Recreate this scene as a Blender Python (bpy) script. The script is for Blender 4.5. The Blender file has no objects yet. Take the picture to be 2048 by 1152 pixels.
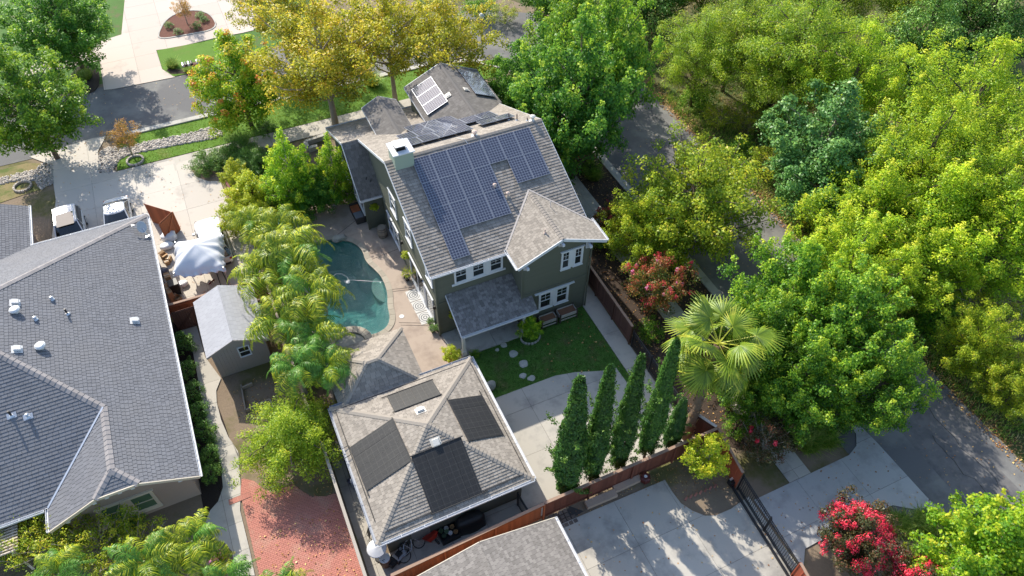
import bpy, bmesh, math, random
import numpy as np
from mathutils import Vector, Matrix

# ------------------------------------------------------------------ camera, sky, sun, exposure
S = bpy.context.scene
COL = S.collection
F_PX, TH, RO, YA, CAM_H = 1506.2, .84988, .012155, .439065, 38.0
_F = np.array([math.sin(YA)*math.cos(TH), math.cos(YA)*math.cos(TH), -math.sin(TH)])
_R0 = np.array([math.cos(YA), -math.sin(YA), 0.]); _U0 = np.cross(_R0, _F)
_R = _R0*math.cos(RO)+_U0*math.sin(RO); _U = -_R0*math.sin(RO)+_U0*math.cos(RO)
cam = bpy.data.cameras.new('camera'); camo = bpy.data.objects.new('camera', cam); COL.objects.link(camo)
m3 = Matrix(((_R[0], _U[0], -_F[0]), (_R[1], _U[1], -_F[1]), (_R[2], _U[2], -_F[2])))
camo.matrix_world = Matrix.Translation((0, 0, CAM_H)) @ m3.to_4x4()
cam.sensor_width = 36; cam.lens = F_PX/2048*36; cam.clip_end = 2000; cam.clip_start = .5
S.camera = camo
SUN_EL, SUN_AZ = math.radians(36.5), math.radians(100)      # azimuth measured from +X towards +Y
sd = Vector((math.cos(SUN_EL)*math.cos(SUN_AZ), math.cos(SUN_EL)*math.sin(SUN_AZ), math.sin(SUN_EL)))
w = bpy.data.worlds.new('World'); S.world = w; w.use_nodes = True
nt = w.node_tree; bg = nt.nodes['Background']; sky = nt.nodes.new('ShaderNodeTexSky')
sky.sky_type = 'NISHITA'; sky.sun_disc = False; sky.sun_elevation = SUN_EL
sky.sun_rotation = math.pi/2-SUN_AZ; sky.air_density = 1.0; sky.dust_density = 1.2; sky.ozone_density = 1.0
nt.links.new(sky.outputs[0], bg.inputs[0]); bg.inputs[1].default_value = 0.15
sl = bpy.data.lights.new('sun', 'SUN'); sl.energy = 3.6; sl.angle = math.radians(.53); sl.color = (1, .94, .82)
so = bpy.data.objects.new('sun', sl); COL.objects.link(so); so.rotation_euler = sd.to_track_quat('Z', 'Y').to_euler()
S.view_settings.view_transform = 'Standard'; S.view_settings.look = 'None'
S.view_settings.exposure = 0.95; S.view_settings.gamma = 1
S.render.engine = 'CYCLES'
S.cycles.max_bounces = 8; S.cycles.transparent_max_bounces = 16; S.cycles.diffuse_bounces = 3

rnd = random.Random(7)

def at(px, py, z=0.0):
    """ground point (x, y) under a spot surveyed in the photograph, at height z"""
    d = _R*(px-1024)/F_PX-_U*(py-576)/F_PX+_F
    t = (z-CAM_H)/d[2]
    return (d[0]*t, d[1]*t)
def ats(pts, z=0.0): return [at(a, b, z) for a, b in pts]
def zz(pts, x0, y0, s, z=0.0): return [at(x0+a*s, y0+b*s, z) for a, b in pts]

# ------------------------------------------------------------------ helpers
OFF = {}
def setp(o, label=None, cat=None, group=None, kind=None):
    if label: o['label'] = label
    if cat: o['category'] = cat
    if group: o['group'] = group
    if kind: o['kind'] = kind
    return o
def thing(name, label, cat, loc=(0, 0, 0), group=None, rz=0):
    o = bpy.data.objects.new(name, None); COL.objects.link(o); o.location = loc; o.rotation_euler = (0, 0, rz)
    o.empty_display_size = .3
    OFF[o] = Vector(loc)
    return setp(o, label, cat, group)
def link(name, me, parent=None, world=None):
    """link a mesh object; world = matrix in world space (parents are pure translations)"""
    o = bpy.data.objects.new(name, me); COL.objects.link(o)
    base = OFF.get(parent, Vector((0, 0, 0))) if parent else Vector((0, 0, 0))
    if parent: o.parent = parent
    if world is not None:
        mb = world.copy(); mb.translation = mb.translation-base; o.matrix_local = mb
        OFF[o] = world.translation.copy()
    else:
        o.location = -base; OFF[o] = Vector((0, 0, 0))
    return o
class MB:
    def __init__(s): s.v = []; s.f = []; s.r = []; s.sm = False
    def add(s, vs, fs, r=None):
        n = len(s.v); s.v += [tuple(v) for v in vs]; s.f += [tuple(i+n for i in f) for f in fs]
        s.r += [(rnd.random() if r is None else r)]*len(fs)
        return s
    def box(s, x0, x1, y0, y1, z0, z1, r=None, M=None):
        vs = [(x0, y0, z0), (x1, y0, z0), (x1, y1, z0), (x0, y1, z0), (x0, y0, z1), (x1, y0, z1), (x1, y1, z1), (x0, y1, z1)]
        if M: vs = [M @ Vector(v) for v in vs]
        return s.add(vs, [(3, 2, 1, 0), (4, 5, 6, 7), (0, 1, 5, 4), (1, 2, 6, 5), (2, 3, 7, 6), (3, 0, 4, 7)], r)
    def cbox(s, c, size, rz=0, r=None, rx=0, ry=0):
        M = Matrix.Translation(c) @ Matrix.Rotation(rz, 4, 'Z') @ Matrix.Rotation(ry, 4, 'Y') @ Matrix.Rotation(rx, 4, 'X')
        a, b, c2 = size[0]/2, size[1]/2, size[2]/2
        return s.box(-a, a, -b, b, -c2, c2, r, M)
    def beam(s, p, q, w, h=None, r=None, up=(0, 0, 1)):
        p = Vector(p); q = Vector(q); d = (q-p); L = d.length
        if L < 1e-6: return s
        d.normalize(); u = Vector(up)
        if abs(d.dot(u)) > .98: u = Vector((0, 1, 0))
        sx = d.cross(u).normalized(); uz = sx.cross(d); h = h or w
        vs = [p+sx*a*w/2+uz*b*h/2 for a, b in ((-1, -1), (1, -1), (1, 1), (-1, 1))]
        vs += [q+sx*a*w/2+uz*b*h/2 for a, b in ((-1, -1), (1, -1), (1, 1), (-1, 1))]
        return s.add(vs, [(0, 1, 2, 3), (7, 6, 5, 4), (1, 0, 4, 5), (2, 1, 5, 6), (3, 2, 6, 7), (0, 3, 7, 4)], r)
    def prism(s, pts, z0, z1, r=None):
        n = len(pts); a = sum(pts[i][0]*pts[(i+1) % n][1]-pts[(i+1) % n][0]*pts[i][1] for i in range(n))
        if a < 0: pts = pts[::-1]
        vs = [(p[0], p[1], z0) for p in pts]+[(p[0], p[1], z1) for p in pts]
        fs = [tuple(range(n, 2*n)), tuple(range(n-1, -1, -1))]+[(i, (i+1) % n, n+(i+1) % n, n+i) for i in range(n)]
        return s.add(vs, fs, r)
    def tube(s, pts, rads, n=8, r=None, cap=True):
        pts = [Vector(p) for p in pts]
        if not hasattr(rads, '__len__'): rads = [rads]*len(pts)
        vs = []; k = len(pts)
        prev = None
        for i, p in enumerate(pts):
            d = (pts[min(i+1, k-1)]-pts[max(i-1, 0)]).normalized()
            if prev is None:
                u = Vector((0, 0, 1)) if abs(d.z) < .9 else Vector((1, 0, 0)); a = d.cross(u).normalized()
            else:
                a = (prev-d*prev.dot(d)).normalized()
            prev = a; b = d.cross(a)
            for j in range(n):
                t = 2*math.pi*j/n; vs.append(p+(a*math.cos(t)+b*math.sin(t))*rads[i])
        fs = [(i*n+j, i*n+(j+1) % n, (i+1)*n+(j+1) % n, (i+1)*n+j) for i in range(k-1) for j in range(n)]
        if cap: fs += [tuple(range(n-1, -1, -1)), tuple(range((k-1)*n, k*n))]
        return s.add(vs, fs, r)
    def lathe(s, c, prof, n=16, r=None):
        vs = []; k = len(prof)
        for (rr, z) in prof:
            for j in range(n):
                t = 2*math.pi*j/n; vs.append((c[0]+rr*math.cos(t), c[1]+rr*math.sin(t), c[2]+z))
        fs = [(i*n+j, i*n+(j+1) % n, (i+1)*n+(j+1) % n, (i+1)*n+j) for i in range(k-1) for j in range(n)]
        fs += [tuple(range(n-1, -1, -1)), tuple(range((k-1)*n, k*n))]
        return s.add(vs, fs, r)
    def mesh(s, name, mat, smooth=False):
        me = bpy.data.meshes.new(name); me.from_pydata(s.v, [], s.f)
        if mat: me.materials.append(mat)
        at_ = me.attributes.new('rnd', 'FLOAT', 'FACE'); at_.data.foreach_set('value', s.r)
        if smooth: me.polygons.foreach_set('use_smooth', [True]*len(s.f))
        me.update(); return me
    def build(s, name, mat, parent=None, smooth=False, kind=None, label=None, cat=None, group=None, bevel=0, world=None):
        o = link(name, s.mesh(name, mat, smooth), parent, world)
        if bevel:
            b = o.modifiers.new('bevel', 'BEVEL'); b.width = bevel; b.segments = 2; b.limit_method = 'ANGLE'
        return setp(o, label, cat, group, kind)
def fastmesh(name, V, Q, mat, rv=None, smooth=False):
    """V (n,3), Q (m,4) quads"""
    me = bpy.data.meshes.new(name); n = len(V); m = len(Q); k = Q.shape[1]
    me.vertices.add(n); me.vertices.foreach_set('co', np.asarray(V, np.float32).ravel())
    me.loops.add(m*k); me.loops.foreach_set('vertex_index', np.asarray(Q, np.int32).ravel())
    me.polygons.add(m); me.polygons.foreach_set('loop_start', np.arange(m, dtype=np.int32)*k)
    if smooth: me.polygons.foreach_set('use_smooth', np.ones(m, bool))
    me.update(calc_edges=True)
    if rv is not None:
        a = me.attributes.new('rnd', 'FLOAT', 'FACE'); a.data.foreach_set('value', np.asarray(rv, np.float32))
    if mat: me.materials.append(mat)
    return me

# ------------------------------------------------------------------ materials
def newmat(name):
    m = bpy.data.materials.new(name); m.use_nodes = True; n = m.node_tree.nodes; b = n['Principled BSDF']
    return m, m.node_tree, n, m.node_tree.links, b
def mixc(nt, a, b, fac, mode='MIX'):
    n = nt.nodes.new('ShaderNodeMix'); n.data_type = 'RGBA'; n.blend_type = mode
    for sock, v in ((n.inputs[6], a), (n.inputs[7], b), (n.inputs[0], fac)):
        if hasattr(v, 'links') or hasattr(v, 'node'): nt.links.new(v, sock)
        else: sock.default_value = (tuple(v)+(1,) if hasattr(v, '__len__') else v)
    return n.outputs[2]
def ramp(nt, fac, stops, interp='LINEAR'):
    r = nt.nodes.new('ShaderNodeValToRGB'); e = r.color_ramp.elements; r.color_ramp.interpolation = interp
    while len(e) > 1: e.remove(e[-1])
    e[0].position = stops[0][0]; e[0].color = tuple(stops[0][1])+(1,)
    for p, c in stops[1:]:
        x = e.new(p); x.color = tuple(c)+(1,)
    nt.links.new(fac, r.inputs[0]); return r.outputs[0]
def noise(nt, scale, detail=4, rough=.55, vec=None, dist=0):
    n = nt.nodes.new('ShaderNodeTexNoise'); n.inputs['Scale'].default_value = scale; n.inputs['Detail'].default_value = detail
    n.inputs['Roughness'].default_value = rough; n.inputs['Distortion'].default_value = dist
    if vec is not None: nt.links.new(vec, n.inputs['Vector'])
    return n.outputs['Fac']
def pos(nt, scale=None):
    g = nt.nodes.new('ShaderNodeNewGeometry').outputs['Position']
    if scale:
        mp = nt.nodes.new('ShaderNodeMapping'); mp.inputs['Scale'].default_value = scale; nt.links.new(g, mp.inputs[0]); return mp.outputs[0]
    return g
def objc(nt, scale=None):
    g = nt.nodes.new('ShaderNodeTexCoord').outputs['Object']
    if scale:
        mp = nt.nodes.new('ShaderNodeMapping'); mp.inputs['Scale'].default_value = scale; nt.links.new(g, mp.inputs[0]); return mp.outputs[0]
    return g
def attr(nt, name='rnd'):
    a = nt.nodes.new('ShaderNodeAttribute'); a.attribute_name = name; return a.outputs['Fac']
def bump(nt, b, h, strength=.3, dist=.02):
    n = nt.nodes.new('ShaderNodeBump'); n.inputs['Strength'].default_value = strength; n.inputs['Distance'].default_value = dist
    nt.links.new(h, n.inputs['Height']); nt.links.new(n.outputs[0], b.inputs['Normal'])
def mul(c, k): return tuple(min(1, x*k) for x in c)
def M(name, base, rough=.8, var=.25, big=.7, fine=14, per=0, spec=.3, metal=0, bstr=0, bscale=None, bdist=.01, stain=None, stscale=.5, strange=(.5, .7), coords='pos', stretch=None, objrnd=0):
    """base colour broken up by large patches, fine grain, a per-piece value and optional stains"""
    m, nt, n, L, b = newmat(name)
    v = (pos(nt, stretch) if coords == 'pos' else objc(nt, stretch))
    c = mixc(nt, mul(base, 1-var), mul(base, 1+var), noise(nt, big, 5, .6, v))
    c = mixc(nt, c, mixc(nt, mul(base, 1-var), mul(base, 1+var), noise(nt, fine, 3, .7, v)), .45)
    if per: c = mixc(nt, c, mixc(nt, mul(base, 1-per), mul(base, 1+per), attr(nt)), .7)
    if objrnd:
        oi = nt.nodes.new('ShaderNodeObjectInfo').outputs['Random']
        c = mixc(nt, c, mixc(nt, mul(base, 1-objrnd), mul(base, 1+objrnd), oi), .6)
    if stain:
        f = ramp(nt, noise(nt, stscale, 6, .65, v), [(strange[0], (0, 0, 0)), (strange[1], (1, 1, 1))])
        c = mixc(nt, c, stain, f)
    L.new(c, b.inputs['Base Color'])
    b.inputs['Roughness'].default_value = rough; b.inputs['Metallic'].default_value = metal
    b.inputs['Specular IOR Level'].default_value = spec
    if bstr: bump(nt, b, noise(nt, bscale or fine, 5, .7, v), bstr, bdist)
    return m
LEAF_GAIN = 1.65
def leafmat(name, stops, trans=.46, rough=.45):
    stops = [(p, tuple(min(.8, v*LEAF_GAIN) for v in c)) for p, c in stops]
    m, nt, n, L, b = newmat(name)
    oi = nt.nodes.new('ShaderNodeObjectInfo').outputs['Random']
    c = ramp(nt, attr(nt), stops)
    hs = nt.nodes.new('ShaderNodeHueSaturation')
    mr = nt.nodes.new('ShaderNodeMapRange'); mr.inputs[3].default_value = .985; mr.inputs[4].default_value = 1.0; hs.inputs['Hue'].default_value = .5
    mv = nt.nodes.new('ShaderNodeMapRange'); mv.inputs[3].default_value = .85; mv.inputs[4].default_value = 1.15
    L.new(oi, mv.inputs[0]); L.new(mv.outputs[0], hs.inputs['Value']); L.new(c, hs.inputs['Color'])
    L.new(hs.outputs[0], b.inputs['Base Color']); b.inputs['Roughness'].default_value = rough; b.inputs['Specular IOR Level'].default_value = .35
    t = nt.nodes.new('ShaderNodeBsdfTranslucent')
    tc = mixc(nt, hs.outputs[0], (1.0, 1.0, .45), 1, 'MULTIPLY'); g = nt.nodes.new('ShaderNodeGamma'); g.inputs[1].default_value = .72
    L.new(tc, g.inputs[0]); L.new(g.outputs[0], t.inputs[0])
    mx = nt.nodes.new('ShaderNodeMixShader'); mx.inputs[0].default_value = trans
    L.new(b.outputs[0], mx.inputs[1]); L.new(t.outputs[0], mx.inputs[2]); L.new(mx.outputs[0], n['Material Output'].inputs[0])
    return m
def flat(name, c, rough=.5, metal=0, spec=.5):
    return M(name, c, rough, .08, 1.5, 20, metal=metal, spec=spec)

DIRT = M('dirt', (.22, .165, .115), .95, .35, .35, 9, bstr=.6, bscale=7, bdist=.04, stain=(.12, .115, .04), stscale=.22, strange=(.5, .62))
MEADOW = M('meadow', (.13, .105, .05), .95, .45, .4, 7, bstr=.7, bscale=6, bdist=.05, stain=(.06, .10, .02), stscale=.18, strange=(.42, .6))
LAWN = M('lawn_green', (.10, .20, .018), .9, .35, .6, 30, bstr=.8, bscale=35, bdist=.04, stain=(.16, .17, .045), stscale=.45, strange=(.58, .75))
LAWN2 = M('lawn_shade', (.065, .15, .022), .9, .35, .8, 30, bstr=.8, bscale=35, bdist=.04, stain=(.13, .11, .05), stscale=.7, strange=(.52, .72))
MULCH = M('mulch', (.065, .045, .034), .95, .5, 1.2, 16, bstr=.9, bscale=18, bdist=.05)
MULCHD = M('mulch_dark', (.03, .022, .018), .95, .5, 1.2, 16, bstr=.9, bscale=18, bdist=.05)
ASPH = M('asphalt', (.14, .136, .136), .9, .14, .25, 40, bstr=.25, bscale=60, bdist=.008, stain=(.2, .195, .185), stscale=.28, strange=(.48, .6))
CONC = M('concrete', (.45, .415, .36), .85, .2, .5, 12, per=.09, bstr=.12, bscale=30, bdist=.004, stain=(.25, .235, .215), stscale=.45, strange=(.5, .72))
CONC2 = M('concrete_bright', (.52, .47, .41), .85, .10, .5, 12, per=.08, bstr=.12, bscale=30, stain=(.34, .30, .26), stscale=.5, strange=(.58, .8))
CONC_PINK = M('concrete_pink', (.52, .44, .38), .85, .10, .5, 12, per=.06, bstr=.12, bscale=30, stain=(.38, .31, .27), stscale=.5, strange=(.58, .8))
DECK = M('deck_stamped', (.41, .33, .27), .8, .16, .7, 9, per=.06, bstr=.3, bscale=5, bdist=.01, stain=(.26, .20, .165), stscale=.6, strange=(.48, .72))
JOINT = flat('joint', (.06, .055, .05), .95)
KERB = M('kerb_concrete', (.44, .42, .38), .85, .15, .8, 12, bstr=.15, stain=(.25, .23, .2), stscale=1.2, strange=(.5, .75))
BRICKM = M('brick_paver', (.42, .17, .13), .85, .18, 1.0, 16, per=.22, bstr=.25, objrnd=.2, stain=(.48, .27, .2), stscale=.9, strange=(.5, .75))
WHITE = flat('white_paint', (.64, .64, .63), .45)
TRIMW = M('white_trim', (.62, .63, .65), .5, .05, 1, 12)
SIDING = M('green_siding', (.115, .12, .09), .75, .08, .5, 14, per=.05, coords='pos')
SIDING_L = SIDING
GLASSY, nt_, n_, L_, b_ = newmat('window_glass')
b_.inputs['Base Color'].default_value = (.015, .022, .022, 1); b_.inputs['Roughness'].default_value = .04; b_.inputs['Specular IOR Level'].default_value = .9
GREENGL, nt_, n_, L_, b_ = newmat('green_blind_glass')
b_.inputs['Base Color'].default_value = (.10, .17, .10, 1); b_.inputs['Roughness'].default_value = .12
SHG_MAIN = M('shingle_brown', (.265, .235, .205), .95, .12, .4, 22, per=.30, spec=.15, bstr=.5, bscale=60, bdist=.006)
SHG_GAR = M('shingle_tan', (.30, .265, .225), .95, .12, .4, 22, per=.28, spec=.15, bstr=.5, bscale=60, bdist=.006)
SHG_PAV = SHG_GAR
SHG_LOW = M('shingle_low', (.23, .21, .19), .95, .12, .4, 22, per=.3, spec=.15, bstr=.5, bscale=60, bdist=.006)
SHG_GRAY = M('shingle_gray', (.178, .180, .194), .95, .08, .3, 22, per=.15, spec=.15, bstr=.5, bscale=60, bdist=.006, stain=(.19, .188, .195), stscale=.3, strange=(.45, .7))
SHG_SHED = M('shingle_pale', (.38, .38, .395), .95, .06, .4, 22, per=.07, spec=.15, bstr=.4, bscale=60, bdist=.006)
SHG_PORCH = M('shingle_porch', (.215, .20, .19), .95, .12, .4, 22, per=.42, spec=.15, bstr=.5, bscale=60, bdist=.006)
SHG_SHADED = M('shingle_tree_shade', (.165, .152, .14), .95, .14, .4, 22, per=.25, spec=.15, bstr=.5, bscale=60, bdist=.006)  # sycamore shade on cross gable, dormer and wing put into the shingle colour
DECKING = flat('roof_deck_dark', (.045, .042, .04), .95)
DECKING_P = flat('roof_deck_pale', (.2, .2, .21), .95)
STUCCO = M('stucco_tan', (.36, .28, .23), .9, .08, .8, 40, bstr=.35, bscale=70, bdist=.006)
STUCCO_G = M('stucco_garage', (.15, .155, .12), .9, .08, .8, 40, bstr=.2, bscale=70)
SHEDW = M('shed_wall', (.31, .27, .24), .85, .06, .8, 20, per=.05)
TANTRIM = flat('tan_trim', (.62, .54, .42), .6)
REDWOOD = M('redwood', (.33, .105, .045), .7, .25, .8, 10, objrnd=.35, stretch=(6, 6, 1), bstr=.2)
DARKWOOD = M('dark_fence_wood', (.13, .06, .042), .8, .3, .8, 10, objrnd=.35, stretch=(6, 6, 1), bstr=.2)
OLDWOOD = M('old_wood', (.30, .25, .20), .85, .25, .8, 10, objrnd=.25, bstr=.2)
IRON = flat('black_iron', (.012, .012, .014), .4)
BLACK = flat('black_plastic', (.015, .015, .017), .5)
STEEL = flat('galvanised_steel', (.62, .63, .65), .35, .6)
RUBBER = flat('rubber', (.02, .02, .022), .8)
BARK = M('bark', (.14, .105, .08), .95, .35, 2, 12, bstr=.8, bscale=14, bdist=.03)
BARKP = M('bark_pale', (.34, .29, .23), .9, .35, 2.5, 12, bstr=.6, bscale=14, bdist=.02)
BARKD = M('bark_dark', (.06, .047, .038), .95, .35, 2, 12, bstr=.8, bscale=14, bdist=.03)
TERRA = flat('terracotta', (.42, .15, .07), .8)
GRANITE = M('granite', (.34, .33, .29), .85, .3, 2, 18, bstr=.6, bscale=8, bdist=.03)
GRAVELM = M('river_stone', (.40, .36, .32), .85, .2, 2, 18, per=.45)
CARWHITE, nt_, n_, L_, b_ = newmat('car_paint_white')
b_.inputs['Base Color'].default_value = (.62, .63, .64, 1); b_.inputs['Roughness'].default_value = .28; b_.inputs['Coat Weight'].default_value = .8; b_.inputs['Coat Roughness'].default_value = .06
CARGLASS, nt_, n_, L_, b_ = newmat('car_glass')
b_.inputs['Base Color'].default_value = (.01, .012, .014, 1); b_.inputs['Roughness'].default_value = .03; b_.inputs['Specular IOR Level'].default_value = 1.0
CLOTHW = M('white_canopy_cloth', (.62, .63, .66), .7, .05, 1, 8)
CARD = M('cardboard', (.42, .27, .15), .85, .15, 1, 10)
# ------------------------------------------------------------------ polygons and slabs
def clip(poly, cl):
    """Sutherland-Hodgman, cl convex and counter-clockwise"""
    out = poly
    for i in range(len(cl)):
        a = cl[i]; b = cl[(i+1) % len(cl)]; ex, ey = b[0]-a[0], b[1]-a[1]
        inp = out; out = []
        if not inp: return []
        def side(p): return ex*(p[1]-a[1])-ey*(p[0]-a[0])
        for j in range(len(inp)):
            p = inp[j]; q = inp[(j+1) % len(inp)]; sp, sq = side(p), side(q)
            if sp >= 0: out.append(p)
            if (sp > 0 > sq) or (sp < 0 < sq):
                t = sp/(sp-sq); out.append((p[0]+(q[0]-p[0])*t, p[1]+(q[1]-p[1])*t))
    r = []
    for p in out:
        if not r or abs(p[0]-r[-1][0])+abs(p[1]-r[-1][1]) > 1e-4: r.append(p)
    if len(r) > 1 and abs(r[0][0]-r[-1][0])+abs(r[0][1]-r[-1][1]) < 1e-4: r.pop()
    return r
def area(p): return .5*sum(p[i][0]*p[(i+1) % len(p)][1]-p[(i+1) % len(p)][0]*p[i][1] for i in range(len(p)))
def smoothpoly(pts, it=2):
    for _ in range(it):
        q = []
        for i in range(len(pts)):
            a = pts[i]; b = pts[(i+1) % len(pts)]
            q += [(a[0]*.75+b[0]*.25, a[1]*.75+b[1]*.25), (a[0]*.25+b[0]*.75, a[1]*.25+b[1]*.75)]
        pts = q
    return pts
def sheetmesh(name, pts, z, mat, holes=(), thick=.02):
    bm = bmesh.new(); es = []
    for loop in [pts]+list(holes):
        vs = [bm.verts.new((p[0], p[1], z)) for p in loop]
        for i in range(len(vs)): es.append(bm.edges.new((vs[i], vs[(i+1) % len(vs)])))
    bmesh.ops.triangle_fill(bm, edges=es, use_beauty=True, normal=(0, 0, 1))
    if holes: # drop any face inside a hole
        dead = []
        for f in bm.faces:
            c = f.calc_center_median()
            for h in holes:
                if inside((c.x, c.y), h): dead.append(f)
        bmesh.ops.delete(bm, geom=list(set(dead)), context='FACES')
    for f in bm.faces:
        if f.normal.z < 0: f.normal_flip()
    if thick:
        r = bmesh.ops.extrude_face_region(bm, geom=list(bm.faces))
        for g in r['geom']:
            if isinstance(g, bmesh.types.BMVert): g.co.z = z
        # originals become the bottom
        top = set(g for g in r['geom'] if isinstance(g, bmesh.types.BMFace))
        tv = set(v for f in top for v in f.verts)
        for v in bm.verts:
            if v not in tv: v.co.z = z-thick
    me = bpy.data.meshes.new(name); bm.to_mesh(me); bm.free(); me.materials.append(mat)
    a = me.attributes.new('rnd', 'FLOAT', 'FACE'); a.data.foreach_set('value', [.5]*len(me.polygons))
    return me
def inside(p, poly):
    c = False; j = len(poly)-1
    for i in range(len(poly)):
        a, b = poly[i], poly[j]
        if (a[1] > p[1]) != (b[1] > p[1]) and p[0] < (b[0]-a[0])*(p[1]-a[1])/(b[1]-a[1])+a[0]: c = not c
        j = i
    return c
def sheet(name, pts, z, mat, kind='structure', holes=(), thick=.02, parent=None):
    o = link(name, sheetmesh(name, pts, z, mat, holes, thick), parent)
    if not parent: setp(o, kind=kind)
    return o
def paving(name, pts, mat, dx, dy, ox=0, oy=0, rot=0, gap=.014, z=.03, holes=(), base=JOINT, piece='slab'):
    """a structure with a dark base sheet and one child per slab"""
    root = sheet(name, pts, z-.012, base, holes=holes, thick=.015)
    c, s_ = math.cos(rot), math.sin(rot)
    loc = [(c*p[0]+s_*p[1]-ox, -s_*p[0]+c*p[1]-oy) for p in pts]
    if area(loc) < 0: loc = loc[::-1]
    xs = [p[0] for p in loc]; ys = [p[1] for p in loc]
    cnt = 0
    for i in range(math.floor(min(xs)/dx), math.ceil(max(xs)/dx)):
        for j in range(math.floor(min(ys)/dy), math.ceil(max(ys)/dy)):
            cell = [(i*dx+gap/2, j*dy+gap/2), ((i+1)*dx-gap/2, j*dy+gap/2), ((i+1)*dx-gap/2, (j+1)*dy-gap/2), (i*dx+gap/2, (j+1)*dy-gap/2)]
            q = clip(loc, cell)
            if len(q) < 3 or abs(area(q)) < .02: continue
            wq = [(c*(p[0]+ox)-s_*(p[1]+oy), s_*(p[0]+ox)+c*(p[1]+oy)) for p in q]
            hs = [h for h in holes if any(inside(p, wq) for p in h) or any(inside(p, h) for p in wq)]
            if hs:
                continue
            mb = MB(); mb.prism(wq, z-.03, z+rnd.uniform(-.002, .002)); mb.build(piece, mat, root); cnt += 1
    return root
def scatter_in(poly, n, seed=0):
    r = random.Random(seed); xs = [p[0] for p in poly]; ys = [p[1] for p in poly]; out = []
    x0, x1, y0, y1 = min(xs), max(xs), min(ys), max(ys); k = 0
    while len(out) < n and k < n*30:
        k += 1; p = (r.uniform(x0, x1), r.uniform(y0, y1))
        if inside(p, poly): out.append(p)
    return out
def stones_mesh(name, pts, z, size, mat, parent=None, seed=1, flatn=.45):
    """many loose stones in one mesh: stuff nobody could count"""
    r = np.random.default_rng(seed); n = len(pts)
    base = np.array([(-1, -1, 0), (1, -1, 0), (1, 1, 0), (-1, 1, 0), (-.6, -.6, 1), (.6, -.6, 1), (.6, .6, 1), (-.6, .6, 1)], float)
    P = np.array(pts); sc = r.uniform(size[0], size[1], n)
    V = np.repeat(base[None], n, 0)*(1+r.uniform(-.25, .25, (n, 8, 3)))
    V[:, :, :2] *= sc[:, None, None]*.5; V[:, :, 1] *= r.uniform(.6, 1, n)[:, None]; V[:, :, 2] *= (sc*flatn)[:, None]
    a = r.uniform(0, 6.28, n); ca, sa = np.cos(a)[:, None], np.sin(a)[:, None]
    X = V[:, :, 0]*ca-V[:, :, 1]*sa+P[:, 0][:, None]; Y = V[:, :, 0]*sa+V[:, :, 1]*ca+P[:, 1][:, None]
    V = np.stack([X, Y, V[:, :, 2]+z], -1).reshape(-1, 3)
    q = np.array([(4, 5, 6, 7), (0, 1, 5, 4), (1, 2, 6, 5), (2, 3, 7, 6), (3, 0, 4, 7)])
    Q = (q[None]+np.arange(n)[:, None, None]*8).reshape(-1, 4)
    me = fastmesh(name, V, Q, mat, np.repeat(r.random(n), 5))
    o = link(name, me, parent); return setp(o, kind='stuff')
def blades_mesh(name, pts, z, h, w, mat, nb=5, spread=.12, seed=1, lean=.6, parent=None, kind='stuff'):
    """grass tufts: each tuft nb bent blades"""
    r = np.random.default_rng(seed); P = np.repeat(np.array(pts), nb, 0); n = len(P)
    P = P+r.normal(0, spread*.35, (n, 2)); H = r.uniform(h*.5, h*1.1, n); W = w*r.uniform(.6, 1.2, n)
    a = r.uniform(0, 6.28, n); dx, dy = np.cos(a), np.sin(a); le = lean*H*r.uniform(.3, 1.2, n)
    V = np.zeros((n, 6, 3))
    for k, (t, ww) in enumerate(((0, 1), (.55, .8), (1, .12))):
        cx = P[:, 0]+dx*le*t**1.8; cy = P[:, 1]+dy*le*t**1.8; cz = z+H*(t-.25*t*t)
        V[:, 2*k] = np.stack([cx-dy*W*ww/2, cy+dx*W*ww/2, cz], -1); V[:, 2*k+1] = np.stack([cx+dy*W*ww/2, cy-dx*W*ww/2, cz], -1)
    q = np.array([(0, 1, 3, 2), (2, 3, 5, 4)]); Q = (q[None]+np.arange(n)[:, None, None]*6).reshape(-1, 4)
    me = fastmesh(name, V.reshape(-1, 3), Q, mat, np.repeat(r.random(n), 2))
    o = link(name, me, parent)
    return setp(o, kind=kind) if kind else o

# ------------------------------------------------------------------ the setting
POOL = smoothpoly([(3.2, 39.8), (4.3, 39.75), (5.1, 39.35), (5.8, 38.7), (6.15, 37.7), (6.0, 36.6), (6.35, 35.6), (6.6, 34.6), (6.5, 33.2), (6.1, 32.1), (6.0, 31.2), (5.6, 30.45), (4.8, 30.15), (3.95, 30.35), (3.3, 30.9), (2.4, 31.0), (1.4, 31.2), (1.0, 32.4), (1.2, 33.8), (1.7, 35.0), (1.5, 36.4), (1.1, 37.8), (1.4, 39.2), (2.2, 39.75)], 2)
def offset(poly, d):
    n = len(poly); out = []; sgn = 1 if area(poly) > 0 else -1
    for i in range(n):
        a = Vector(poly[i-1]); b = Vector(poly[i]); c = Vector(poly[(i+1) % n])
        t = (c-a).normalized(); out.append((b.x+sgn*t.y*d, b.y-sgn*t.x*d))
    return out
COPE = offset(POOL, .36)
big = [(-160, -60), (200, -60), (200, 230), (-160, 230)]
sheet('ground', big, -.03, DIRT, holes=[offset(POOL, .06)], thick=0)
sheet('meadow', [(35.0, -40), (190, -40), (190, 220), (-20, 220), (16, 90), (22, 67), (30, 66), (34.9, 58)], -.02, MEADOW, thick=0)
# roads
sheet('road', [(26.4, -60), (34.85, -60), (34.9, 30), (34.6, 52), (34.0, 57.5), (31.5, 62), (27, 65), (20, 66), (-150, 66.4), (-150, 58.3), (19, 57.9), (22.5, 57.0), (25, 54.5), (26, 51), (26.3, 46)], -.008, ASPH, thick=0)
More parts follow.
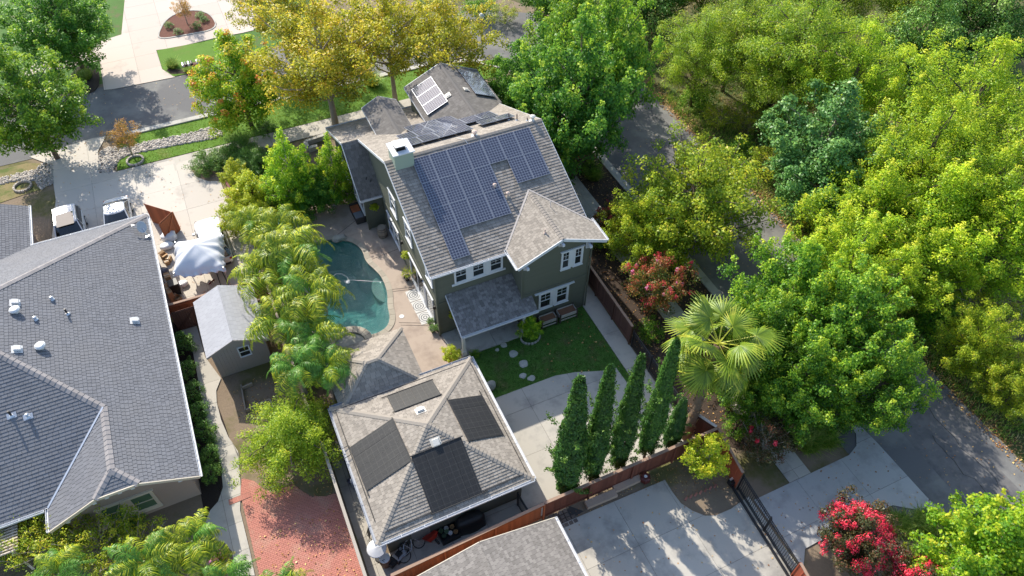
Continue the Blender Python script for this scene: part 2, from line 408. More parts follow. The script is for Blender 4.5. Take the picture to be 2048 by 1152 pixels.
# asphalt patches and cracks are real unevenness
sheet('road_patch', smoothpoly([(29.8, -20), (33.6, -20), (33.4, 10), (33.0, 16), (30.4, 14.5), (29.9, 8)], 1), -.004, M('asphalt_worn', (.17, .16, .155), .95, .2, .8, 30, bstr=.3, bscale=50, stain=(.11, .108, .11), stscale=.9, strange=(.42, .62)), thick=0)
ck_r = random.Random(11)
for cx_, y0_, y1_ in ((32.6, 13, 3), (31.4, 10, 4), (33.4, 44, 36)):
    pts_ = [(cx_+ck_r.uniform(-.25, .25), y0_+(y1_-y0_)*k/14, .002) for k in range(15)]; g = MB()
    for p_, q_ in zip(pts_, pts_[1:]): g.beam(p_, q_, ck_r.uniform(.02, .045), .004)
    g.build('road_crack', JOINT, kind='structure')
def kerb(pts, w=.16, h=.10, name='kerb', mat=KERB, gutter=True, side=1):
    """kerb stones along a line, each its own child of a gutter strip"""
    pts = [Vector((p[0], p[1], 0)) for p in pts]
    g = MB()
    for a, b in zip(pts, pts[1:]):
        d = (b-a).normalized(); n = Vector((-d.y, d.x, 0))*side
        g.add([a-n*.02+Vector((0, 0, -.002)), b-n*.02+Vector((0, 0, -.002)), b-n*.5+Vector((0, 0, -.002)), a-n*.5+Vector((0, 0, -.002))], [(0, 1, 2, 3) if side < 0 else (3, 2, 1, 0)], .5)
    root = g.build(name, mat, kind='structure')
    for a, b in zip(pts, pts[1:]):
        d = b-a; L = d.length; k = max(1, round(L/2.0)); d.normalize(); n = Vector((-d.y, d.x, 0))*side
        for i in range(k):
            p = a+d*(L*i/k+.008); q = a+d*(L*(i+1)/k-.008)
            mb = MB(); mb.beam(p+n*w/2+Vector((0, 0, h/2-.02)), q+n*w/2+Vector((0, 0, h/2-.02)), w, h+.04); mb.build('kerb_stone', mat, root)
    return root
kerb([(-9.0, 58.1), (-1, 58.0), (8, 57.9), (19, 57.7), (22.3, 56.8), (24.7, 54.3), (25.8, 51), (26.2, 46), (26.25, 38), (26.3, 14)], side=-1)
kerb([(28.2, 6.6), (27.5, -5), (27, -20)], side=-1)
# lawns and beds round the upper street
park = [(-8.6, 53.75), (24, 53.6), (25.6, 56), (22.2, 56.6), (19, 57.5), (-8.2, 57.95)]
sheet('verge_lawn', park, .0, LAWN, thick=0)
sheet('verge_bed', [(24, 53.6), (19.2, 51.5), (19.1, 43), (19.1, 15.0), (19.8, 14.9), (21.3, 13.5), (24, 12.4), (25.2, 13.6), (26.1, 14.5), (26.15, 38), (26.05, 46), (25.7, 51)], -.002, MULCH, thick=0)
gr = smoothpoly(zz([(565, 880), (640, 843), (720, 857), (850, 815), (1000, 790), (1100, 765), (1215, 733), (1282, 755), (1275, 792), (1100, 822), (900, 858), (760, 888), (695, 915), (658, 960), (655, 992), (580, 1003), (568, 950)], 0, 0, .3472), 1)
sheet('gravel_bed', gr, .006, M('gravel_soil', (.13, .105, .09), .95, .3, 2, 20), thick=0)
stones_mesh('river_gravel', scatter_in(gr, 1500, 3), .006, (.10, .24), GRAVELM)
dry = smoothpoly(zz([(640, 1000), (660, 940), (760, 895), (1000, 850), (1290, 790), (1400, 830), (1250, 850), (960, 920), (700, 985)], 0, 0, .3472), 1)
# sidewalk and driveways (upper left)
paving('sidewalk', [(-8.9, 53.6), (-8.9, 51.9), (-1.5, 51.8), (19.5, 51.8), (21.9, 49.5), (22.15, 11.02), (23.6, 11.02), (23.5, 50), (21.5, 53.6)], CONC, 1.52, 1.75, ox=0, oy=51.85)
px1 = [(59, 314), (185, 277), (212, 273), (196, 303), (199, 347), (230, 342), (236, 347)]
drive = ats(px1)+[(-1.6, 53.3), (-1.5, 51.8)]+zz([(1080, 900), (1095, 965), (1130, 1020), (1200, 1045), (1270, 1045), (1300, 1130), (1330, 1180)], 0, 0, .3472)+[(-.75, 44.5), (-.75, 37.9), (-7.1, 37.9), (-7.2, 44.2), (-14.0, 44.4)]+ats([(105, 470), (112, 400), (107, 368), (104, 331)])
paving('driveway', drive, CONC2, 3.05, 2.9, ox=-1.35, oy=.6)
# far neighbour drives beyond the street
far = [(-26, 66.6), (-26, 96), (22, 96), (19, 80), (12.5, 74.5), (12, 66.6)]
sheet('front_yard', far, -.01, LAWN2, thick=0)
fd = zz([(575, 350), (600, 520), (650, 515), (1010, 445), (935, 400), (900, 290), (1010, 275), (1260, 215), (1400, 190), (1460, 175), (1500, 125), (1440, -20), (1150, -250), (650, -250), (720, -10), (700, 200), (230, 350), (100, 420), (150, 440)], 0, 0, .3472)
paving('neighbour_driveway', fd, CONC_PINK, 2.9, 2.4, ox=.3, oy=.2, rot=-.0)
isl = smoothpoly(zz([(920, 228), (918, 190), (960, 112), (1050, 68), (1150, 62), (1220, 92), (1252, 168), (1080, 200)], 0, 0, .3472), 2)
sheet('mulch_island', isl, .045, M('mulch_red', (.15, .065, .045), .95, .5, 1.2, 16, bstr=.9, bscale=18, bdist=.05), thick=.03)
r1 = offset(isl, .14)
g = MB()
for i in range(len(r1)):
    a, b, c, d = r1[i], r1[(i+1) % len(r1)], isl[(i+1) % len(isl)], isl[i]
    g.prism([a, b, c, d], -.01, .08)
g.build('island_edging', KERB, kind='structure')
lw = smoothpoly(zz([(905, 292), (1262, 225), (1285, 270), (1440, 230), (1470, 330), (1150, 410), (1000, 442), (938, 400)], 0, 0, .3472), 0)
sheet('island_lawn', lw, .036, LAWN, thick=.03)
sheet('island_mulch', smoothpoly(zz([(945, 395), (1060, 400), (1200, 372), (1240, 385), (1000, 440)], 0, 0, .3472), 1), .042, MULCH, thick=0)
dk = smoothpoly(zz([(405, 395), (560, 362), (580, 480), (535, 540), (425, 540)], 0, 0, .3472), 1)
sheet('planting_island', dk, .04, MULCHD, thick=.05)
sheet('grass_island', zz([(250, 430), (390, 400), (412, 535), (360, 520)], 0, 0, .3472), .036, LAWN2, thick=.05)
# the island at the far left with the street tree
li = zz([(-120, 1010), (150, 940), (220, 940), (300, 955), (306, 1060), (220, 1095), (110, 1130), (-120, 1210)], 0, 0, .3472)
sheet('left_island', li, -.001, M('dry_lawn', (.24, .19, .09), .95, .3, .6, 20, bstr=.6, bscale=25, bdist=.03, stain=(.1, .13, .03), stscale=.6, strange=(.45, .6)), thick=0)
lg = zz([(-120, 1060), (100, 1000), (215, 975), (240, 940), (300, 950), (306, 1060), (235, 1088), (205, 1040), (100, 1040), (-120, 1090)], 0, 0, .3472)
stones_mesh('left_gravel', scatter_in(lg, 700, 5), .0, (.10, .24), GRAVELM)

# pool deck, pool
deck = [(-.5, 40.6), (.8, 42.6), (3.0, 43.2), (5.6, 44.0), (7.2, 44.2), (7.25, 39.55), (8.43, 39.55), (8.43, 28.5), (9.3, 28.4), (9.35, 26.0), (9.4, 24.3), (8.9, 23.8), (.9, 23.8), (.7, 27.5), (.4, 29.0), (-.3, 31.0), (-.5, 36)]
sheet('pool_deck', deck, .026, DECK, holes=[offset(POOL, .05)], thick=.015)
for (a, b) in (((6.75, 33.4), (8.43, 32.9)), ((6.7, 33.2), (8.43, 32.75)), ((6.3, 30.5), (8.35, 29.5)), ((6.35, 30.25), (8.4, 29.25)), ((6.45, 36.6), (8.4, 36.8)), ((4.9, 39.9), (7.25, 41.2))):
    MB().beam((a[0], a[1], .0285), (b[0], b[1], .0285), .03, .006).build('deck_joint', JOINT, kind='structure')
pool = MB()
n = len(POOL)
for i in range(n):
    a, b = POOL[i], POOL[(i+1) % n]
    pool.add([(a[0], a[1], .03), (b[0], b[1], .03), (b[0], b[1], -.28), (a[0], a[1], -.28)], [(0, 1, 2, 3) if area(POOL) < 0 else (3, 2, 1, 0)], .5)
TILE = M('pool_tile', (.20, .22, .19), .4, .3, 3, 12, bstr=.1)
pool.build('pool_wall', TILE, kind='structure')
POOLB = M('pool_pebble', (.42, .66, .58), .8, .2, .8, 10, bstr=.3, bscale=14, bdist=.02, stain=(.30, .55, .50), stscale=.5, strange=(.4, .6))
def floor_z(y): t = min(1, max(0, (y-31.5)/5.5)); return -.95-1.75*t*t*(3-2*t)
bs = MB(); rings = [(0, .13), (-.3, .45), (-.9, .85), (-1.7, 1.0)]
loops = [offset(POOL, d) for d, _ in rings]
for k in range(3):
    for i in range(n):
        j = (i+1) % n
        def zq(kk, ii): return -.28 if kk == 0 else floor_z(loops[kk][ii][1])*rings[kk][1]
        bs.add([(*loops[k][i], zq(k, i)), (*loops[k][j], zq(k, j)), (*loops[k+1][j], zq(k+1, j)), (*loops[k+1][i], zq(k+1, i))], [(0, 1, 2, 3) if area(POOL) > 0 else (3, 2, 1, 0)], .5)
bs.build('pool_basin', POOLB, kind='structure')
fl = MB()
for j in range(22):
    ya_, yb_ = 29.5+j*.5, 30+j*.5; fl.add([(.5, ya_, floor_z(ya_)+.03), (7.2, ya_, floor_z(ya_)+.03), (7.2, yb_, floor_z(yb_)+.03), (.5, yb_, floor_z(yb_)+.03)], [(0, 1, 2, 3)], .5)
fl.build('pool_floor', POOLB, kind='structure')
stp = MB(); stp.prism(smoothpoly([(6.4, 35.6), (6.75, 34.0), (6.5, 32.6), (5.7, 33.4), (5.6, 34.7)], 2), -.95, -.55); stp.build('pool_bench', M('pool_bench', (.30, .5, .42), .8, .35, 3, 12), kind='structure')
WATER, nt_, n_, L_, b_ = newmat('pool_water')
gl = n_.new('ShaderNodeBsdfGlossy'); gl.inputs['Roughness'].default_value = .022
tr = n_.new('ShaderNodeBsdfTransparent'); tr.inputs[0].default_value = (.93, .98, .98, 1)
fr = n_.new('ShaderNodeFresnel'); fr.inputs[0].default_value = 1.4
mx = n_.new('ShaderNodeMixShader'); bm_ = n_.new('ShaderNodeBump'); bm_.inputs['Strength'].default_value = .9; bm_.inputs['Distance'].default_value = .075
wv = noise(nt_, 5.0, 2, .5, pos(nt_, (1, 1.5, 1)), .8)
L_.new(wv, bm_.inputs['Height']); L_.new(bm_.outputs[0], gl.inputs['Normal']); L_.new(bm_.outputs[0], fr.inputs['Normal'])
L_.new(fr.outputs[0], mx.inputs[0]); L_.new(tr.outputs[0], mx.inputs[1]); L_.new(gl.outputs[0], mx.inputs[2]); L_.new(mx.outputs[0], n_['Material Output'].inputs[0])
va = n_.new('ShaderNodeVolumeAbsorption'); va.inputs['Color'].default_value = (.06, .68, .68, 1); va.inputs['Density'].default_value = .34; L_.new(va.outputs[0], n_['Material Output'].inputs['Volume'])
sheet('pool_water', offset(POOL, -.005), -.10, WATER, thick=3.0)
cr = setp(link('pool_coping', sheetmesh('pool_coping', offset(POOL, .33), .031, JOINT, [offset(POOL, .0)], 0)), kind='structure')
COPEM = M('coping_stone', (.36, .32, .26), .8, .2, 2, 14, objrnd=.2, bstr=.3, bscale=9, bdist=.01)
O2, I2 = offset(POOL, .33), offset(POOL, -.05)
for i in range(0, n-1, 2):
    a = [Vector(I2[(i+k) % n]) for k in range(3)]; b = [Vector(O2[(i+k) % n]) for k in range(3)]
    a[2] = a[2]+(a[1]-a[2]).normalized()*.012; b[2] = b[2]+(b[1]-b[2]).normalized()*.012
    poly = [tuple(p) for p in a]+[tuple(p) for p in b[::-1]]
    MB().prism(poly, -.02, .06+rnd.uniform(-.003, .003)).build('coping_stone', COPEM, cr)
# raised spa wall
spa = thing('spa', 'round raised stone spa at the end of the pool by the hip roof pavilion', 'spa', (2.9, 29.6, 0))
for i in range(22):
    a0 = 2*math.pi*i/22; a1 = 2*math.pi*(i+1)/22-.02
    pts = [(2.9+r_*math.cos(t), 29.75+r_*math.sin(t)) for r_, t in ((1.0, a0), (1.0, a1), (1.5, a1), (1.5, a0))]
    MB().prism(pts, 0, .42+rnd.uniform(-.01, .01)).build('rim_stone', COPEM, spa)
MB().prism([(2.9+.99*math.cos(t*.3), 29.75+.99*math.sin(t*.3)) for t in range(21)], .02, .3).build('basin', GRANITE, spa)
# curved stone steps by the upper corner of the deck
for k, rr in enumerate((2.5, 2.1, 1.7, 1.3)):
    g = MB(); c0 = (1.0, 41.2)
    pts = [(c0[0]+rr*math.cos(t), c0[1]+rr*math.sin(t)) for t in np.linspace(-1.25, .75, 12)]+[c0]
    g.prism(pts, 0, .14*(k+1)); o = g.build('curved_step', GRANITE)
    o['kind'] = 'structure'

# back lawn, concrete yard
lawn = [(9.35, 26.3), (13.0, 26.25), (17.75, 26.9), (17.75, 25.5), (17.75, 19.7), (17.4, 19.3)]+ats([(1232, 736), (1205, 742), (1150, 745), (1110, 752), (1070, 767), (1030, 782), (990, 797)])+[(8.3, 21.6), (8.3, 24.3), (9.4, 24.6)]
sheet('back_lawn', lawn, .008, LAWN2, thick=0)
cy = [(17.78, 26.9), (17.78, 30.5), (19.0, 30.5), (18.9, 14.95), (8.3, 14.95), (8.3, 21.5)]+ats([(990, 797), (1030, 782), (1070, 767), (1110, 752), (1150, 745), (1205, 742), (1232, 736)])+[(17.4, 19.3), (17.78, 19.8)]
paving('yard_paving', cy, CONC, 3.0, 2.85, ox=2.35, oy=1.35)
paving('side_path', [(-.35, 14.95), (8.3, 14.95), (8.3, 16.35), (.75, 16.35), (.75, 23.8), (-.35, 23.8)], CONC, 2.0, 1.6, ox=.1, oy=.1)
# neighbour yard bottom: drive, apron
dF = [(9.5, 14.1), (16.0, 14.0)]+ats([(1345, 985), (1362, 1007), (1385, 1022), (1410, 1032), (1432, 1031), (1462, 1018), (1487, 1000)])+[(19.6, 11.3), (19.6, 6.9), (17.3, 6.7), (14.2, 2.0), (8.9, 2.0), (8.9, 10), (9.4, 13)]
paving('lower_driveway', dF, CONC, 3.05, 2.75, ox=.6, oy=3.15)
ap = [(19.75, 11.0), (26.3, 11.0), (27.1, 11.3), (27.6, 11.9), (27.75, 12.7), (27.9, 13.6), (28.15, 12.6), (28.3, 11.0), (28.4, 7.4)]+zz([(1345, 925), (1290, 880), (1180, 790), (1060, 748), (880, 715), (800, 765), (600, 900), (430, 935), (340, 985)], 1500, 780, .3229)+[(19.75, 6.9)]
paving('driveway_apron', ap, M('apron_concrete', (.42, .41, .40), .85, .12, .5, 12, per=.08, bstr=.12, bscale=30, stain=(.3, .29, .28), stscale=.7, strange=(.5, .7)), 3.1, 2.75, ox=.9, oy=3.15)
# left neighbour: walks, planting bed, brick patio
wk = zz([(1440, -100), (1480, 0), (1560, 80), (1590, 190), (1630, 400), (1640, 480), (1690, 700), (1740, 860), (1790, 1000), (1830, 1150)], 0, 660, .24304)+zz([(1880, 300), (1890, 400), (1850, 520), (1780, 600), (1740, 700), (1800, 850), (1900, 870), (1970, 950), (1990, 1150), (2160, 1150), (2120, 950), (2035, 600), (2040, 380), (2020, 130), (1960, 0)], 0, 880, .2361)+zz([(1975, 1080), (1960, 1000), (1880, 880), (1820, 740), (1785, 600), (1780, 500), (1820, 400), (1690, 225), (1600, -100)], 0, 660, .24304)
paving('garden_walk', wk, CONC, 2.2, 1.6, ox=.3, oy=.4)
bed = [(-6.6, 36.5), (-5.95, 33.5), (-5.6, 31.3), (-5.45, 29.2), (-5.3, 27.5), (-5.2, 26), (-5.15, 24.2), (-5.9, 22.2), (-7.3, 22.0), (-7.3, 36.5)]
sheet('planting_bed', bed, -.004, MULCHD, thick=0)
BR = smoothpoly(zz([(105, 1152), (92, 1110), (105, 960), (215, 985), (300, 1060), (380, 1080), (470, 1050), (560, 1010), (640, 1075), (720, 1120), (850, 1120), (940, 1090), (985, 1160)], 460, 740, .2257), 0)+[(-.55, 15.6), (-.62, 9), (-5.6, 9), (-5.4, 14)]
# brick patio: the 300 nearest bricks are parts, the rest one joined part
patio = sheet('brick_patio', BR, -.012, JOINT, thick=.012)
br = []
bl = BR if area(BR) > 0 else BR[::-1]
for j in range(int(9/.105), int(24/.105)):
    for i in range(-28, 0):
        x0 = i*.21+(.105 if j % 2 else 0); y0 = j*.105
        q = clip(bl, [(x0+.005, y0+.005), (x0+.205, y0+.005), (x0+.205, y0+.1), (x0+.005, y0+.1)])
        if len(q) > 2 and abs(area(q)) > .004 and y0 > 14.6: br.append((y0, q))
br.sort(key=lambda t: t[0])
rest = MB()
for k, (y, q) in enumerate(br):
    if k < 300: MB().prism(q, -.01, .022+rnd.uniform(-.002, .003)).build('brick', BRICKM, patio)
    else: rest.prism(q, -.01, .022+rnd.uniform(-.002, .003))
rest.build('bricks', BRICKM, patio, kind='stuff')
band = sheet('brick_band', [(-6.0, 22.35), (-4.85, 22.35), (-4.85, 22.7), (-6.0, 22.7)], .032, JOINT, thick=.02)
for i in range(11): MB().box(-6.0+i*.105, -5.9+i*.105+.0, 22.37, 22.68, .02, .042).build('brick', BRICKM, band)

# ------------------------------------------------------------------ roofs
def roof_plane(parent, pts, w, e, t, mat, deck=DECKING, name='roof', thick=.10, seed=0, gap=.010, jit=.25):
    """a pitched roof surface (convex, pts[0]->pts[1] is the eave) with real overlapping shingles"""
    P = [Vector(p) for p in pts]; u = (P[1]-P[0]).normalized(); nrm = (P[1]-P[0]).cross(P[2]-P[0]).normalized()
    if nrm.z < 0: P = [P[1], P[0]]+P[2:][::-1]; u = -u; nrm = -nrm
    v = nrm.cross(u); o = P[0]
    uv = [((p-o).dot(u), (p-o).dot(v)) for p in P]
    d = MB(); n = len(P); top = [p-nrm*.004 for p in P]; bot = [p-nrm*thick for p in P]
    d.add(top+bot, [tuple(range(n)), tuple(range(2*n-1, n-1, -1))]+[((i+1) % n, i, n+i, n+(i+1) % n) for i in range(n)], .5)
    ro = d.build(name, deck, parent)
    r = random.Random(seed+int(abs(o.x*7+o.y*13))); mb = MB()
    us = [p[0] for p in uv]; vs = [p[1] for p in uv]
    for j in range(0, int(max(vs)/e)+1):
        v0 = j*e; off = (j % 2)*w/2+r.uniform(-.5, .5)*w*jit
        x = min(us)-w-off%w
        while x < max(us):
            ww = w*r.uniform(.85, 1.15)
            q = clip(uv, [(x+gap/2, v0), (x+ww-gap/2, v0), (x+ww-gap/2, v0+e), (x+gap/2, v0+e)])
            if len(q) > 2 and abs(area(q)) > 2e-4:
                tt = t*r.uniform(.8, 1.15); vt = []
                for a, b in q:
                    h = tt*(1-(b-v0)/e)+.003; vt.append(o+u*a+v*b+nrm*h)
                m = len(q); fs = [tuple(range(m))]; base = []
                for k in range(m):
                    a, b = q[k], q[(k+1) % m]
                    if abs(a[1]-v0) < 1e-4 and abs(b[1]-v0) < 1e-4:
                        i0 = len(vt); vt += [o+u*a[0]+v*a[1], o+u*b[0]+v*b[1]]; fs.append((k, i0, i0+1, (k+1) % m))
                mb.add(vt, fs, r.random())
            x += ww
    sh = mb.build('shingles', mat, ro, kind='stuff')
    return ro
CAPM = {}
def ridge_caps(parent, p0, p1, s, mat, pitch=.45, L=.22, wd=.17, diag=False, name='ridge_cap', step=None):
    """overlapping folded cap shingles along a hip or ridge, one object each"""
    key = (round(pitch, 2), L, wd, mat.name)
    if key not in CAPM:
        mb = MB(); dz = wd*pitch; t = .03
        vs = [(0, -wd, -dz+t), (0, 0, t), (0, wd, -dz+t), (L, -wd, -dz+.006), (L, 0, .006), (L, wd, -dz+.006), (0, -wd, -dz-.01), (0, 0, -.01), (0, wd, -dz-.01)]
        mb.add(vs, [(0, 3, 4, 1), (1, 4, 5, 2), (6, 0, 1, 7), (7, 1, 2, 8), (3, 0, 6), (2, 5, 8)], .5); CAPM[key] = mb.mesh(name, mat)
    p0, p1 = Vector(p0), Vector(p1); d = p1-p0; n = max(1, int(d.length/(L*.82))); d.normalize()
    y = Vector((0, 0, 1)).cross(d).normalized(); z = d.cross(y)
    rot = Matrix((d, y, z)).transposed().to_4x4()
    for i in range(n):
        pt = p0+(p1-p0)*(i/n)+z*.03
        link(name, CAPM[key], parent, Matrix.Translation(pt) @ rot)
def gutter(parent, p, q, mat=TRIMW, out=(0, 0), label=None, name='gutter', w=.12):
    """open box gutter: back, bottom, lip, hangers"""
    p = Vector(p); q = Vector(q); o = Vector((out[0], out[1], 0)); mb = MB()
    mb.beam(p+o*.005+Vector((0, 0, -.04)), q+o*.005+Vector((0, 0, -.04)), .012, .12)
    mb.beam(p+o*w/2+Vector((0, 0, -.095)), q+o*w/2+Vector((0, 0, -.095)), w, .012)
    mb.beam(p+o*w+Vector((0, 0, -.045)), q+o*w+Vector((0, 0, -.045)), .018, .11)
    L = (q-p).length; k = max(2, int(L/1.1))
    for i in range(k+1):
        c = p.lerp(q, i/k); mb.beam(c+Vector((0, 0, .012)), c+o*w+Vector((0, 0, .012)), .025, .012)
    return mb.build(name, mat, parent)
def board(parent, p, q, mat=TRIMW, w=.03, h=.2, name='fascia'):
    return MB().beam(p, q, w, h).build(name, mat, parent)
def siding_wall(parent, a, b, z0, z1, mat, out, name='wall', step=.16, top=None, t=.02):
    """lap siding between two ground points; top = list of (s, z) outline for gables"""
    a = Vector((a[0], a[1], 0)); b = Vector((b[0], b[1], 0)); d = b-a; L = d.length; d.normalize(); o = Vector((out[0], out[1], 0))
    mb = MB(); z = z0
    outline = [(0, z0), (L, z0)]+([(s, h) for s, h in top] if top else [(L, z1), (0, z1)])
    zmax = max(p[1] for p in outline)
    if area(outline) < 0: outline = outline[::-1]
    while z < zmax-1e-3:
        q = clip(outline, [(-1, z), (L+1, z), (L+1, min(z+step, zmax)), (-1, min(z+step, zmax))])
        if len(q) > 2:
            vs = []
            for s_, h in q: vs.append(a+d*s_+o*(t*(1-(h-z)/step))+Vector((0, 0, h)))
            m = len(q); fs = [tuple(range(m))]
            lo = [k for k in range(m) if abs(q[k][1]-z) < 1e-4]
            if len(lo) == 2:
                i0 = len(vs); k0, k1 = lo; vs += [a+d*q[k0][0]+Vector((0, 0, z)), a+d*q[k1][0]+Vector((0, 0, z))]; fs.append((k0, i0, i0+1, k1))
            mb.add(vs, fs, rnd.random())
        z += step
    # solid backing
    bk = MB(); m = len(outline)
    f = [a+d*s_-o*.003+Vector((0, 0, h)) for s_, h in outline]; r = [p-o*.15 for p in f]
    bk.add(f+r, [tuple(range(m)), tuple(range(2*m-1, m-1, -1))]+[(i, (i+1) % m, m+(i+1) % m, m+i) for i in range(m)], .5)
    w_ = bk.build(name, mat, parent)
    if step < 5: mb.build('siding_boards', mat, w_, kind='stuff')
    return w_
def window(parent, c, wd, ht, out, name='window', trim=.09, mull=2, glass=GLASSY, tmat=TRIMW, grid=True, slider=False, head=True):
    """double-hung window on a wall: c = centre of the opening on the wall face"""
    o = Vector((out[0], out[1], 0)); s = Vector((-out[1], out[0], 0)); c = Vector(c)
    rz = math.atan2(s.y, s.x); M4 = Matrix.Translation(c) @ Matrix.Rotation(rz, 4, 'Z')   # local x along wall, local -y outward
    fr = MB(); y0, y1 = -.075, .01
    fr.box(-wd/2-trim, -wd/2, y0, y1, -ht/2-trim, ht/2+trim, .5, M4); fr.box(wd/2, wd/2+trim, y0, y1, -ht/2-trim, ht/2+trim, .5, M4)
    fr.box(-wd/2, wd/2, y0, y1, -ht/2-trim, -ht/2, .5, M4); fr.box(-wd/2, wd/2, y0, y1, ht/2, ht/2+trim, .5, M4)
    if head: fr.box(-wd/2-trim-.08, wd/2+trim+.08, y0-.03, y1, ht/2+trim+.002, ht/2+trim+.05, .5, M4); fr.box(-wd/2-trim-.03, wd/2+trim+.03, y0-.04, y1, -ht/2-trim-.05, -ht/2-trim-.002, .5, M4)
    f = fr.build(name, tmat, parent)
    MB().box(-wd/2, wd/2, -.025, -.018, -ht/2, ht/2, .5, M4).build('pane', glass, f)
    sa = MB(); k = .035
    if slider:
        for i in range(mull+1):
            x = -wd/2+wd*i/mull; sa.box(x-.04 if i else x, x+.04 if i < mull else x, -.05, -.026, -ht/2, ht/2, .5, M4)
        sa.box(-wd/2, wd/2, -.05, -.026, -ht/2, -ht/2+.06, .5, M4); sa.box(-wd/2, wd/2, -.05, -.026, ht/2-.06, ht/2, .5, M4)
    else:
        sa.box(-wd/2, -wd/2+k, -.045, -.026, -ht/2, ht/2, .5, M4); sa.box(wd/2-k, wd/2, -.045, -.026, -ht/2, ht/2, .5, M4)
        sa.box(-wd/2, wd/2, -.047, -.026, -ht/2, -ht/2+k, .5, M4); sa.box(-wd/2, wd/2, -.047, -.026, ht/2-k, ht/2, .5, M4)
        sa.box(-wd/2, wd/2, -.052, -.026, -.025, .025, .5, M4)
        if grid: sa.box(-.01, .01, -.036, -.026, .025, ht/2, .5, M4); sa.box(-wd/2, wd/2, -.035, -.026, ht*.25-.01, ht*.25+.01, .5, M4)
    sa.build('sash', tmat, f)
    return f
def corner_board(parent, x, y, z0, z1, mat=SIDING, w=.1):
    MB().box(x-w/2, x+w/2, y-w/2, y+w/2, z0, z1).build('corner_board', mat, parent)
def vent_box(parent, c, nrm, s=.3, h=.12, mat=STEEL, name='roof_vent'):
    n = Vector(nrm).normalized(); q = Vector((0, 0, 1)).rotation_difference(n).to_matrix().to_4x4(); M4 = Matrix.Translation(c) @ q
    mb = MB(); mb.box(-s*.75, s*.75, -s*.75, s*.75, .02, .035, .5, M4)
    mb.box(-s*.42, s*.42, -s*.42, s*.42, .03, h*.7, .5, M4)
    a = s*.55; b_ = s*.45
    vs = [(-a, -a, h*.65), (a, -a, h*.65), (a, a, h*.65), (-a, a, h*.65), (-b_, -b_, h*1.2), (b_, -b_, h*1.2), (b_, b_, h*1.2), (-b_, b_, h*1.2)]
    mb.add([M4 @ Vector(v) for v in vs], [(3, 2, 1, 0), (4, 5, 6, 7), (0, 1, 5, 4), (1, 2, 6, 5), (2, 3, 7, 6), (3, 0, 4, 7)], .5)
    return mb.build(name, mat, parent)
def pipe_vent(parent, c, h, r=.05, mat=BLACK, cap=False, flash=STEEL, name='vent_pipe'):
    mb = MB(); c = Vector(c); mb.tube([c, c+Vector((0, 0, h))], r, 10)
    if cap: mb.lathe(c+Vector((0, 0, h)), [(r*1.9, 0), (r*2.0, .05), (r*.8, .11)], 12)
    o = mb.build(name, mat, parent)
    fl = MB(); fl.lathe(c, [(r*2.6, .02), (r*1.2, .10)], 12); fl.build('flashing', flash, o)
    return o

# ------------------------------------------------------------------ solar panels
CELL, nt_, n_, L_, b_ = newmat('solar_cells')
oc = objc(nt_)
sx = n_.new('ShaderNodeSeparateXYZ'); L_.new(oc, sx.inputs[0])
def line_mask(sock, period, width):
    a = n_.new('ShaderNodeMath'); a.operation = 'DIVIDE'; L_.new(sock, a.inputs[0]); a.inputs[1].default_value = period
    b = n_.new('ShaderNodeMath'); b.operation = 'FRACT'; L_.new(a.outputs[0], b.inputs[0])
    c = n_.new('ShaderNodeMath'); c.operation = 'LESS_THAN'; L_.new(b.outputs[0], c.inputs[0]); c.inputs[1].default_value = width
    return c.outputs[0]
mm = n_.new('ShaderNodeMath'); mm.operation = 'MAXIMUM'
L_.new(line_mask(sx.outputs[0], .1725, .13), mm.inputs[0]); L_.new(line_mask(sx.outputs[1], .1675, .13), mm.inputs[1])
vv = mixc(nt_, (.030, .034, .058), (.052, .056, .085), noise(nt_, 2.0, 3, .6, pos(nt_)))
L_.new(mixc(nt_, vv, (.23, .25, .30), mm.outputs[0]), b_.inputs['Base Color'])
b_.inputs['Roughness'].default_value = .07; b_.inputs['Specular IOR Level'].default_value = .8
SFR = flat('solar_frame', (.34, .36, .41), .4, .4)
def panel_meshes(w, h):
    g = MB(); g.box(.02, w-.02, .02, h-.02, .03, .038); f = MB()
    f.box(0, w, 0, .02, 0, .045); f.box(0, w, h-.02, h, 0, .045); f.box(0, .02, .02, h-.02, 0, .045); f.box(w-.02, w, .02, h-.02, 0, .045)
    f.box(.02, w-.02, .02, h-.02, 0, .028)
    return g.mesh('solar_panel', CELL), f.mesh('frame', SFR)
def panel_array(parent, o, u, v, cells, w, h, meshes, lift=.11):
    u = Vector(u).normalized(); v = Vector(v).normalized(); n = u.cross(v)
    rot = Matrix((u, v, n)).transposed().to_4x4()
    for (i, j) in cells:
        p = Vector(o)+u*(i*(w+.02))+v*(j*(h+.02))+n*lift
        g = link('solar_panel', meshes[0], parent, Matrix.Translation(p) @ rot)
        f = bpy.data.objects.new('frame', meshes[1]); COL.objects.link(f); f.parent = g

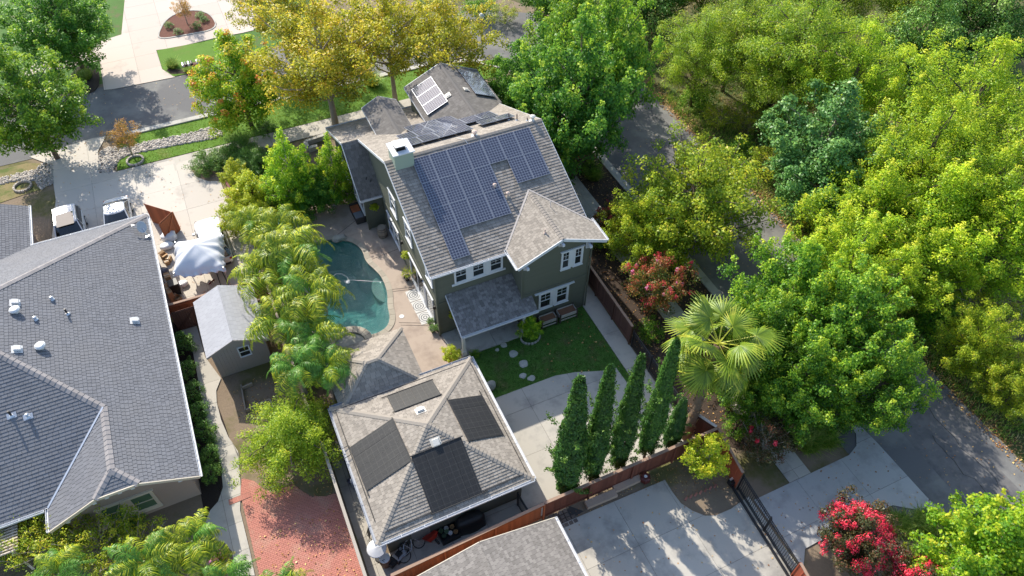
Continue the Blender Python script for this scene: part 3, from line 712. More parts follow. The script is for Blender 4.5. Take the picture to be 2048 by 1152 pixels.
# ------------------------------------------------------------------ the green two-storey house
house = thing('green_house', 'green two-storey house with brown shingle roof, white windows and solar panels beside the pool', 'house', (13, 35, 0))
EZ, SL = 5.95, .438; YF, YR = 28.12, 35.25; ZR = EZ+SL*(YR-YF); XL, XR = 8.02, 18.45
SB = .458; YB = 47.8; ZB = ZR-SB*(YB-YR)
def zf(y): return EZ+SL*(y-YF)
def zb(y): return ZR-SB*(y-YR)
W, E = .27, .20
roof_plane(house, [(XL, YF, EZ), (XR, YF+.0, EZ), (XR, YR, ZR), (XL, YR, ZR)], W, E, .028, SHG_MAIN, seed=1)
roof_plane(house, [(XL, YR, ZR), (XL, 42.2, zb(42.2)), (XR, 42.2, zb(42.2)), (XR, YR, ZR)][1:]+[(XL, YR, ZR)], W, E, .022, SHG_GAR, seed=2)
roof_plane(house, [(XR-.4, YB, ZB), (6.85, YB, ZB), (6.85, 42.2, zb(42.2)), (XR-.4, 42.2, zb(42.2))], W, E, .022, SHG_GAR, seed=3)
ridge_caps(house, (XL, YR, ZR), (XR, YR, ZR), 0, SHG_MAIN, .45, L=.3, wd=.15)
# wing with the steeper front slope
WY, WZ = 39.25, 3.05
roof_plane(house, [(6.85, WY, WZ), (8.6, WY, WZ), (8.6, 42.2, zb(42.2)), (6.85, 42.2, zb(42.2))], W, .19, .03, SHG_SHADED, seed=4)
gutter(house, (6.85, WY, WZ+.02), (8.43, WY, WZ+.02), out=(0, -1))
for p, q in (((6.84, WY, WZ-.07), (6.84, 42.2, zb(42.2)-.07)), ((6.84, 42.2, zb(42.2)-.07), (6.84, YB, ZB-.07)), ((XL-.01, YF, EZ-.07), (XL-.01, YR, ZR-.07)), ((XL-.01, YR, ZR-.07), (XL-.01, 42.2, zb(42.2)-.07)), ((XR+.01, YF, EZ-.07), (XR+.01, YR, ZR-.07)), ((XR+.01, YR, ZR-.07), (XR+.01, 42.2, zb(42.2)-.07)), ((XR-.39, 42.2, zb(42.2)-.07), (XR-.39, YB, ZB-.07))):
    board(house, p, q, w=.035, h=.17, name='rake_board')
gutter(house, (6.85, YB, ZB+.02), (XR-.4, YB, ZB+.02), out=(0, 1))
gutter(house, (XL, YF, EZ+.02), (12.85, YF, EZ+.02), out=(0, -1))
# walls
XW0, XW1, YW = 8.43, 18.0, 28.5
siding_wall(house, (XW0, YW), (13.4, YW), 0, 5.95, SIDING, (0, -1))
gab = [(0, zf(YW)-.06), (YR-YW, ZR-.1), (42.0-YW, zb(42.0)-.08), (42.0-YW, 0)]
siding_wall(house, (XW0, YW), (XW0, 42.0), 0, 0, SIDING, (-1, 0), top=gab[::-1])
siding_wall(house, (XW1, YW), (XW1, 42.0), 0, 0, SIDING, (1, 0), top=gab[::-1])
siding_wall(house, (13.36, 26.95), (17.8, 26.95), 0, 0, SIDING, (0, -1), top=[(4.44, 6.3), (2.24, 7.25), (0, 6.2)])
siding_wall(house, (13.36, 26.95), (13.36, 28.6), 0, 6.15, SIDING, (-1, 0))
siding_wall(house, (17.8, 26.95), (17.8, 28.9), 0, 6.15, SIDING, (1, 0))
siding_wall(house, (7.25, 39.55), (8.5, 39.55), 0, 3.15, SIDING, (0, -1))
siding_wall(house, (7.25, 39.55), (7.25, 47.3), 0, 0, SIDING, (-1, 0), top=[(7.75, 3.4), (2.7, zb(42.2)-.1), (0, 3.2)])
siding_wall(house, (7.25, 47.3), (18, 47.3), 0, 3.35, SIDING, (0, 1), step=9)
MB().box(8.58, 17.85, 28.66, 41.9, .0, 5.6).build('core', SIDING, house)
for p, q in (((XW0-.03, YW-.03, 2.95), (XW0-.03, 39.5, 2.95)), ((XW0-.03, YW-.03, 2.95), (13.3, YW-.03, 2.95)), ((13.33, 26.92, 2.99), (17.83, 26.92, 2.99))):
    board(house, p, q, SIDING, .045, .22, 'belt_course')
for x, y, z in ((XW0, YW, 5.7), (13.36, 26.95, 6.0), (17.8, 26.95, 6.0), (7.25, 39.55, 3.05)): corner_board(house, x, y, 0, z)
# bay roof
BX0, BX1, BY, BZ = 12.85, 18.75, 26.6, 6.02; BXR = 15.72; BZR = BZ+.45*(BXR-BX0)
ya = YF+(BZR-EZ)/SL; yl = YF+(BZ-EZ)/SL
roof_plane(house, [(BX0, BY, BZ), (BX0, yl, BZ), (BXR, ya, BZR), (BXR, BY, BZR)], .21, .16, .024, SHG_GAR, seed=5)
roof_plane(house, [(BX1, BY, BZ), (BX1, yl, BZ), (BXR, ya, BZR), (BXR, BY, BZR)], .21, .16, .024, SHG_GAR, seed=6)
ridge_caps(house, (BXR, BY, BZR), (BXR, ya-.2, BZR), 0, SHG_MAIN, .5, L=.26, wd=.15)
for p, q in (((BX0, BY-.02, BZ-.08), (BXR, BY-.02, BZR-.08)), ((BX1, BY-.02, BZ-.08), (BXR, BY-.02, BZR-.08))): board(house, p, q, w=.05, h=.2, name='rake_board')
for p, q, lab in (((BX0, yl, BZ), (BXR, ya, BZR), 0), ((BX1, yl, BZ), (BXR, ya, BZR), 0)):
    MB().beam(Vector(p)+Vector((0, 0, .04)), Vector(q)+Vector((0, 0, .05)), .11, .02).build('valley_flashing', M('valley_metal', (.45, .4, .36), .6, .1, 1, 10), house)
gutter(house, (BX0, BY, BZ+.02), (BX0, yl, BZ+.02), out=(-1, 0)); gutter(house, (BX1, BY, BZ+.02), (BX1, yl+.3, BZ+.02), out=(1, 0))
for x, z in ((13.45, 5.95), (15.7, 7.0), (17.6, 6.1)):
    b = MB(); b.box(x-.07, x+.07, 26.42, 26.95, z-.16, z); b.beam((x, 26.9, z-.5), (x, 26.5, z-.12), .1); b.box(x-.09, x+.09, 26.86, 26.93, z-.55, z); b.build('gable_bracket', TRIMW, house)
# bay side: porch
PZ0, PZ1 = 2.38, 3.62
roof_plane(house, [(8.95, 26.02, PZ0), (14.0, 26.02, PZ0), (14.0, 26.93, 2.83), (8.95, 26.93, 2.83)], .22, .15, .024, SHG_PORCH, seed=7)
roof_plane(house, [(8.95, 26.93, 2.83), (13.34, 26.93, 2.83), (13.34, 28.48, PZ1), (8.95, 28.48, PZ1)], .22, .15, .024, SHG_PORCH, seed=8)
gutter(house, (8.95, 26.02, PZ0+.02), (14.0, 26.02, PZ0+.02), out=(0, -1))
board(house, (8.94, 26.02, PZ0-.07), (8.94, 28.48, PZ1-.07), w=.035, h=.16, name='rake_board')
board(house, (9.0, 26.25, PZ0-.12), (14.0, 26.25, PZ0-.12), w=.12, h=.22, name='porch_beam')
pp = MB(); pp.box(9.08, 9.26, 26.3, 26.48, .1, 2.3); pp.box(9.02, 9.32, 26.24, 26.54, .1, .5); pp.box(9.04, 9.30, 26.26, 26.52, 2.1, 2.3); pp.build('porch_post', WHITE, house)
pp = MB(); pp.box(13.15, 13.33, 26.3, 26.48, .1, 2.3); pp.build('porch_post', WHITE, house)
sl_ = MB(); sl_.box(9.35, 11.3, 26.22, 28.48, -.02, .10); sl_.build('porch_slab', KERB, house); MB().box(11.32, 13.3, 26.22, 28.48, -.02, .10).build('porch_slab', KERB, house)
MB().box(8.45, 9.33, 26.9, 28.45, -.02, .09).build('door_step', KERB, house)
# windows, front
window(house, (10.02, YW, 4.93), .70, 1.05, (0, -1)); window(house, (11.14, YW, 4.93), .72, 1.02, (0, -1)); window(house, (12.28, YW, 4.94), .72, 1.0, (0, -1))
for xa, xb in ((10.46, 10.69), (11.6, 11.83)): MB().box(xa+.005, xb-.005, YW-.07, YW, 4.33, 5.53).build('window_trim', TRIMW, house)
MB().box(9.4, 12.9, YW-.085, YW, 4.2, 4.33).build('window_trim', TRIMW, house)
for cx in (16.2, 17.04): window(house, (cx, 26.95, 5.05), .44, 1.32, (0, -1), trim=.1)
MB().box(16.53, 16.71, 26.88, 26.95, 4.29, 5.81).build('window_trim', TRIMW, house)
for cx in (14.97, 16.12): window(house, (cx, 26.95, 1.92), .72, 1.28, (0, -1), trim=.12)
MB().box(15.46, 15.63, 26.86, 26.95, 1.17, 2.67).build('window_trim', TRIMW, house)
MB().box(14.2, 16.95, 26.83, 26.95, 2.74, 2.82).build('window_trim', TRIMW, house)
# windows, pool side
window(house, (XW0, 36.3, 4.7), 1.1, 1.5, (-1, 0)); window(house, (XW0, 33.3, 4.75), 1.0, 1.4, (-1, 0)); window(house, (XW0, 29.65, 4.55), .95, 1.1, (-1, 0))
window(house, (XW0, 37.75, 1.5), .95, 1.55, (-1, 0)); window(house, (XW0, 36.55, 1.5), .95, 1.55, (-1, 0))
window(house, (XW0, 32.4, 1.25), 2.6, 2.2, (-1, 0), slider=True, mull=2, name='sliding_door'); window(house, (XW0, 30.15, 1.25), 1.3, 2.2, (-1, 0), slider=True, mull=1, name='sliding_door')
window(house, (7.25, 41.5, 1.6), 2.4, 1.4, (-1, 0), slider=True, mull=3); window(house, (7.25, 44.6, 1.6), 1.4, 1.4, (-1, 0))
for y, z in ((35.1, 2.3), (29.0, 2.2), (31.2, 2.5)):
    b = MB(); b.box(XW0-.14, XW0-.04, y-.06, y+.06, z-.15, z+.1); b.lathe((XW0-.15, y, z-.2), [(.03, 0), (.06, .1), (.05, .25), (.02, .3)], 8); b.build('wall_lamp', BLACK, house)
# downpipes
for (x, y, z0, z1) in ((8.33, 28.38, .05, 5.85), (13.26, 26.85, 2.95, 5.95), (17.9, 26.85, .05, 5.95), (7.17, 39.45, .05, 3.0)):
    MB().box(x-.035, x+.035, y-.035, y+.035, z0, z1).build('downpipe', SIDING, house)
# chimney
CHM = M('chimney_paint', (.30, .36, .29), .8, .06, 1, 14)
ch = MB(); ch.box(8.48, 9.66, 34.55, 35.75, 8.2, 9.85); chm = ch.build('chimney', CHM, house)
MB().box(8.40, 9.74, 34.47, 35.83, 9.85, 9.93).build('chimney_cap', TRIMW, chm)
MB().box(8.42, 9.9, 34.2, 34.55, 8.55, 8.62).build('flashing', flat('flashing_pale', (.5, .56, .5), .5), chm)
g = MB(); g.box(8.72, 9.32, 34.8, 35.4, 9.935, 9.98)
for dx in (8.76, 9.26):
    for dy in (34.84, 35.34): g.box(dx, dx+.03, dy, dy+.03, 9.98, 10.22)
g.box(8.8, 9.24, 34.88, 35.32, 9.98, 10.1); g.build('chimney_flue', BLACK, chm); MB().box(8.68, 9.36, 34.76, 35.44, 10.22, 10.27).build('flue_cap', STEEL, chm)
# street-side dormer and cross gable
def cross_gable(x0, x1, y1, z0, slope, seed, walls):
    xr = (x0+x1)/2; zr = z0+slope*(xr-x0); y0 = YR+(ZR-z0)/SB; yr_ = YR+(ZR-zr)/SB
    roof_plane(house, [(x0, y0, z0), (x0, y1, z0), (xr, y1, zr), (xr, yr_, zr)], W, E, .022, SHG_SHADED, seed=seed)
    roof_plane(house, [(x1, y0, z0), (x1, y1, z0), (xr, y1, zr), (xr, yr_, zr)], W, E, .022, SHG_SHADED, seed=seed+1)
    ridge_caps(house, (xr, y1, zr), (xr, yr_, zr), 0, SHG_SHADED, slope, L=.3, wd=.14)
    for p, q in (((x0, y1+.02, z0-.07), (xr, y1+.02, zr-.07)), ((x1, y1+.02, z0-.07), (xr, y1+.02, zr-.07))): board(house, p, q, w=.04, h=.17, name='rake_board')
    for xx in (x0-.01, x1+.01): board(house, (xx, y0, z0-.07), (xx, y1, z0-.07), w=.03, h=.14)
    yi = y1-.35
    siding_wall(house, (x0+.3, yi), (x1-.3, yi), walls, 0, SIDING, (0, 1), top=[(x1-x0-.6, z0), ((x1-x0)/2-.3, zr-.15), (0, z0)])
    siding_wall(house, (x0+.3, y0-.5), (x0+.3, yi), walls, z0+.05, SIDING, (-1, 0)); siding_wall(house, (x1-.3, y0-.5), (x1-.3, yi), walls, z0+.05, SIDING, (1, 0))
    return xr, zr
cross_gable(9.3, 11.85, 45.4, 5.98, .5, 20, 3.5)
gx, gz = cross_gable(12.9, 18.7, 46.6, 5.98, .45, 24, 0)
window(house, (gx, 46.25, 4.4), 1.6, 1.2, (0, 1)); window(house, (10.57, 45.05, 5.3), .9, .7, (0, 1))
# panels
PM = panel_meshes(1.10, 1.70)
sf = Vector((0, 1, SL)).normalized(); k_ = (1.72, 1.12)
oP = Vector((9.62, 28.62, zf(28.62)))
cells = [(i, 3) for i in range(7)]+[(i, 2) for i in range(4)]+[(5, 2), (6, 2)]+[(i, 1) for i in range(4)]+[(0, 0)]
panel_array(house, oP+Vector((-.02, 0, 0)), (1, 0, 0), sf, cells, 1.10, 1.70, PM)
sbk = Vector((0, -1, SB)).normalized()
# back slope panels (landscape of rows below the ridge)
PM2 = panel_meshes(1.70, 1.10)
oB = Vector((9.5, 39.9, zb(39.9)))
o2 = Vector((17.3, 39.2, zb(39.2)))
sdn = Vector((0, 1, -SB)).normalized()
for y0_, x0_, n_c in ((36.46, 9.85, 4), (38.04, 10.05, 6), (39.62, 11.1, 3)): panel_array(house, (x0_, y0_, zb(y0_)), (1, 0, 0), sdn, [(i, 0) for i in range(n_c)], 1.10, 1.70, PM, .2)
panel_array(house, (15.05, 36.8, zb(36.8)), (1, 0, 0), sdn, [(0, 0), (1, 0)], 1.15, 1.1, panel_meshes(1.15, 1.1), .2)
# west plane of the cross gable: two by two, and the east plane
su = Vector((1, 0, .45)).normalized()
panel_array(house, (13.25, 45.7, 5.98+.45*.35), (0, -1, 0), su, [(i, j) for i in range(3) for j in range(1)], 1.10, 1.70, PM, .12)
panel_array(house, (18.4, 42.45, 5.98+.45*.3), (0, 1, 0), Vector((-1, 0, .45)).normalized(), [(i, 0) for i in range(3)], 1.10, 1.70, PM, .12)
# conduit, pipes and vents on the roof
cd = MB(); cd.tube([(13.2, YR-.02, ZR+.06), (13.5, 33.9, zf(33.9)+.1)], .018, 6); cd.tube([(12.9, YR+.7, zb(YR+.7)+.1), (13.2, YR, ZR+.07)], .018, 6); cd.build('conduit', STEEL, house)
PINKV = M('pipe_tan', (.55, .42, .35), .7, .05, 1, 10)
for x, y in ((13.75, 31.9), (14.3, 31.2)): pipe_vent(house, (x, y, zf(y)), .3, .06, PINKV, cap=True, flash=SHG_GAR)
for x, y in ((17.35, 31.9), (16.4, 29.6)): pipe_vent(house, (x, y, zf(y) if x > 17 else BZR-.45*(x-BXR)), .45, .02, STEEL, flash=PINKV)
pipe_vent(house, (15.1, 27.7, BZ+.45*(15.1-BX0)), .35, .04, PINKV, flash=PINKV)
pipe_vent(house, (14.0, 35.55, zb(35.55)), .3, .09, PINKV, cap=True)
pipe_vent(house, (17.9, 35.35, ZR-.05), .35, .09, flat('vent_white', (.6, .58, .52), .5), cap=True)
for x, y, h in ((17.0, 37.0, .55), (17.3, 36.4, .5), (17.7, 35.7, .25)): pipe_vent(house, (x, y, zb(y)), h, .04, flat('pipe_brown', (.12, .09, .08), .6))
for x, y, pl in ((15.2, 44.3, 1), (16.2, 44.35, -1)): vent_box(house, (x-pl*.2, y-1.3, 5.98+.45*(min(x-12.9, 18.7-x)-.1)), (-.41*pl, 0, .91), .3, .06, flat('vent_pale', (.45, .42, .37), .5))
gl_ = MB(); gl_.tube([(7.7, 40.2, 3.95), (7.75, 40.25, 4.05), (7.8, 40.3, 4.05)], .05, 6); gl_.tube([(7.95, 40.05, 3.8), (8.02, 40.1, 3.95)], .05, 6); gl_.build('roof_hook', BLACK, house)
# ------------------------------------------------------------------ hip-roofed garage
gar = thing('garage', 'hip-roofed garage with four black pool-heating mats on its shingles', 'garage', (4.65, 20.05, 0))
X0, X1, Y0, Y1, GE = .48, 8.82, 15.86, 24.25, 2.62; AP = (4.72, 20.06, 4.42)
c4 = [(X0, Y0, GE), (X1, Y0, GE), (X1, Y1, GE), (X0, Y1, GE)]
for i in range(4): roof_plane(gar, [c4[i], c4[(i+1) % 4], AP], .22, .155, .026, SHG_GAR, seed=30+i)
for c in c4: ridge_caps(gar, c, AP, 0, SHG_GAR, .36, L=.25, wd=.15)
GUT = flat('gutter_gray', (.33, .35, .39), .4)
gutter(gar, (X0, Y0, GE+.02), (X1, Y0, GE+.02), out=(0, -1)); gutter(gar, (X0, Y1, GE+.02), (X1, Y1, GE+.02), out=(0, 1), mat=GUT)
gutter(gar, (X0, Y0, GE+.02), (X0, Y1, GE+.02), out=(-1, 0), mat=GUT); gutter(gar, (X1, Y0, GE+.02), (X1, Y1, GE+.02), out=(1, 0))
wx0, wx1, wy0, wy1 = .95, 8.4, 16.4, 23.75
for a, b, o in (((wx0, wy0), (wx1, wy0), (0, -1)), ((wx1, wy0), (wx1, wy1), (1, 0)), ((wx1, wy1), (wx0, wy1), (0, 1)), ((wx0, wy1), (wx0, wy0), (-1, 0))):
    siding_wall(gar, a, b, 0, 2.62, STUCCO_G, o, step=9)
mb = MB(); mb.box(2.2, 3.2, wy0-.04, wy0, .02, 2.1); mb.build('door', flat('garage_door_gray', (.25, .26, .24), .6), gar)
MB().box(X0+.03, X1-.03, Y0+.03, Y1-.03, GE-.12, GE-.10).build('soffit', TRIMW, gar)
# solar heating mats
MATM, nt_, n_, L_, b_ = newmat('heater_mat'); sx = n_.new('ShaderNodeSeparateXYZ'); L_.new(objc(nt_), sx.inputs[0])
mm = n_.new('ShaderNodeMath'); mm.operation = 'MAXIMUM'
L_.new(line_mask(sx.outputs[0], .31, .05), mm.inputs[0]); L_.new(line_mask(sx.outputs[1], .33, .045), mm.inputs[1])
nb = n_.new('ShaderNodeMath'); nb.operation = 'MULTIPLY'; nb.inputs[1].default_value = .8
L_.new(mm.outputs[0], nb.inputs[0]); L_.new(mixc(nt_, mixc(nt_, (.010, .010, .011), (.022, .021, .020), noise(nt_, 1.3, 5, .65, pos(nt_))), (.06, .057, .052), nb.outputs[0]), b_.inputs['Base Color']); b_.inputs['Roughness'].default_value = .6
rb = n_.new('ShaderNodeTexWave'); rb.inputs['Scale'].default_value = 14; L_.new(objc(nt_), rb.inputs['Vector']); bump(nt_, b_, rb.outputs['Fac'], .25, .01)
SLG = (AP[2]-GE)/(AP[0]-X0)
def heater(cx, cy, du, dv, side, tilt=0):
    """mat centred at (cx, cy) on one roof plane; du along the eave, dv up the slope"""
    if side == 'S': u, d_ = Vector((1, 0, 0)), Vector((0, 1, (AP[2]-GE)/(AP[1]-Y0))); z = GE+d_.z*(cy-Y0)
    if side == 'N': u, d_ = Vector((-1, 0, 0)), Vector((0, -1, (AP[2]-GE)/(Y1-AP[1]))); z = GE+d_.z*(Y1-cy)
    if side == 'E': u, d_ = Vector((0, 1, 0)), Vector((-1, 0, (AP[2]-GE)/(X1-AP[0]))); z = GE+d_.z*(X1-cx)
    if side == 'W': u, d_ = Vector((0, -1, 0)), Vector((1, 0, (AP[2]-GE)/(AP[0]-X0))); z = GE+d_.z*(cx-X0)
    v = d_.normalized(); n = u.cross(v); rot = Matrix((u, v, n)).transposed().to_4x4() @ Matrix.Rotation(tilt, 4, 'Z')
    g = MB(); nx = 4
    for i in range(nx):
        x = -du/2+du*i/nx; g.box(x+.004, x+du/nx-.004, -dv/2, dv/2, 0, .02)
    o = g.build('heater_mat', MATM, gar, world=Matrix.Translation(Vector((cx, cy, z))+n*.05) @ rot)
    g = MB(); g.tube([(-du/2-.05, dv/2+.03, .03), (du/2+.1, dv/2+.03, .03)], .03, 8); g.tube([(-du/2-.05, -dv/2-.03, .03), (du/2+.3, -dv/2-.03, .03)], .028, 8)
    g2 = g.mesh('header_pipe', BLACK); hp = bpy.data.objects.new('header_pipe', g2); COL.objects.link(hp); hp.parent = o
heater(4.83, 22.65, 2.65, 1.62, 'N'); heater(7.32, 20.05, 2.75, 2.1, 'E', .03); heater(4.74, 17.55, 2.7, 2.95, 'S'); heater(2.08, 20.05, 2.75, 2.65, 'W', .03)
pb = MB()
for p in ([(X0+.12, 23.9, 2.80), (8.55, 23.95, 2.78), (8.62, 23.7, 2.74), (8.6, 16.3, 2.78)], [(.72, 17.0, 2.78), (.7, 23.8, 2.76)], [(1.0, 16.22, 2.82), (8.4, 16.22, 2.82)], [(.7, 20.9, 2.9), (.3, 20.9, 2.75), (.3, 20.9, .3)], [(.75, 21.5, 2.85), (.2, 21.5, 2.7)]):
    pb.tube(p, .022, 6)
pb.build('feed_pipes', BLACK, gar)
VW = flat('vent_cream', (.66, .62, .55), .5)
for x, y, s, n in ((4.75, 21.25, .36, (0, .4, .9)), (4.8, 19.1, .36, (0, -.4, .9))):
    vent_box(gar, (x, y, GE+(AP[2]-GE)/(AP[1]-Y0)*(y-Y0 if y < 20 else Y1-y)+.02), n, s, .14, VW)
# pavilion behind it
pav = thing('pavilion', 'small hip-roofed pavilion between the pool spa and the garage', 'pavilion', (3.4, 26, 0))
a, b, c, d = (.98, 23.85, 2.33), (5.87, 23.85, 2.33), (5.9, 28.1, 2.45), (.98, 28.1, 2.45); r0, r1 = (3.1, 25.35, 3.95), (3.72, 25.4, 3.98)
a, b = (.98, 23.85, 2.45), (5.9, 23.85, 2.45)
r0, r1 = (3.1, 25.4, 3.97), (3.72, 25.4, 3.97)
roof_plane(pav, [a, b, r1, r0], .28, .17, .028, SHG_PAV, seed=40); roof_plane(pav, [c, d, r0, r1], .28, .19, .02, SHG_PAV, seed=41)
roof_plane(pav, [b, c, r1], .28, .19, .028, SHG_PAV, seed=42); roof_plane(pav, [d, a, r0], .28, .19, .028, SHG_PAV, seed=43)
for p, q in ((a, r0), (d, r0), (b, r1), (c, r1), (r0, r1)): ridge_caps(pav, p, q, 0, SHG_PAV, .4, L=.25, wd=.13)
for x, y in ((1.2, 27.9), (5.65, 27.9), (1.2, 24.4), (5.65, 24.4)): MB().box(x-.08, x+.08, y-.08, y+.08, .03, 2.4).build('post', OLDWOOD, pav)
for p, q in (((1.1, 27.95, 2.32), (5.8, 27.95, 2.32)), ((5.7, 24.3, 2.32), (5.7, 28.0, 2.32)), ((1.15, 24.3, 2.32), (1.15, 28.0, 2.32))): board(pav, p, q, OLDWOOD, .1, .18, 'beam')

# ------------------------------------------------------------------ gray hip-roofed house on the left
gh = thing('gray_house', 'single-storey tan stucco house under a wide blue-gray hip roof, left of the garden walk', 'house', (-16, 34, 0))
XE, GEZ, GS = -6.66, 2.62, .5; YN, YS, YM = 44.35, 24.36, 23.05; XG = -10.22; ZG = GEZ+GS*(XE-XG); XWL = -13.78
apx = (-16.66, 34.36, GEZ+GS*10.0)
w2, e2 = .235, .20
yv = YM+ .0
roof_plane(gh, [(XE, YM, GEZ), (XE, YN, GEZ), apx, (XG, 27.92, ZG), (XG, 24.05, ZG), (-9.22, 22.98, GEZ+GS*(XE+9.22))], w2, e2, .012, SHG_GRAY, seed=50, gap=.024) if False else None
# right plane cut into convex pieces that share the courses
roof_plane(gh, [(XE, 27.92, GEZ), (XE, YN, GEZ), apx, (XG, 27.92, ZG)], w2, e2, .02, SHG_GRAY, seed=50, gap=.024, jit=.1)
roof_plane(gh, [(XE, YM, GEZ), (XE, 27.92, GEZ), (XG, 27.92, ZG), (XG, 24.05, ZG), (-9.22, YM, GEZ+GS*(XE+9.22))], w2, e2, .02, SHG_GRAY, seed=51, gap=.024, jit=.1)
roof_plane(gh, [(XWL, YM, GEZ), (XWL, YS, GEZ), (XG, 27.92, ZG), (XG, 24.05, ZG), (-11.22, YM, GEZ+GS*(-11.22-XWL))], w2, e2, .02, SHG_GRAY, seed=52, gap=.024, jit=.1)
roof_plane(gh, [(-9.22, YM, 3.9), (-11.22, YM, 3.9), (XG, 24.05, ZG)], w2, .17, .02, SHG_GRAY, seed=53)
roof_plane(gh, [(XWL, YS, GEZ), (-36, YS, GEZ), (-26.66, 34.36, apx[2]), apx, (XG, 27.92, ZG)], .28, .19, .022, SHG_GRAY, seed=54)
roof_plane(gh, [(XE, YN, GEZ), (-13.9, YN, GEZ), (-26.66, 34.36, apx[2]), apx] if False else [(XE, YN, GEZ), (-36, YN, GEZ), (-26.66, 34.36, apx[2]), apx], .28, .2, .008, SHG_GRAY, seed=55)
XQ = -13.9; yq = 48.55
roof_plane(gh, [(XQ, 44.35, GEZ), (XQ, yq, GEZ), (XQ-3.6, yq, GEZ+1.8), (XQ-3.6, 40.6, GEZ+1.8)], w2, e2, .02, SHG_GRAY, seed=56, gap=.024)
roof_plane(gh, [(XQ-7.2, 44.35, GEZ), (XQ-7.2, yq, GEZ), (XQ-3.6, yq, GEZ+1.8), (XQ-3.6, 40.6, GEZ+1.8)], w2, e2, .02, SHG_GRAY, seed=57)
CAPG = M('ridge_cap_gray', (.27, .25, .245), .95, .12, .4, 22, objrnd=.15)
def caps(p, q, pitch=.42): ridge_caps(gh, p, q, 0, CAPG, pitch, L=.36, wd=.19)
caps((XG, 27.92, ZG), (apx[0], apx[1], apx[2])); caps((XG, 24.05, ZG), (XG, 27.92, ZG), .5)
caps((-9.22, YM, 3.9), (XG, 24.05, ZG)); caps((-11.22, YM, 3.9), (XG, 24.05, ZG))
caps((XE, YN, GEZ), apx, .36)
MB().beam((XWL+.02, YS, GEZ+.06), (XG, 27.92, ZG+.06), .10, .02).build('valley_flashing', STEEL, gh)
gutter(gh, (XE, YM, GEZ+.02), (XE, YN, GEZ+.02), out=(1, 0)); gutter(gh, (XE, YN, GEZ+.02), (XQ, YN, GEZ+.02), out=(0, 1)); gutter(gh, (XQ, 44.4, GEZ+.02), (XQ, yq, GEZ+.02), out=(1, 0)); gutter(gh, (XWL, YM, GEZ+.02), (XWL, YS, GEZ+.02), out=(-1, 0)); gutter(gh, (-36, YS, GEZ+.02), (XWL-.2, YS, GEZ+.02), out=(0, -1))
for p, q in (((XE, YM-.02, GEZ-.06), (-9.22, YM-.02, 3.84)), ((-9.22, YM-.02, 3.84), (-11.22, YM-.02, 3.84)), ((-11.22, YM-.02, 3.84), (XWL, YM-.02, GEZ-.06))): board(gh, p, q, TANTRIM, .05, .18, 'rake_board')
siding_wall(gh, (-7.25, 23.65), (-13.2, 23.65), 0, 0, STUCCO, (0, -1), step=9, top=[(5.95, 2.7), (4.0, 3.75), (2.0, 3.75), (0, 2.75)])
siding_wall(gh, (-7.25, 23.65), (-7.25, 43.8), 0, 2.62, STUCCO, (1, 0), step=9); siding_wall(gh, (-13.2, 23.65), (-13.2, 25.0), 0, 2.62, STUCCO, (-1, 0), step=9)
siding_wall(gh, (-13.2, 24.95), (-34, 24.95), 0, 2.6, STUCCO, (0, -1), step=9); siding_wall(gh, (-7.25, 43.8), (-14.5, 43.8), 0, 2.6, STUCCO, (0, 1), step=9)
siding_wall(gh, (-14.5, 43.8), (-14.5, 48), 0, 2.6, STUCCO, (1, 0), step=9); siding_wall(gh, (-14.5, 48), (-20.5, 48), 0, 0, STUCCO, (0, 1), step=9, top=[(6, 2.9), (3, 4.3), (0, 2.9)])
window(gh, (-9.78, 23.65, 1.3), 1.0, 1.35, (0, -1), trim=.14, glass=GREENGL, tmat=TANTRIM, grid=False); window(gh, (-11.2, 23.65, 1.3), 1.0, 1.35, (0, -1), trim=.14, glass=GREENGL, tmat=TANTRIM, grid=False)
MB().box(-10.56, -10.42, 23.58, 23.65, .6, 2.12).build('window_trim', TANTRIM, gh)
for x, z in ((-7.6, 2.85), (-9.6, 3.7), (-10.2, 3.72), (-10.8, 3.7), (-11.4, 3.6), (-12.9, 2.85)):
    b = MB(); b.box(x-.09, x+.09, 23.12, 23.65, z-.22, z-.02); b.box(x-.07, x+.07, 23.2, 23.64, z-.3, z-.22); b.build('gable_bracket', TRIMW, gh)
def gz_(x): return GEZ+GS*(XE-x)
nE = (.447, 0, .894)
LW = flat('vent_off_white', (.58, .58, .58), .5)
for px, py, kind in ((28, 604, 'b'), (31, 622, 'r'), (32, 697, 'b'), (82, 694, 'r'), (268, 640, 'b')):
    x = -9
    for _ in range(12):
        x, y = at(px, py, gz_(x)+.1)
    if kind == 'b': vent_box(gh, (x, y, gz_(x)), nE, .34, .16, LW)
    else:
        g = MB(); g.lathe((x, y, gz_(x)), [(.13, -.02), (.13, .16), (.27, .18), (.28, .26), (.2, .33), (.05, .36)], 18); g.build('round_vent', WHITE, gh, smooth=False)
for px, py, h in ((103, 597, .15), (70, 637, .15), (134, 626, .45)):
    x = -9
    for _ in range(12): x, y = at(px, py, gz_(x)+.1)
    pipe_vent(gh, (x, y, gz_(x)), h, .055, BLACK if h > .3 else STEEL, cap=h < .3)
for px, py, h in ((22, 830, .45), (55, 832, .18)):
    y = 28
    for _ in range(12): x, y = at(px, py, GEZ+GS*(y-YS)+.1)
    pipe_vent(gh, (x, y, GEZ+GS*(y-YS)), h, .055, BLACK if h > .3 else STEEL, cap=h < .3)
    MB().cbox((x, y, GEZ+GS*(y-YS)+.04), (.45, .3, .01), rx=.4636).build('flashing', STEEL, gh)
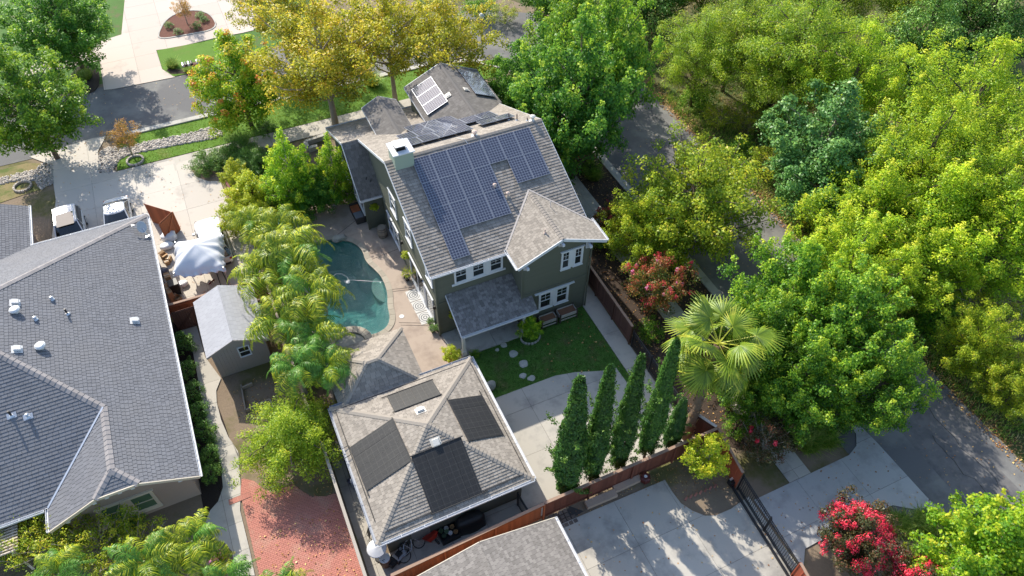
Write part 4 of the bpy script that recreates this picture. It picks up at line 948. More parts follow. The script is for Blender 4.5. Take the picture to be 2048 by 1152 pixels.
# satellite dish
x = -7
for _ in range(12): x, y = at(292, 470, gz_(x))
zc = gz_(x); dish = thing('satellite_dish', 'gray oval satellite dish at the upper corner of the gray house roof', 'satellite dish', (x, y, zc))
g = MB(); prof = []
nn = Vector((.5, -.45, .74)).normalized(); q = Vector((0, 0, 1)).rotation_difference(nn).to_matrix().to_4x4(); M4 = Matrix.Translation((x-.05, y+.25, zc+.55)) @ q
vs = [M4 @ Vector((0, 0, -.07))]; rg = 5; sg = 24
for i in range(1, rg+1):
    for j in range(sg):
        t = 2*math.pi*j/sg; rr = i/rg; vs.append(M4 @ Vector((.32*rr*math.cos(t), .42*rr*math.sin(t), .07*(rr*rr-1))))
fs = [(0, 1+j, 1+(j+1) % sg) for j in range(sg)]+[(1+(i-1)*sg+j, 1+i*sg+j, 1+i*sg+(j+1) % sg, 1+(i-1)*sg+(j+1) % sg) for i in range(1, rg) for j in range(sg)]
g.add(vs, fs, .5); dd = g.build('reflector', flat('dish_gray', (.42, .44, .46), .4), dish, smooth=True); sm = dd.modifiers.new('solid', 'SOLIDIFY'); sm.thickness = .012
g = MB(); g.tube([(x+.1, y-.2, zc+.02), (x+.05, y, zc+.35), (x-.03, y+.2, zc+.5)], .025, 8); g.cbox((x+.1, y-.2, zc+.03), (.25, .15, .02)); g.build('mast', STEEL, dish)
g = MB(); g.tube([(x-.05, y+.0, zc+.35), (x-.5, y+.3, zc+.75)], .012, 6); g.cbox((x-.52, y+.32, zc+.78), (.14, .08, .08)); g.build('feed_arm', STEEL, dish)

# ------------------------------------------------------------------ shed
sh = thing('shed', 'small tan shed with pale gray gable roof beside the left fence', 'shed', (-3.3, 33, 0))
sE, sR = 2.45, 3.25
roof_plane(sh, [(-5.1, 30.6, sE), (-5.1, 35.25, sE), (-3.4, 35.25, sR), (-3.4, 30.6, sR)], .33, .2, .008, SHG_SHED, DECKING_P, seed=60)
roof_plane(sh, [(-1.5, 30.6, sE-.1), (-1.5, 35.25, sE-.1), (-3.4, 35.25, sR), (-3.4, 30.6, sR)], .33, .2, .014, SHG_SHED, DECKING_P, seed=61)
for p, q in (((-5.1, 30.59, sE-.06), (-3.4, 30.59, sR-.06)), ((-1.5, 30.59, sE-.16), (-3.4, 30.59, sR-.06))): board(sh, p, q, SHEDW, .03, .12, 'rake_board')
for a, b, o, tp in (((-4.86, 30.85), (-1.75, 30.85), (0, -1), [(3.11, 2.4), (1.46, 3.15), (0, 2.5)]), ((-4.86, 30.85), (-4.86, 35), (-1, 0), [(4.15, 2.45), (0, 2.45)]), ((-1.75, 30.85), (-1.75, 35), (1, 0), [(4.15, 2.4), (0, 2.4)]), ((-4.86, 35), (-1.75, 35), (0, 1), [(3.11, 2.4), (1.46, 3.15), (0, 2.5)])):
    siding_wall(sh, a, b, 0, 0, SHEDW, o, step=9, top=tp)
for i in range(15):
    xx = -4.75+i*.2; MB().box(xx, xx+.02, 30.83, 30.85, .1, 2.4).build('batten', SHEDW, sh)
window(sh, (-3.05, 30.85, 1.75), .62, .85, (0, -1), trim=.04, grid=False, head=False)

# ------------------------------------------------------------------ bottom neighbour garage roof
ng = thing('lower_garage', 'tan shingled gable roof cropped by the bottom edge of the picture below the brown fence', 'garage', (4.9, 9, 0))
roof_plane(ng, [(8.85, 2, 2.62), (8.85, 13.55, 2.62), (4.85, 13.55, 3.62), (4.85, 2, 3.62)], .2, .14, .018, SHG_LOW, seed=70)
roof_plane(ng, [(.85, 2, 2.62), (.85, 13.55, 2.62), (4.85, 13.55, 3.62), (4.85, 2, 3.62)], .2, .14, .018, SHG_LOW, seed=71)
gutter(ng, (8.85, 2, 2.64), (8.85, 13.55, 2.64), out=(1, 0))
for p, q in (((8.85, 13.57, 2.56), (4.85, 13.57, 3.56)), ((.85, 13.57, 2.56), (4.85, 13.57, 3.56))): board(ng, p, q, TANTRIM, .04, .16, 'rake_board')
for a, b, o, tp in (((1.2, 13.2), (8.5, 13.2), (0, 1), [(7.3, 2.6), (3.65, 3.45), (0, 2.6)]), ((8.5, 2.3), (8.5, 13.2), (1, 0), [(10.9, 2.6), (0, 2.6)]), ((1.2, 2.3), (1.2, 13.2), (-1, 0), [(10.9, 2.6), (0, 2.6)])):
    siding_wall(ng, a, b, 0, 0, STUCCO, o, step=9, top=tp)
# ------------------------------------------------------------------ fences
PLK = {}
def fence(label, p, q, h=1.8, mat=DARKWOOD, board_w=.14, posts=2.4, rail_side=1, cap=True, name='wooden_fence', z=0, capmat=None, cat='fence', postmat=None):
    p = Vector((p[0], p[1], z)); q = Vector((q[0], q[1], z)); d = q-p; L = d.length; d.normalize(); nrm = Vector((-d.y, d.x, 0))*rail_side
    t = thing(name, label, cat, tuple(p)); rz = math.atan2(d.y, d.x); n = int(L/(board_w+.006))
    key = (h, board_w, mat.name)
    if key not in PLK:
        mb = MB(); mb.box(0, board_w, -.01, .01, .04, h-.03, .5); PLK[key] = mb.mesh('plank', mat)
    for i in range(n):
        link('plank', PLK[key], t, Matrix.Translation(p+d*(i*(board_w+.006))+Vector((0, 0, rnd.uniform(-.012, .012)))) @ Matrix.Rotation(rz+rnd.uniform(-.03, .03), 4, 'Z'))
    for zz_ in (.25, h-.25): MB().beam(p+nrm*.035+Vector((0, 0, zz_)), q+nrm*.035+Vector((0, 0, zz_)), .04, .09).build('rail', postmat or mat, t)
    k = max(1, round(L/posts))
    for i in range(k+1):
        c = p.lerp(q, i/k)+nrm*.07; MB().cbox(c+Vector((0, 0, h/2)), (.09, .09, h), rz).build('post', postmat or mat, t)
    if cap: MB().beam(p+nrm*.03+Vector((0, 0, h)), q+nrm*.03+Vector((0, 0, h)), .16, .035).build('cap_rail', capmat or mat, t)
    return t
OW = M('weathered_cap', (.33, .22, .16), .85, .3, 1, 12, bstr=.2)
fence('dark brown board fence running behind the cypress row to the palm corner', (8.95, 14.82), (19.55, 14.82), 1.8, M('fence_brown', (.17, .058, .035), .75, .3, .8, 10, objrnd=.35), rail_side=-1, capmat=OW)
fence('orange-brown board fence along the clutter behind the garage', (.6, 14.55), (8.9, 14.8), 1.8, REDWOOD, rail_side=-1, capmat=OW)
MB().cbox((8.95, 14.6, .95), (.12, .5, 1.95)).build('fence_end_post', OW, None, label='pale wooden post where the two fences behind the garage meet', cat='post') if False else None
fence('short white-topped fence section beside the fan palm trunk', (19.6, 14.9), (18.95, 16.35), 1.8, DARKWOOD, capmat=flat('pale_cap', (.6, .55, .52), .6))
fence('dark wooden fence along the path right of the green house', (19.05, 29.5), (19.0, 22.9), 1.8, DARKWOOD, rail_side=-1, capmat=OW)
fence('dark side fence behind the green house', (19.3, 40), (19.05, 29.6), 1.8, DARKWOOD, rail_side=-1)
REDP = M('red_fence_boards', (.42, .10, .05), .7, .2, .8, 10, objrnd=.2)
def panel_fence(label, p, q, h=1.75):
    p = Vector((*p, 0)); q = Vector((*q, 0)); L = (q-p).length; d = (q-p).normalized(); t = thing('red_fence', label, 'fence', tuple(p)); n = max(2, round(L/.38)); rz = math.atan2(d.y, d.x)
    for i in range(n):
        c = p.lerp(q, (i+.5)/n); MB().cbox(c+Vector((0, 0, h/2)), (L/n-.015, .03, h), rz).build('panel', REDP, t)
        e = p.lerp(q, i/n); nn = Vector((-d.y, d.x, 0))
        for s in (-1, 1): MB().cbox(e+nn*s*.03+Vector((0, 0, h/2)), (.06, .03, h), rz).build('batten', REDP, t)
    MB().beam(p+Vector((0, 0, h+.02)), q+Vector((0, 0, h+.02)), .14, .04).build('cap_rail', OW, t)
panel_fence('sunlit red batten fence between the fence corner and the black sliding gate', (19.62, 14.8), (19.25, 12.0))
panel_fence('red batten fence below the lower end of the black sliding gate', (19.0, 6.9), (18.6, 4.2), 1.6)
fence('weathered gray board fence between the brick patio and the garage side path', (-.48, 23.0), (-.5, 9), 1.75, OLDWOOD, rail_side=-1, capmat=flat('gray_cap', (.36, .32, .27), .8))
fence('brown fence between the pale shed and the cluttered driveway', (-6.75, 36.35), (-.7, 36.2), 1.8, REDWOOD, rail_side=-1, capmat=OW)
fence('dark fence hidden under the pool palms beside the shed', (-.7, 36.2), (-.65, 23.1), 1.75, DARKWOOD, rail_side=1, capmat=OLDWOOD)
fence('low maroon board panel at the end of the golden hedge', (-1.3, 48.0), (-.8, 44.8), 1.2, M('maroon_boards', (.14, .03, .03), .7, .2, 1, 10))
# wooden gates
def wood_gate(label, p, q, h, mat, brace=True, faces=-1, bw=.14):
    p = Vector((*p, 0)); q = Vector((*q, 0)); L = (q-p).length; d = (q-p).normalized(); nn = Vector((-d.y, d.x, 0))*faces; rz = math.atan2(d.y, d.x)
    t = thing('wooden_gate', label, 'gate', tuple(p)); n = round(L/bw)
    for i in range(n):
        c = p.lerp(q, (i+.5)/n); MB().cbox(c+Vector((0, 0, h/2+.04)), (L/n-.006, .02, h), rz).build('plank', mat, t)
    if brace:
        o = nn*.03
        for a, b in (((0, .12), (1, .12)), ((0, h-.08), (1, h-.08)), ((0, .1), (0, h)), ((1, .1), (1, h)), ((0, .15), (1, h-.12))):
            MB().beam(p.lerp(q, a[0])+o+Vector((0, 0, a[1])), p.lerp(q, b[0])+o+Vector((0, 0, b[1])), .10, .05, up=(nn.x, nn.y, 0)).build('frame_board', mat, t)
g1, g2, g3 = at(285, 403, 1.8), at(340, 422, 1.8), at(357, 462, 0)
wood_gate('open orange-brown driveway gate leaf, boards facing up the picture', at(288, 408, 1.8), at(341, 424, 1.8), 1.8, REDWOOD, False)
wood_gate('orange-brown gate leaf with Z brace beside the covered clutter', at(341, 426, 1.8), at(356, 458, 1.2), 1.8, REDWOOD, True, 1) if False else wood_gate('orange-brown gate leaf with diagonal brace next to the white bags', at(318, 448, 1.8), at(344, 424, 1.8), 1.8, REDWOOD, True, -1)
wood_gate('dark braced gate across the walk between the gray house and the shed', (-6.6, 35.6), (-5.2, 35.6), 1.75, DARKWOOD, True, -1)
# iron fence and gates
def iron(label, p, q, h, posts=True, step=.12, name='iron_fence', cat='fence', zoff=.05, double=False):
    p = Vector((*p, 0)); q = Vector((*q, 0)); L = (q-p).length; d = (q-p).normalized(); rz = math.atan2(d.y, d.x); t = thing(name, label, cat, tuple(p))
    key = ('bar', h)
    if key not in PLK:
        mb = MB(); mb.box(-.011, .011, -.011, .011, .1, h, .5); PLK[key] = mb.mesh('bar', IRON)
    n = int(L/step)
    for i in range(1, n): link('bar', PLK[key], t, Matrix.Translation(p+d*(i*L/n)) @ Matrix.Rotation(rz, 4, 'Z'))
    for zq in ((.12, h, h-.22) if not double else (.14, .3, h, h-.18)): MB().beam(p+Vector((0, 0, zq)), q+Vector((0, 0, zq)), .045, .05).build('rail', IRON, t)
    k = max(1, round(L/2.3))
    for i in range(k+1): c = p.lerp(q, i/k); MB().cbox(c+Vector((0, 0, h/2+.05)), (.07, .07, h+.12), rz).build('post', IRON, t)
    return t
iron('black iron fence from the dark wooden fence towards the fan palm', (19.0, 22.7), (18.95, 16.4), 1.5)
iron('black sliding driveway gate, upper leaf nearest the red fence', (19.3, 11.9), (19.15, 9.4), 1.55, step=.13, name='sliding_gate', cat='gate', double=True)
iron('black sliding driveway gate, lower leaf with wheels', (19.15, 9.35), (19.0, 6.95), 1.45, step=.13, name='sliding_gate', cat='gate', double=True)
MB().beam((19.1, 12.2, .12), (18.75, 6.2, .12), .12, .1).build('gate_track', IRON, None, label='black steel guide beam on the concrete under the sliding gate', cat='track')
for i, (x, y, lab) in enumerate(((19.15, 12.3, 'black gate motor box beside the red fence end'), (18.65, 6.5, 'chrome and black gate motor at the lower end of the sliding gate'))):
    t = thing('gate_motor', lab, 'gate motor', (x, y, 0)); MB().cbox((x, y, .2), (.3, .35, .38), .1).build('housing', IRON, t, bevel=.03)
    g = MB(); g.tube([(x-.2, y, .25), (x+.2, y, .25)], .12, 16); g.build('wheel', STEEL if i else IRON, t)
    MB().cbox((x+.02, y+.1, .42), (.2, .12, .06), .1).build('cover', STEEL, t)
iron('small black iron gate behind the garage corner', (8.0, 16.0), (8.1, 14.9), 1.4, step=.1, name='iron_gate', cat='gate')

# ------------------------------------------------------------------ vehicles
def loft(mb, rings, cap=True, r=None):
    n = len(rings[0]); vs = [p for ring in rings for p in ring]; k = len(rings)
    fs = [(i*n+j, i*n+(j+1) % n, (i+1)*n+(j+1) % n, (i+1)*n+j) for i in range(k-1) for j in range(n)]
    if cap: fs += [tuple(range(n-1, -1, -1)), tuple(range((k-1)*n, k*n))]
    return mb.add(vs, fs, r)
def ring(x, hw, z0, z1, tuck=.06, crown_=.03):
    """closed cross-section at x, going round from the lower left"""
    h = z1-z0
    return [(x, -hw+tuck, z0), (x, hw-tuck, z0), (x, hw, z0+h*.25), (x, hw, z0+h*.62), (x, hw-.03, z0+h*.88), (x, hw-.10, z1-crown_*.3), (x, hw*.5, z1+crown_*.6), (x, 0, z1+crown_), (x, -hw*.5, z1+crown_*.6), (x, -hw+.10, z1-crown_*.3), (x, -hw+.03, z0+h*.88), (x, -hw, z0+h*.62), (x, -hw, z0+h*.25)]
def car(name, label, x, y, rz, L, Wd, Ht, style, sunroof=None, rails=False, cat='car'):
    """nose towards local +X"""
    t = thing(name, label, cat, (x, y, .03)); hw = Wd/2; belt = Ht*(.60 if style == 'suv' else .62)
    Wm = Matrix.Translation((x, y, .03)) @ Matrix.Rotation(rz, 4, 'Z')
    def B(mb, nm, mat, **k): return mb.build(nm, mat, t, world=Wm, **k)
    b = MB(); hood = belt*(.93 if style == 'suv' else .86); rear = belt*(.98 if style == 'suv' else .97)
    st = [(-L/2, hw*.80, .38, rear*.86), (-L/2+.10, hw*.92, .28, rear*.97), (-L/2+.45, hw*.99, .22, rear), (-L*.2, hw, .2, belt), (L*.1, hw, .2, belt), (L*.22, hw*.995, .2, hood*1.04), (L*.36, hw*.98, .2, hood), (L/2-.28, hw*.93, .24, hood*.93), (L/2-.06, hw*.80, .32, hood*.80), (L/2, hw*.68, .4, hood*.66)]
    loft(b, [ring(*s) for s in st]); o = B(b, 'body', CARWHITE, smooth=True); sb = o.modifiers.new('sub', 'SUBSURF'); sb.levels = 1; sb.render_levels = 2
    # glasshouse
    if style == 'suv': xa0, xa1, xb0, xb1 = -L/2+.12, L*.21, -L/2+.42, L*.03
    else: xa0, xa1, xb0, xb1 = -L*.40, L*.24, -L*.20, L*.02
    hb, ht = hw-.06, hw-.24
    def sq(xs, xe, h, z, rr=.12): 
        c = .08; return [(xs+c, -h, z), (xe-c*2, -h, z), (xe, -h+.28, z), (xe+.04, 0, z+.0), (xe, h-.28, z), (xe-c*2, h, z), (xs+c, h, z), (xs, h-.2, z), (xs-.03, 0, z), (xs, -h+.2, z)]
    g = MB(); loft(g, [sq(xa0, xa1, hb, belt-.02), sq((xa0*.4+xb0*.6), (xa1*.45+xb1*.55), (hb+ht)/2+.03, (belt+Ht-.05)/2+.03), sq(xb0, xb1, ht, Ht-.05)]); B(g, 'windows', CARGLASS)
    r = MB(); loft(r, [sq(xb0-.04, xb1+.05, ht+.03, Ht-.07), sq(xb0-.01, xb1+.01, ht+.0, Ht-.02), sq(xb0+.12, xb1-.15, ht-.14, Ht+.015)]); ro = B(r, 'roof', CARWHITE, smooth=False)
    for s in (-1, 1):
        for (xa, xb) in ((xa1-.16, xb1-.12), (L*-.03, L*-.045), (xa0+.2, xb0+.12)):
            p = MB(); p.beam((xa, s*(hb+.0), belt-.03), (xb, s*(ht+.01), Ht-.05), .07, .05); B(p, 'pillar', CARWHITE)
        m = MB(); m.cbox((L*.15, s*(hw+.1), belt+.02), (.16, .2, .14)); o = B(m, 'mirror', BLACK if style == 'truck' else CARWHITE, bevel=.04)
        h = MB(); h.cbox((L/2-.16, s*hw*.72, hood*.74), (.22, .26, .12), -s*.35); B(h, 'headlight', CARGLASS, bevel=.03)
        h = MB(); h.cbox((-L/2+.10, s*hw*.74, rear*.8), (.12, .3, .16)); B(h, 'tail_light', flat('tail_red', (.35, .02, .02), .3) if 'tail_red' not in bpy.data.materials else bpy.data.materials['tail_red'], bevel=.02)
        for xx in (-L*.30, L*.31):
            w = MB(); w.tube([(xx, s*(hw-.20), .33), (xx, s*(hw+.01), .33)], .34, 22); wo = B(w, 'wheel', RUBBER)
            w = MB(); w.tube([(xx, s*(hw), .33), (xx, s*(hw+.022), .33)], .22, 14); ri = w.mesh('rim', STEEL); rj = bpy.data.objects.new('rim', ri); COL.objects.link(rj); rj.parent = wo
    sm = MB(); sm.box(-L/2-.01, -L/2+.08, -hw*.75, hw*.75, .34, .52); sm.box(L/2-.06, L/2+.02, -hw*.55, hw*.55, .3, .5); B(sm, 'bumper', BLACK, bevel=.02)
    cutl = MB()
    for s in (-1, 1): cutl.beam((-L*.04, s*(hw+.002), .35), (-L*.04, s*(hw-.01), belt), .012, .012); cutl.beam((L*.165, s*(hw+.002), .4), (L*.165, s*(hw-.01), belt), .012, .012)
    cutl.beam((xa1+.1, -hw*.86, hood*1.03+.0), (xa1+.1, hw*.86, hood*1.03), .015, .02); B(cutl, 'seams', BLACK)
    if sunroof:
        x0, x1, yy = sunroof; s_ = MB(); s_.box(x0, x1, -yy, yy, Ht+.005, Ht+.022); B(s_, 'sunroof', CARGLASS)
    if rails:
        for s in (-1, 1): q = MB(); q.beam((xb0+.2, s*(ht-.02), Ht+.03), (xb1-.1, s*(ht-.02), Ht+.03), .03, .03); B(q, 'roof_rail', STEEL)
    return t
car('parked_car', 'white SUV with a large dark sunroof parked nose towards the gray house', -12.05, 47.0, -math.pi/2+.02, 4.6, 1.9, 1.68, 'suv', sunroof=(-1.0, .35, .56), rails=True)
car('parked_car', 'white sedan with a rounded roof parked between the SUV and the open gate', -8.95, 47.1, -math.pi/2-.03, 4.7, 1.84, 1.42, 'sedan')
car('parked_car', 'white wagon parked under the edge of the white canopy', -3.2, 42.2, math.pi/2+.02, 4.8, 1.92, 1.66, 'suv')
car('parked_car', 'dark car nose cut off by the top edge on the far driveway', at(452, -22, .6)[0], at(452, -22, .6)[1], math.pi/2, 4.5, 1.8, 1.45, 'sedan') if False else None

# canopy
cnp = thing('canopy', 'wrinkled white pop-up canopy over the clutter beside the white wagon', 'canopy', (-4.3, 39.6, 0))
cz = 2.15; P00, P10, P11, P01 = [Vector((*at(a, b, cz), cz)) for a, b in ((344, 548), (449, 536), (445, 466), (347, 482))]; pk = Vector((*at(390, 492, 2.95), 2.95))
N1 = 40; V = []; Q = []; rr = np.random.default_rng(3)
for i in range(N1+1):
    for j in range(N1+1):
        u, v = i/N1, j/N1; p = P00*(1-u)*(1-v)+P10*u*(1-v)+P11*u*v+P01*(1-u)*v
        cu, cv = .5, .55; e = max(abs(u-cu)/(.5), abs(v-cv)/(.5 if v < cv else .45)); e = min(1, e)
        h = (pk.z-cz)*(1-e)**.9
        a_ = math.atan2(v-cv, u-cu); h += e*(.06*math.sin(a_*8+.7+2*math.sin(a_*2))+.035*math.sin(a_*5+.7)+.03*math.sin(u*11+v*7+1)+.022*math.sin(v*19-u*13)+.03*math.sin((u-v)*16)*math.sin(v*9)); h -= .20*math.sin(math.pi*(u if abs(v-.5) > abs(u-.5) else v))*e**4
        off = (Vector((pk.x, pk.y, 0))-Vector(((P00+P10+P11+P01)/4).xy.to_3d()))*(1-e)
        q = Vector((p.x+off.x*.6, p.y+off.y*.6, cz+h)); 
        edge = 1-min(u, 1-u, v, 1-v)*12
        if edge > 0: q.z -= .22*edge*(1+.4*math.sin((u+v)*40)); c_ = (P00+P10+P11+P01)/4; d_ = (q-c_); d_.z = 0; q += d_.normalized()*(.05*math.sin((u-v)*34)*edge)
        V.append(tuple(q))
for i in range(N1):
    for j in range(N1): k = i*(N1+1)+j; Q.append((k, k+N1+1, k+N1+2, k+1))
o = link('canopy_cloth', fastmesh('canopy_cloth', np.array(V), np.array(Q), CLOTHW, [.5]*len(Q), True), cnp); sm = o.modifiers.new('solid', 'SOLIDIFY'); sm.thickness = .01
for p in (P00, P10, P11, P01):
    c_ = (P00+P10+P11+P01)/4; p = p.lerp(c_, .06); MB().box(p.x-.025, p.x+.025, p.y-.025, p.y+.025, .03, cz).build('leg', STEEL, cnp)

# ------------------------------------------------------------------ clutter under and beside the canopy
def box_item(name, label, cat, px, py, z, size, rz, mat, group=None, z0=.03, flaps=False):
    x, y = at(px, py, z0+z/2); t = thing(name, label, cat, (x, y, z0), group)
    a, b = size; Wm = Matrix.Translation((x, y, z0)) @ Matrix.Rotation(rz, 4, 'Z')
    g = MB(); g.box(-a/2, a/2, -b/2, -b/2+.015, 0, z); g.box(-a/2, a/2, b/2-.015, b/2, 0, z); g.box(-a/2, -a/2+.015, -b/2+.015, b/2-.015, 0, z); g.box(a/2-.015, a/2, -b/2+.015, b/2-.015, 0, z); g.box(-a/2+.015, a/2-.015, -b/2+.015, b/2-.015, .0, .04 if flaps else z-.01); g.build('box_body', mat, t, world=Wm)
    if flaps:
        for s in (-1, 1):
            f = MB(); f.add([(-a/2, s*b/2, z), (a/2, s*b/2, z), (a/2, s*(b/2+.16), z+.05), (-a/2, s*(b/2+.16), z+.05)], [(0, 1, 2, 3)]); f.build('flap', mat, t, world=Wm)
    else:
        f = MB(); f.box(-a/2, a/2, -.03, .03, z+.001, z+.004); f.build('tape', TANTRIM, t, world=Wm)
    return t
for i, (px, py, z, sz, rz, lab) in enumerate(((328, 512, .4, (.4, .3), .5, 'small open cardboard box at the top of the pile by the gray eave'), (338, 518, .35, (.35, .3), 1.1, 'small cardboard box beside the open one'), (334, 525, .3, (.3, .3), .2, 'cardboard box in front of the two small ones'), (338, 560, 1.0, (.35, .5), .1, 'tall narrow cardboard box standing under the canopy corner'), (340, 585, .9, (.3, 1.0), .1, 'long cardboard box standing next to the black bin'), (355, 597, .35, (.4, .35), .7, 'open cardboard box at the bottom of the pile'))):
    box_item('cardboard_box', lab, 'box', px, py, z, sz, rz, CARD, 'cardboard boxes beside the gray eave', flaps=i in (0, 5))
def wheelie(name, label, px, py, mat, rz=0, h=1.05):
    x, y = at(px, py, h/2); t = thing(name, label, 'bin', (x, y, .03)); Wm = Matrix.Translation((x, y, .03)) @ Matrix.Rotation(rz, 4, 'Z')
    g = MB(); a, b = .22, .29
    vs = [(-a, -a, .05), (a, -a, .05), (a, a, .05), (-a, a, .05), (-b, -b, h), (b, -b, h), (b, b, h), (-b, b, h)]
    g.add(vs, [(3, 2, 1, 0), (4, 5, 6, 7), (0, 1, 5, 4), (1, 2, 6, 5), (2, 3, 7, 6), (3, 0, 4, 7)]); g.build('bin_body', mat, t, world=Wm, bevel=.02)
    g = MB(); g.box(-b-.03, b+.03, -b-.03, b+.05, h+.002, h+.06); g.build('lid', mat, t, world=Wm, bevel=.02)
    g = MB(); g.tube([(-.25, .3, .12), (.25, .3, .12)], .11, 12); g.build('wheel', RUBBER, t, world=Wm)
wheelie('wheeled_bin', 'black wheeled bin at the lower end of the clutter beside the gray eave', 351, 577, BLACK, .1)
# white bags and pallets
def bag(label, px, py, s, mat, seed, name='bag', h=.5, cat='bag'):
    x, y = at(px, py, h*.5); r = random.Random(seed); g = MB(); prof = 9; ringn = 14; vs = []; 
    for i in range(prof):
        a = math.pi*i/(prof-1); 
        for j in range(ringn):
            t_ = 2*math.pi*j/ringn; k = s*(.55+.45*abs(math.sin(a))**.6)*(1 if 0 < i < prof-1 else .15)*r.uniform(.88, 1.1)
            vs.append((x+k*math.cos(t_)*1.15, y+k*math.sin(t_)*.85, .03+max(0, h*(1-math.cos(a))/2+r.uniform(-.03, .03)*(0 < i < prof-1))))
    fs = [(i*ringn+j, i*ringn+(j+1) % ringn, (i+1)*ringn+(j+1) % ringn, (i+1)*ringn+j) for i in range(prof-1) for j in range(ringn)]+[tuple(range(ringn-1, -1, -1)), tuple(range((prof-1)*ringn, prof*ringn))]
    g.add(vs, fs); return g.build(name, mat, None, smooth=True, label=label, cat=cat)
PLASTW = flat('white_plastic', (.74, .75, .78), .35)
bag('white plastic-wrapped bundle beside the braced gate', 338, 474, .48, PLASTW, 1, 'wrapped_bundle', .6, 'bundle'); bag('gray-white bundle between the canopy and the gate', 334, 492, .42, PLASTW, 2, 'wrapped_bundle', .35, 'bundle')
bag('crumpled white bag under the lower edge of the canopy', 366, 568, .3, PLASTW, 3, 'plastic_bag', .3); bag('dark bag against the gray house wall under the canopy edge', 326, 545, .35, flat('dark_bag', (.10, .10, .13), .5), 4, 'plastic_bag', .5); bag('dark bag behind the cardboard boxes', 322, 575, .35, flat('dark_bag2', (.12, .12, .16), .5), 5, 'plastic_bag', .5)
for i, (px, py) in enumerate(((418, 571), (424, 566))):
    x, y = at(px, py); g = MB(); g.tube([(x, y, .1), (x+.22, y+.12, .16)], .05, 8); g.tube([(x+.05, y+.1, .12), (x+.2, y-.05, .1)], .03, 8)
    g.build('toy_part', flat('maroon_plastic%d' % i, (.12, .025, .03), .5), None, label=['maroon toy lying on the driveway below the canopy, left piece', 'maroon toy lying on the driveway below the canopy, right piece'][i], cat='toy')
x, y = at(462, 553); MB().cbox((x, y, .05), (.25, .18, .05), .6).build('brown_rag', CARD, None, label='crumpled tan rag on the driveway near the brown fence', cat='rag')
for i, (a, b) in enumerate((((433, 545), (442, 572)), ((445, 545), (458, 572)))): MB().beam((*at(*a), .05), (*at(*b), .05), .05, .04).build('dark_pole', BLACK, None, label=['dark pole lying on the driveway behind the wagon, left', 'dark pole lying on the driveway behind the wagon, right'][i], cat='pole')

# ------------------------------------------------------------------ patio things
def barrel(x, y, label, r=.36, h=.9):
    t = thing('wine_barrel', label, 'barrel', (x, y, .03)); OAK = M('oak_staves', (.30, .25, .20), .8, .3, 2, 14, objrnd=.25, bstr=.2)
    for k in range(18):
        a0, a1 = 2*math.pi*k/18, 2*math.pi*(k+1)/18-.02; vs = []; lv = [(r*.82, 0), (r*.95, h*.25), (r, h*.5), (r*.95, h*.75), (r*.82, h)]
        for rr_, z in lv:
            for q in (0, .03): vs += [(x+(rr_-q)*math.cos(a0), y+(rr_-q)*math.sin(a0), .03+z), (x+(rr_-q)*math.cos(a1), y+(rr_-q)*math.sin(a1), .03+z)]
        fs = []
        for i in range(4): b_ = i*4; fs += [(b_, b_+1, b_+5, b_+4), (b_+3, b_+2, b_+6, b_+7)]
        fs += [(16, 17, 19, 18)]
        MB().add(vs, fs).build('stave', OAK, t)
    MB().lathe((x, y, .03), [(r*.76, h-.06), (r*.76, h-.03)], 24).build('barrel_head', OAK, t)
    for z in (.08, .25, .65, .82):
        rr_ = r*(.82+.18*math.sin(math.pi*z/.9))+.008; MB().tube([(x, y, .03+z), (x, y, .03+z+.045)], rr_, 24, cap=False).build('hoop', flat('hoop_iron', (.08, .07, .06), .6) if 'hoop_iron' not in bpy.data.materials else bpy.data.materials['hoop_iron'], t)
barrel(7.85, 38.45, 'weathered oak barrel in the corner between the wing and the pool-side wall')
def pot_plant(label, x, y, r, h, k, R, H, mat=TERRA, z=.03, cat='potted plant'):
    t = thing('potted_plant', label, cat, (x, y, z))
    MB().lathe((x, y, z), [(r*.62, 0), (r*.95, h*.85), (r*1.08, h*.86), (r*1.08, h), (r*.9, h), (r*.88, h*.9)], 18).build('pot', mat, t)
    MB().lathe((x, y, z), [(r*.8, h*.84), (r*.8, h*.88)], 12).build('soil', MULCHD, t)
    if k:
        cm, wm, R0, H0 = KIND_LATER.get(k, (None,)*4) if False else (None, None, 1, 1)
        PENDING.append((k, t, x, y, z+h*.8, R, H))
PENDING = []
pot_plant('terracotta pot with a sparse plant on the patio above the pool', *at(639, 415), .26, .42, 'bushg', .25, .4)
pot_plant('large round pot with a spreading plant near the wing windows', *at(668, 412), .33, .4, 'bushg', .6, .7, GRANITE)
pot_plant('terracotta pot with a bare-stemmed plant next to the wing windows', *at(682, 405), .3, .45, 'scrub', .5, 1.0)
pot_plant('small pot with a brownish plant beside the sliding door by the pool', *at(815, 560), .22, .3, 'scrub', .45, .7, BLACK)
pot_plant('terracotta pot with a yellow-green bush next to the porch post', 8.25, 26.2, .32, .45, 'golden', .55, .95)
for i, (px, py, s) in enumerate(((862, 650, .2), (866, 664, .18), (877, 662, .17))):
    pot_plant(['rounded succulent pot at the front corner of the green house, rear one', 'rounded succulent pot at the front corner of the green house, left one', 'small round pot at the front corner of the green house, right one'][i], *at(px, py), s, .3, 'bush', .28, .3, M('pot_glaze%d' % i, (.16, .17, .10), .6, .2, 2, 10))
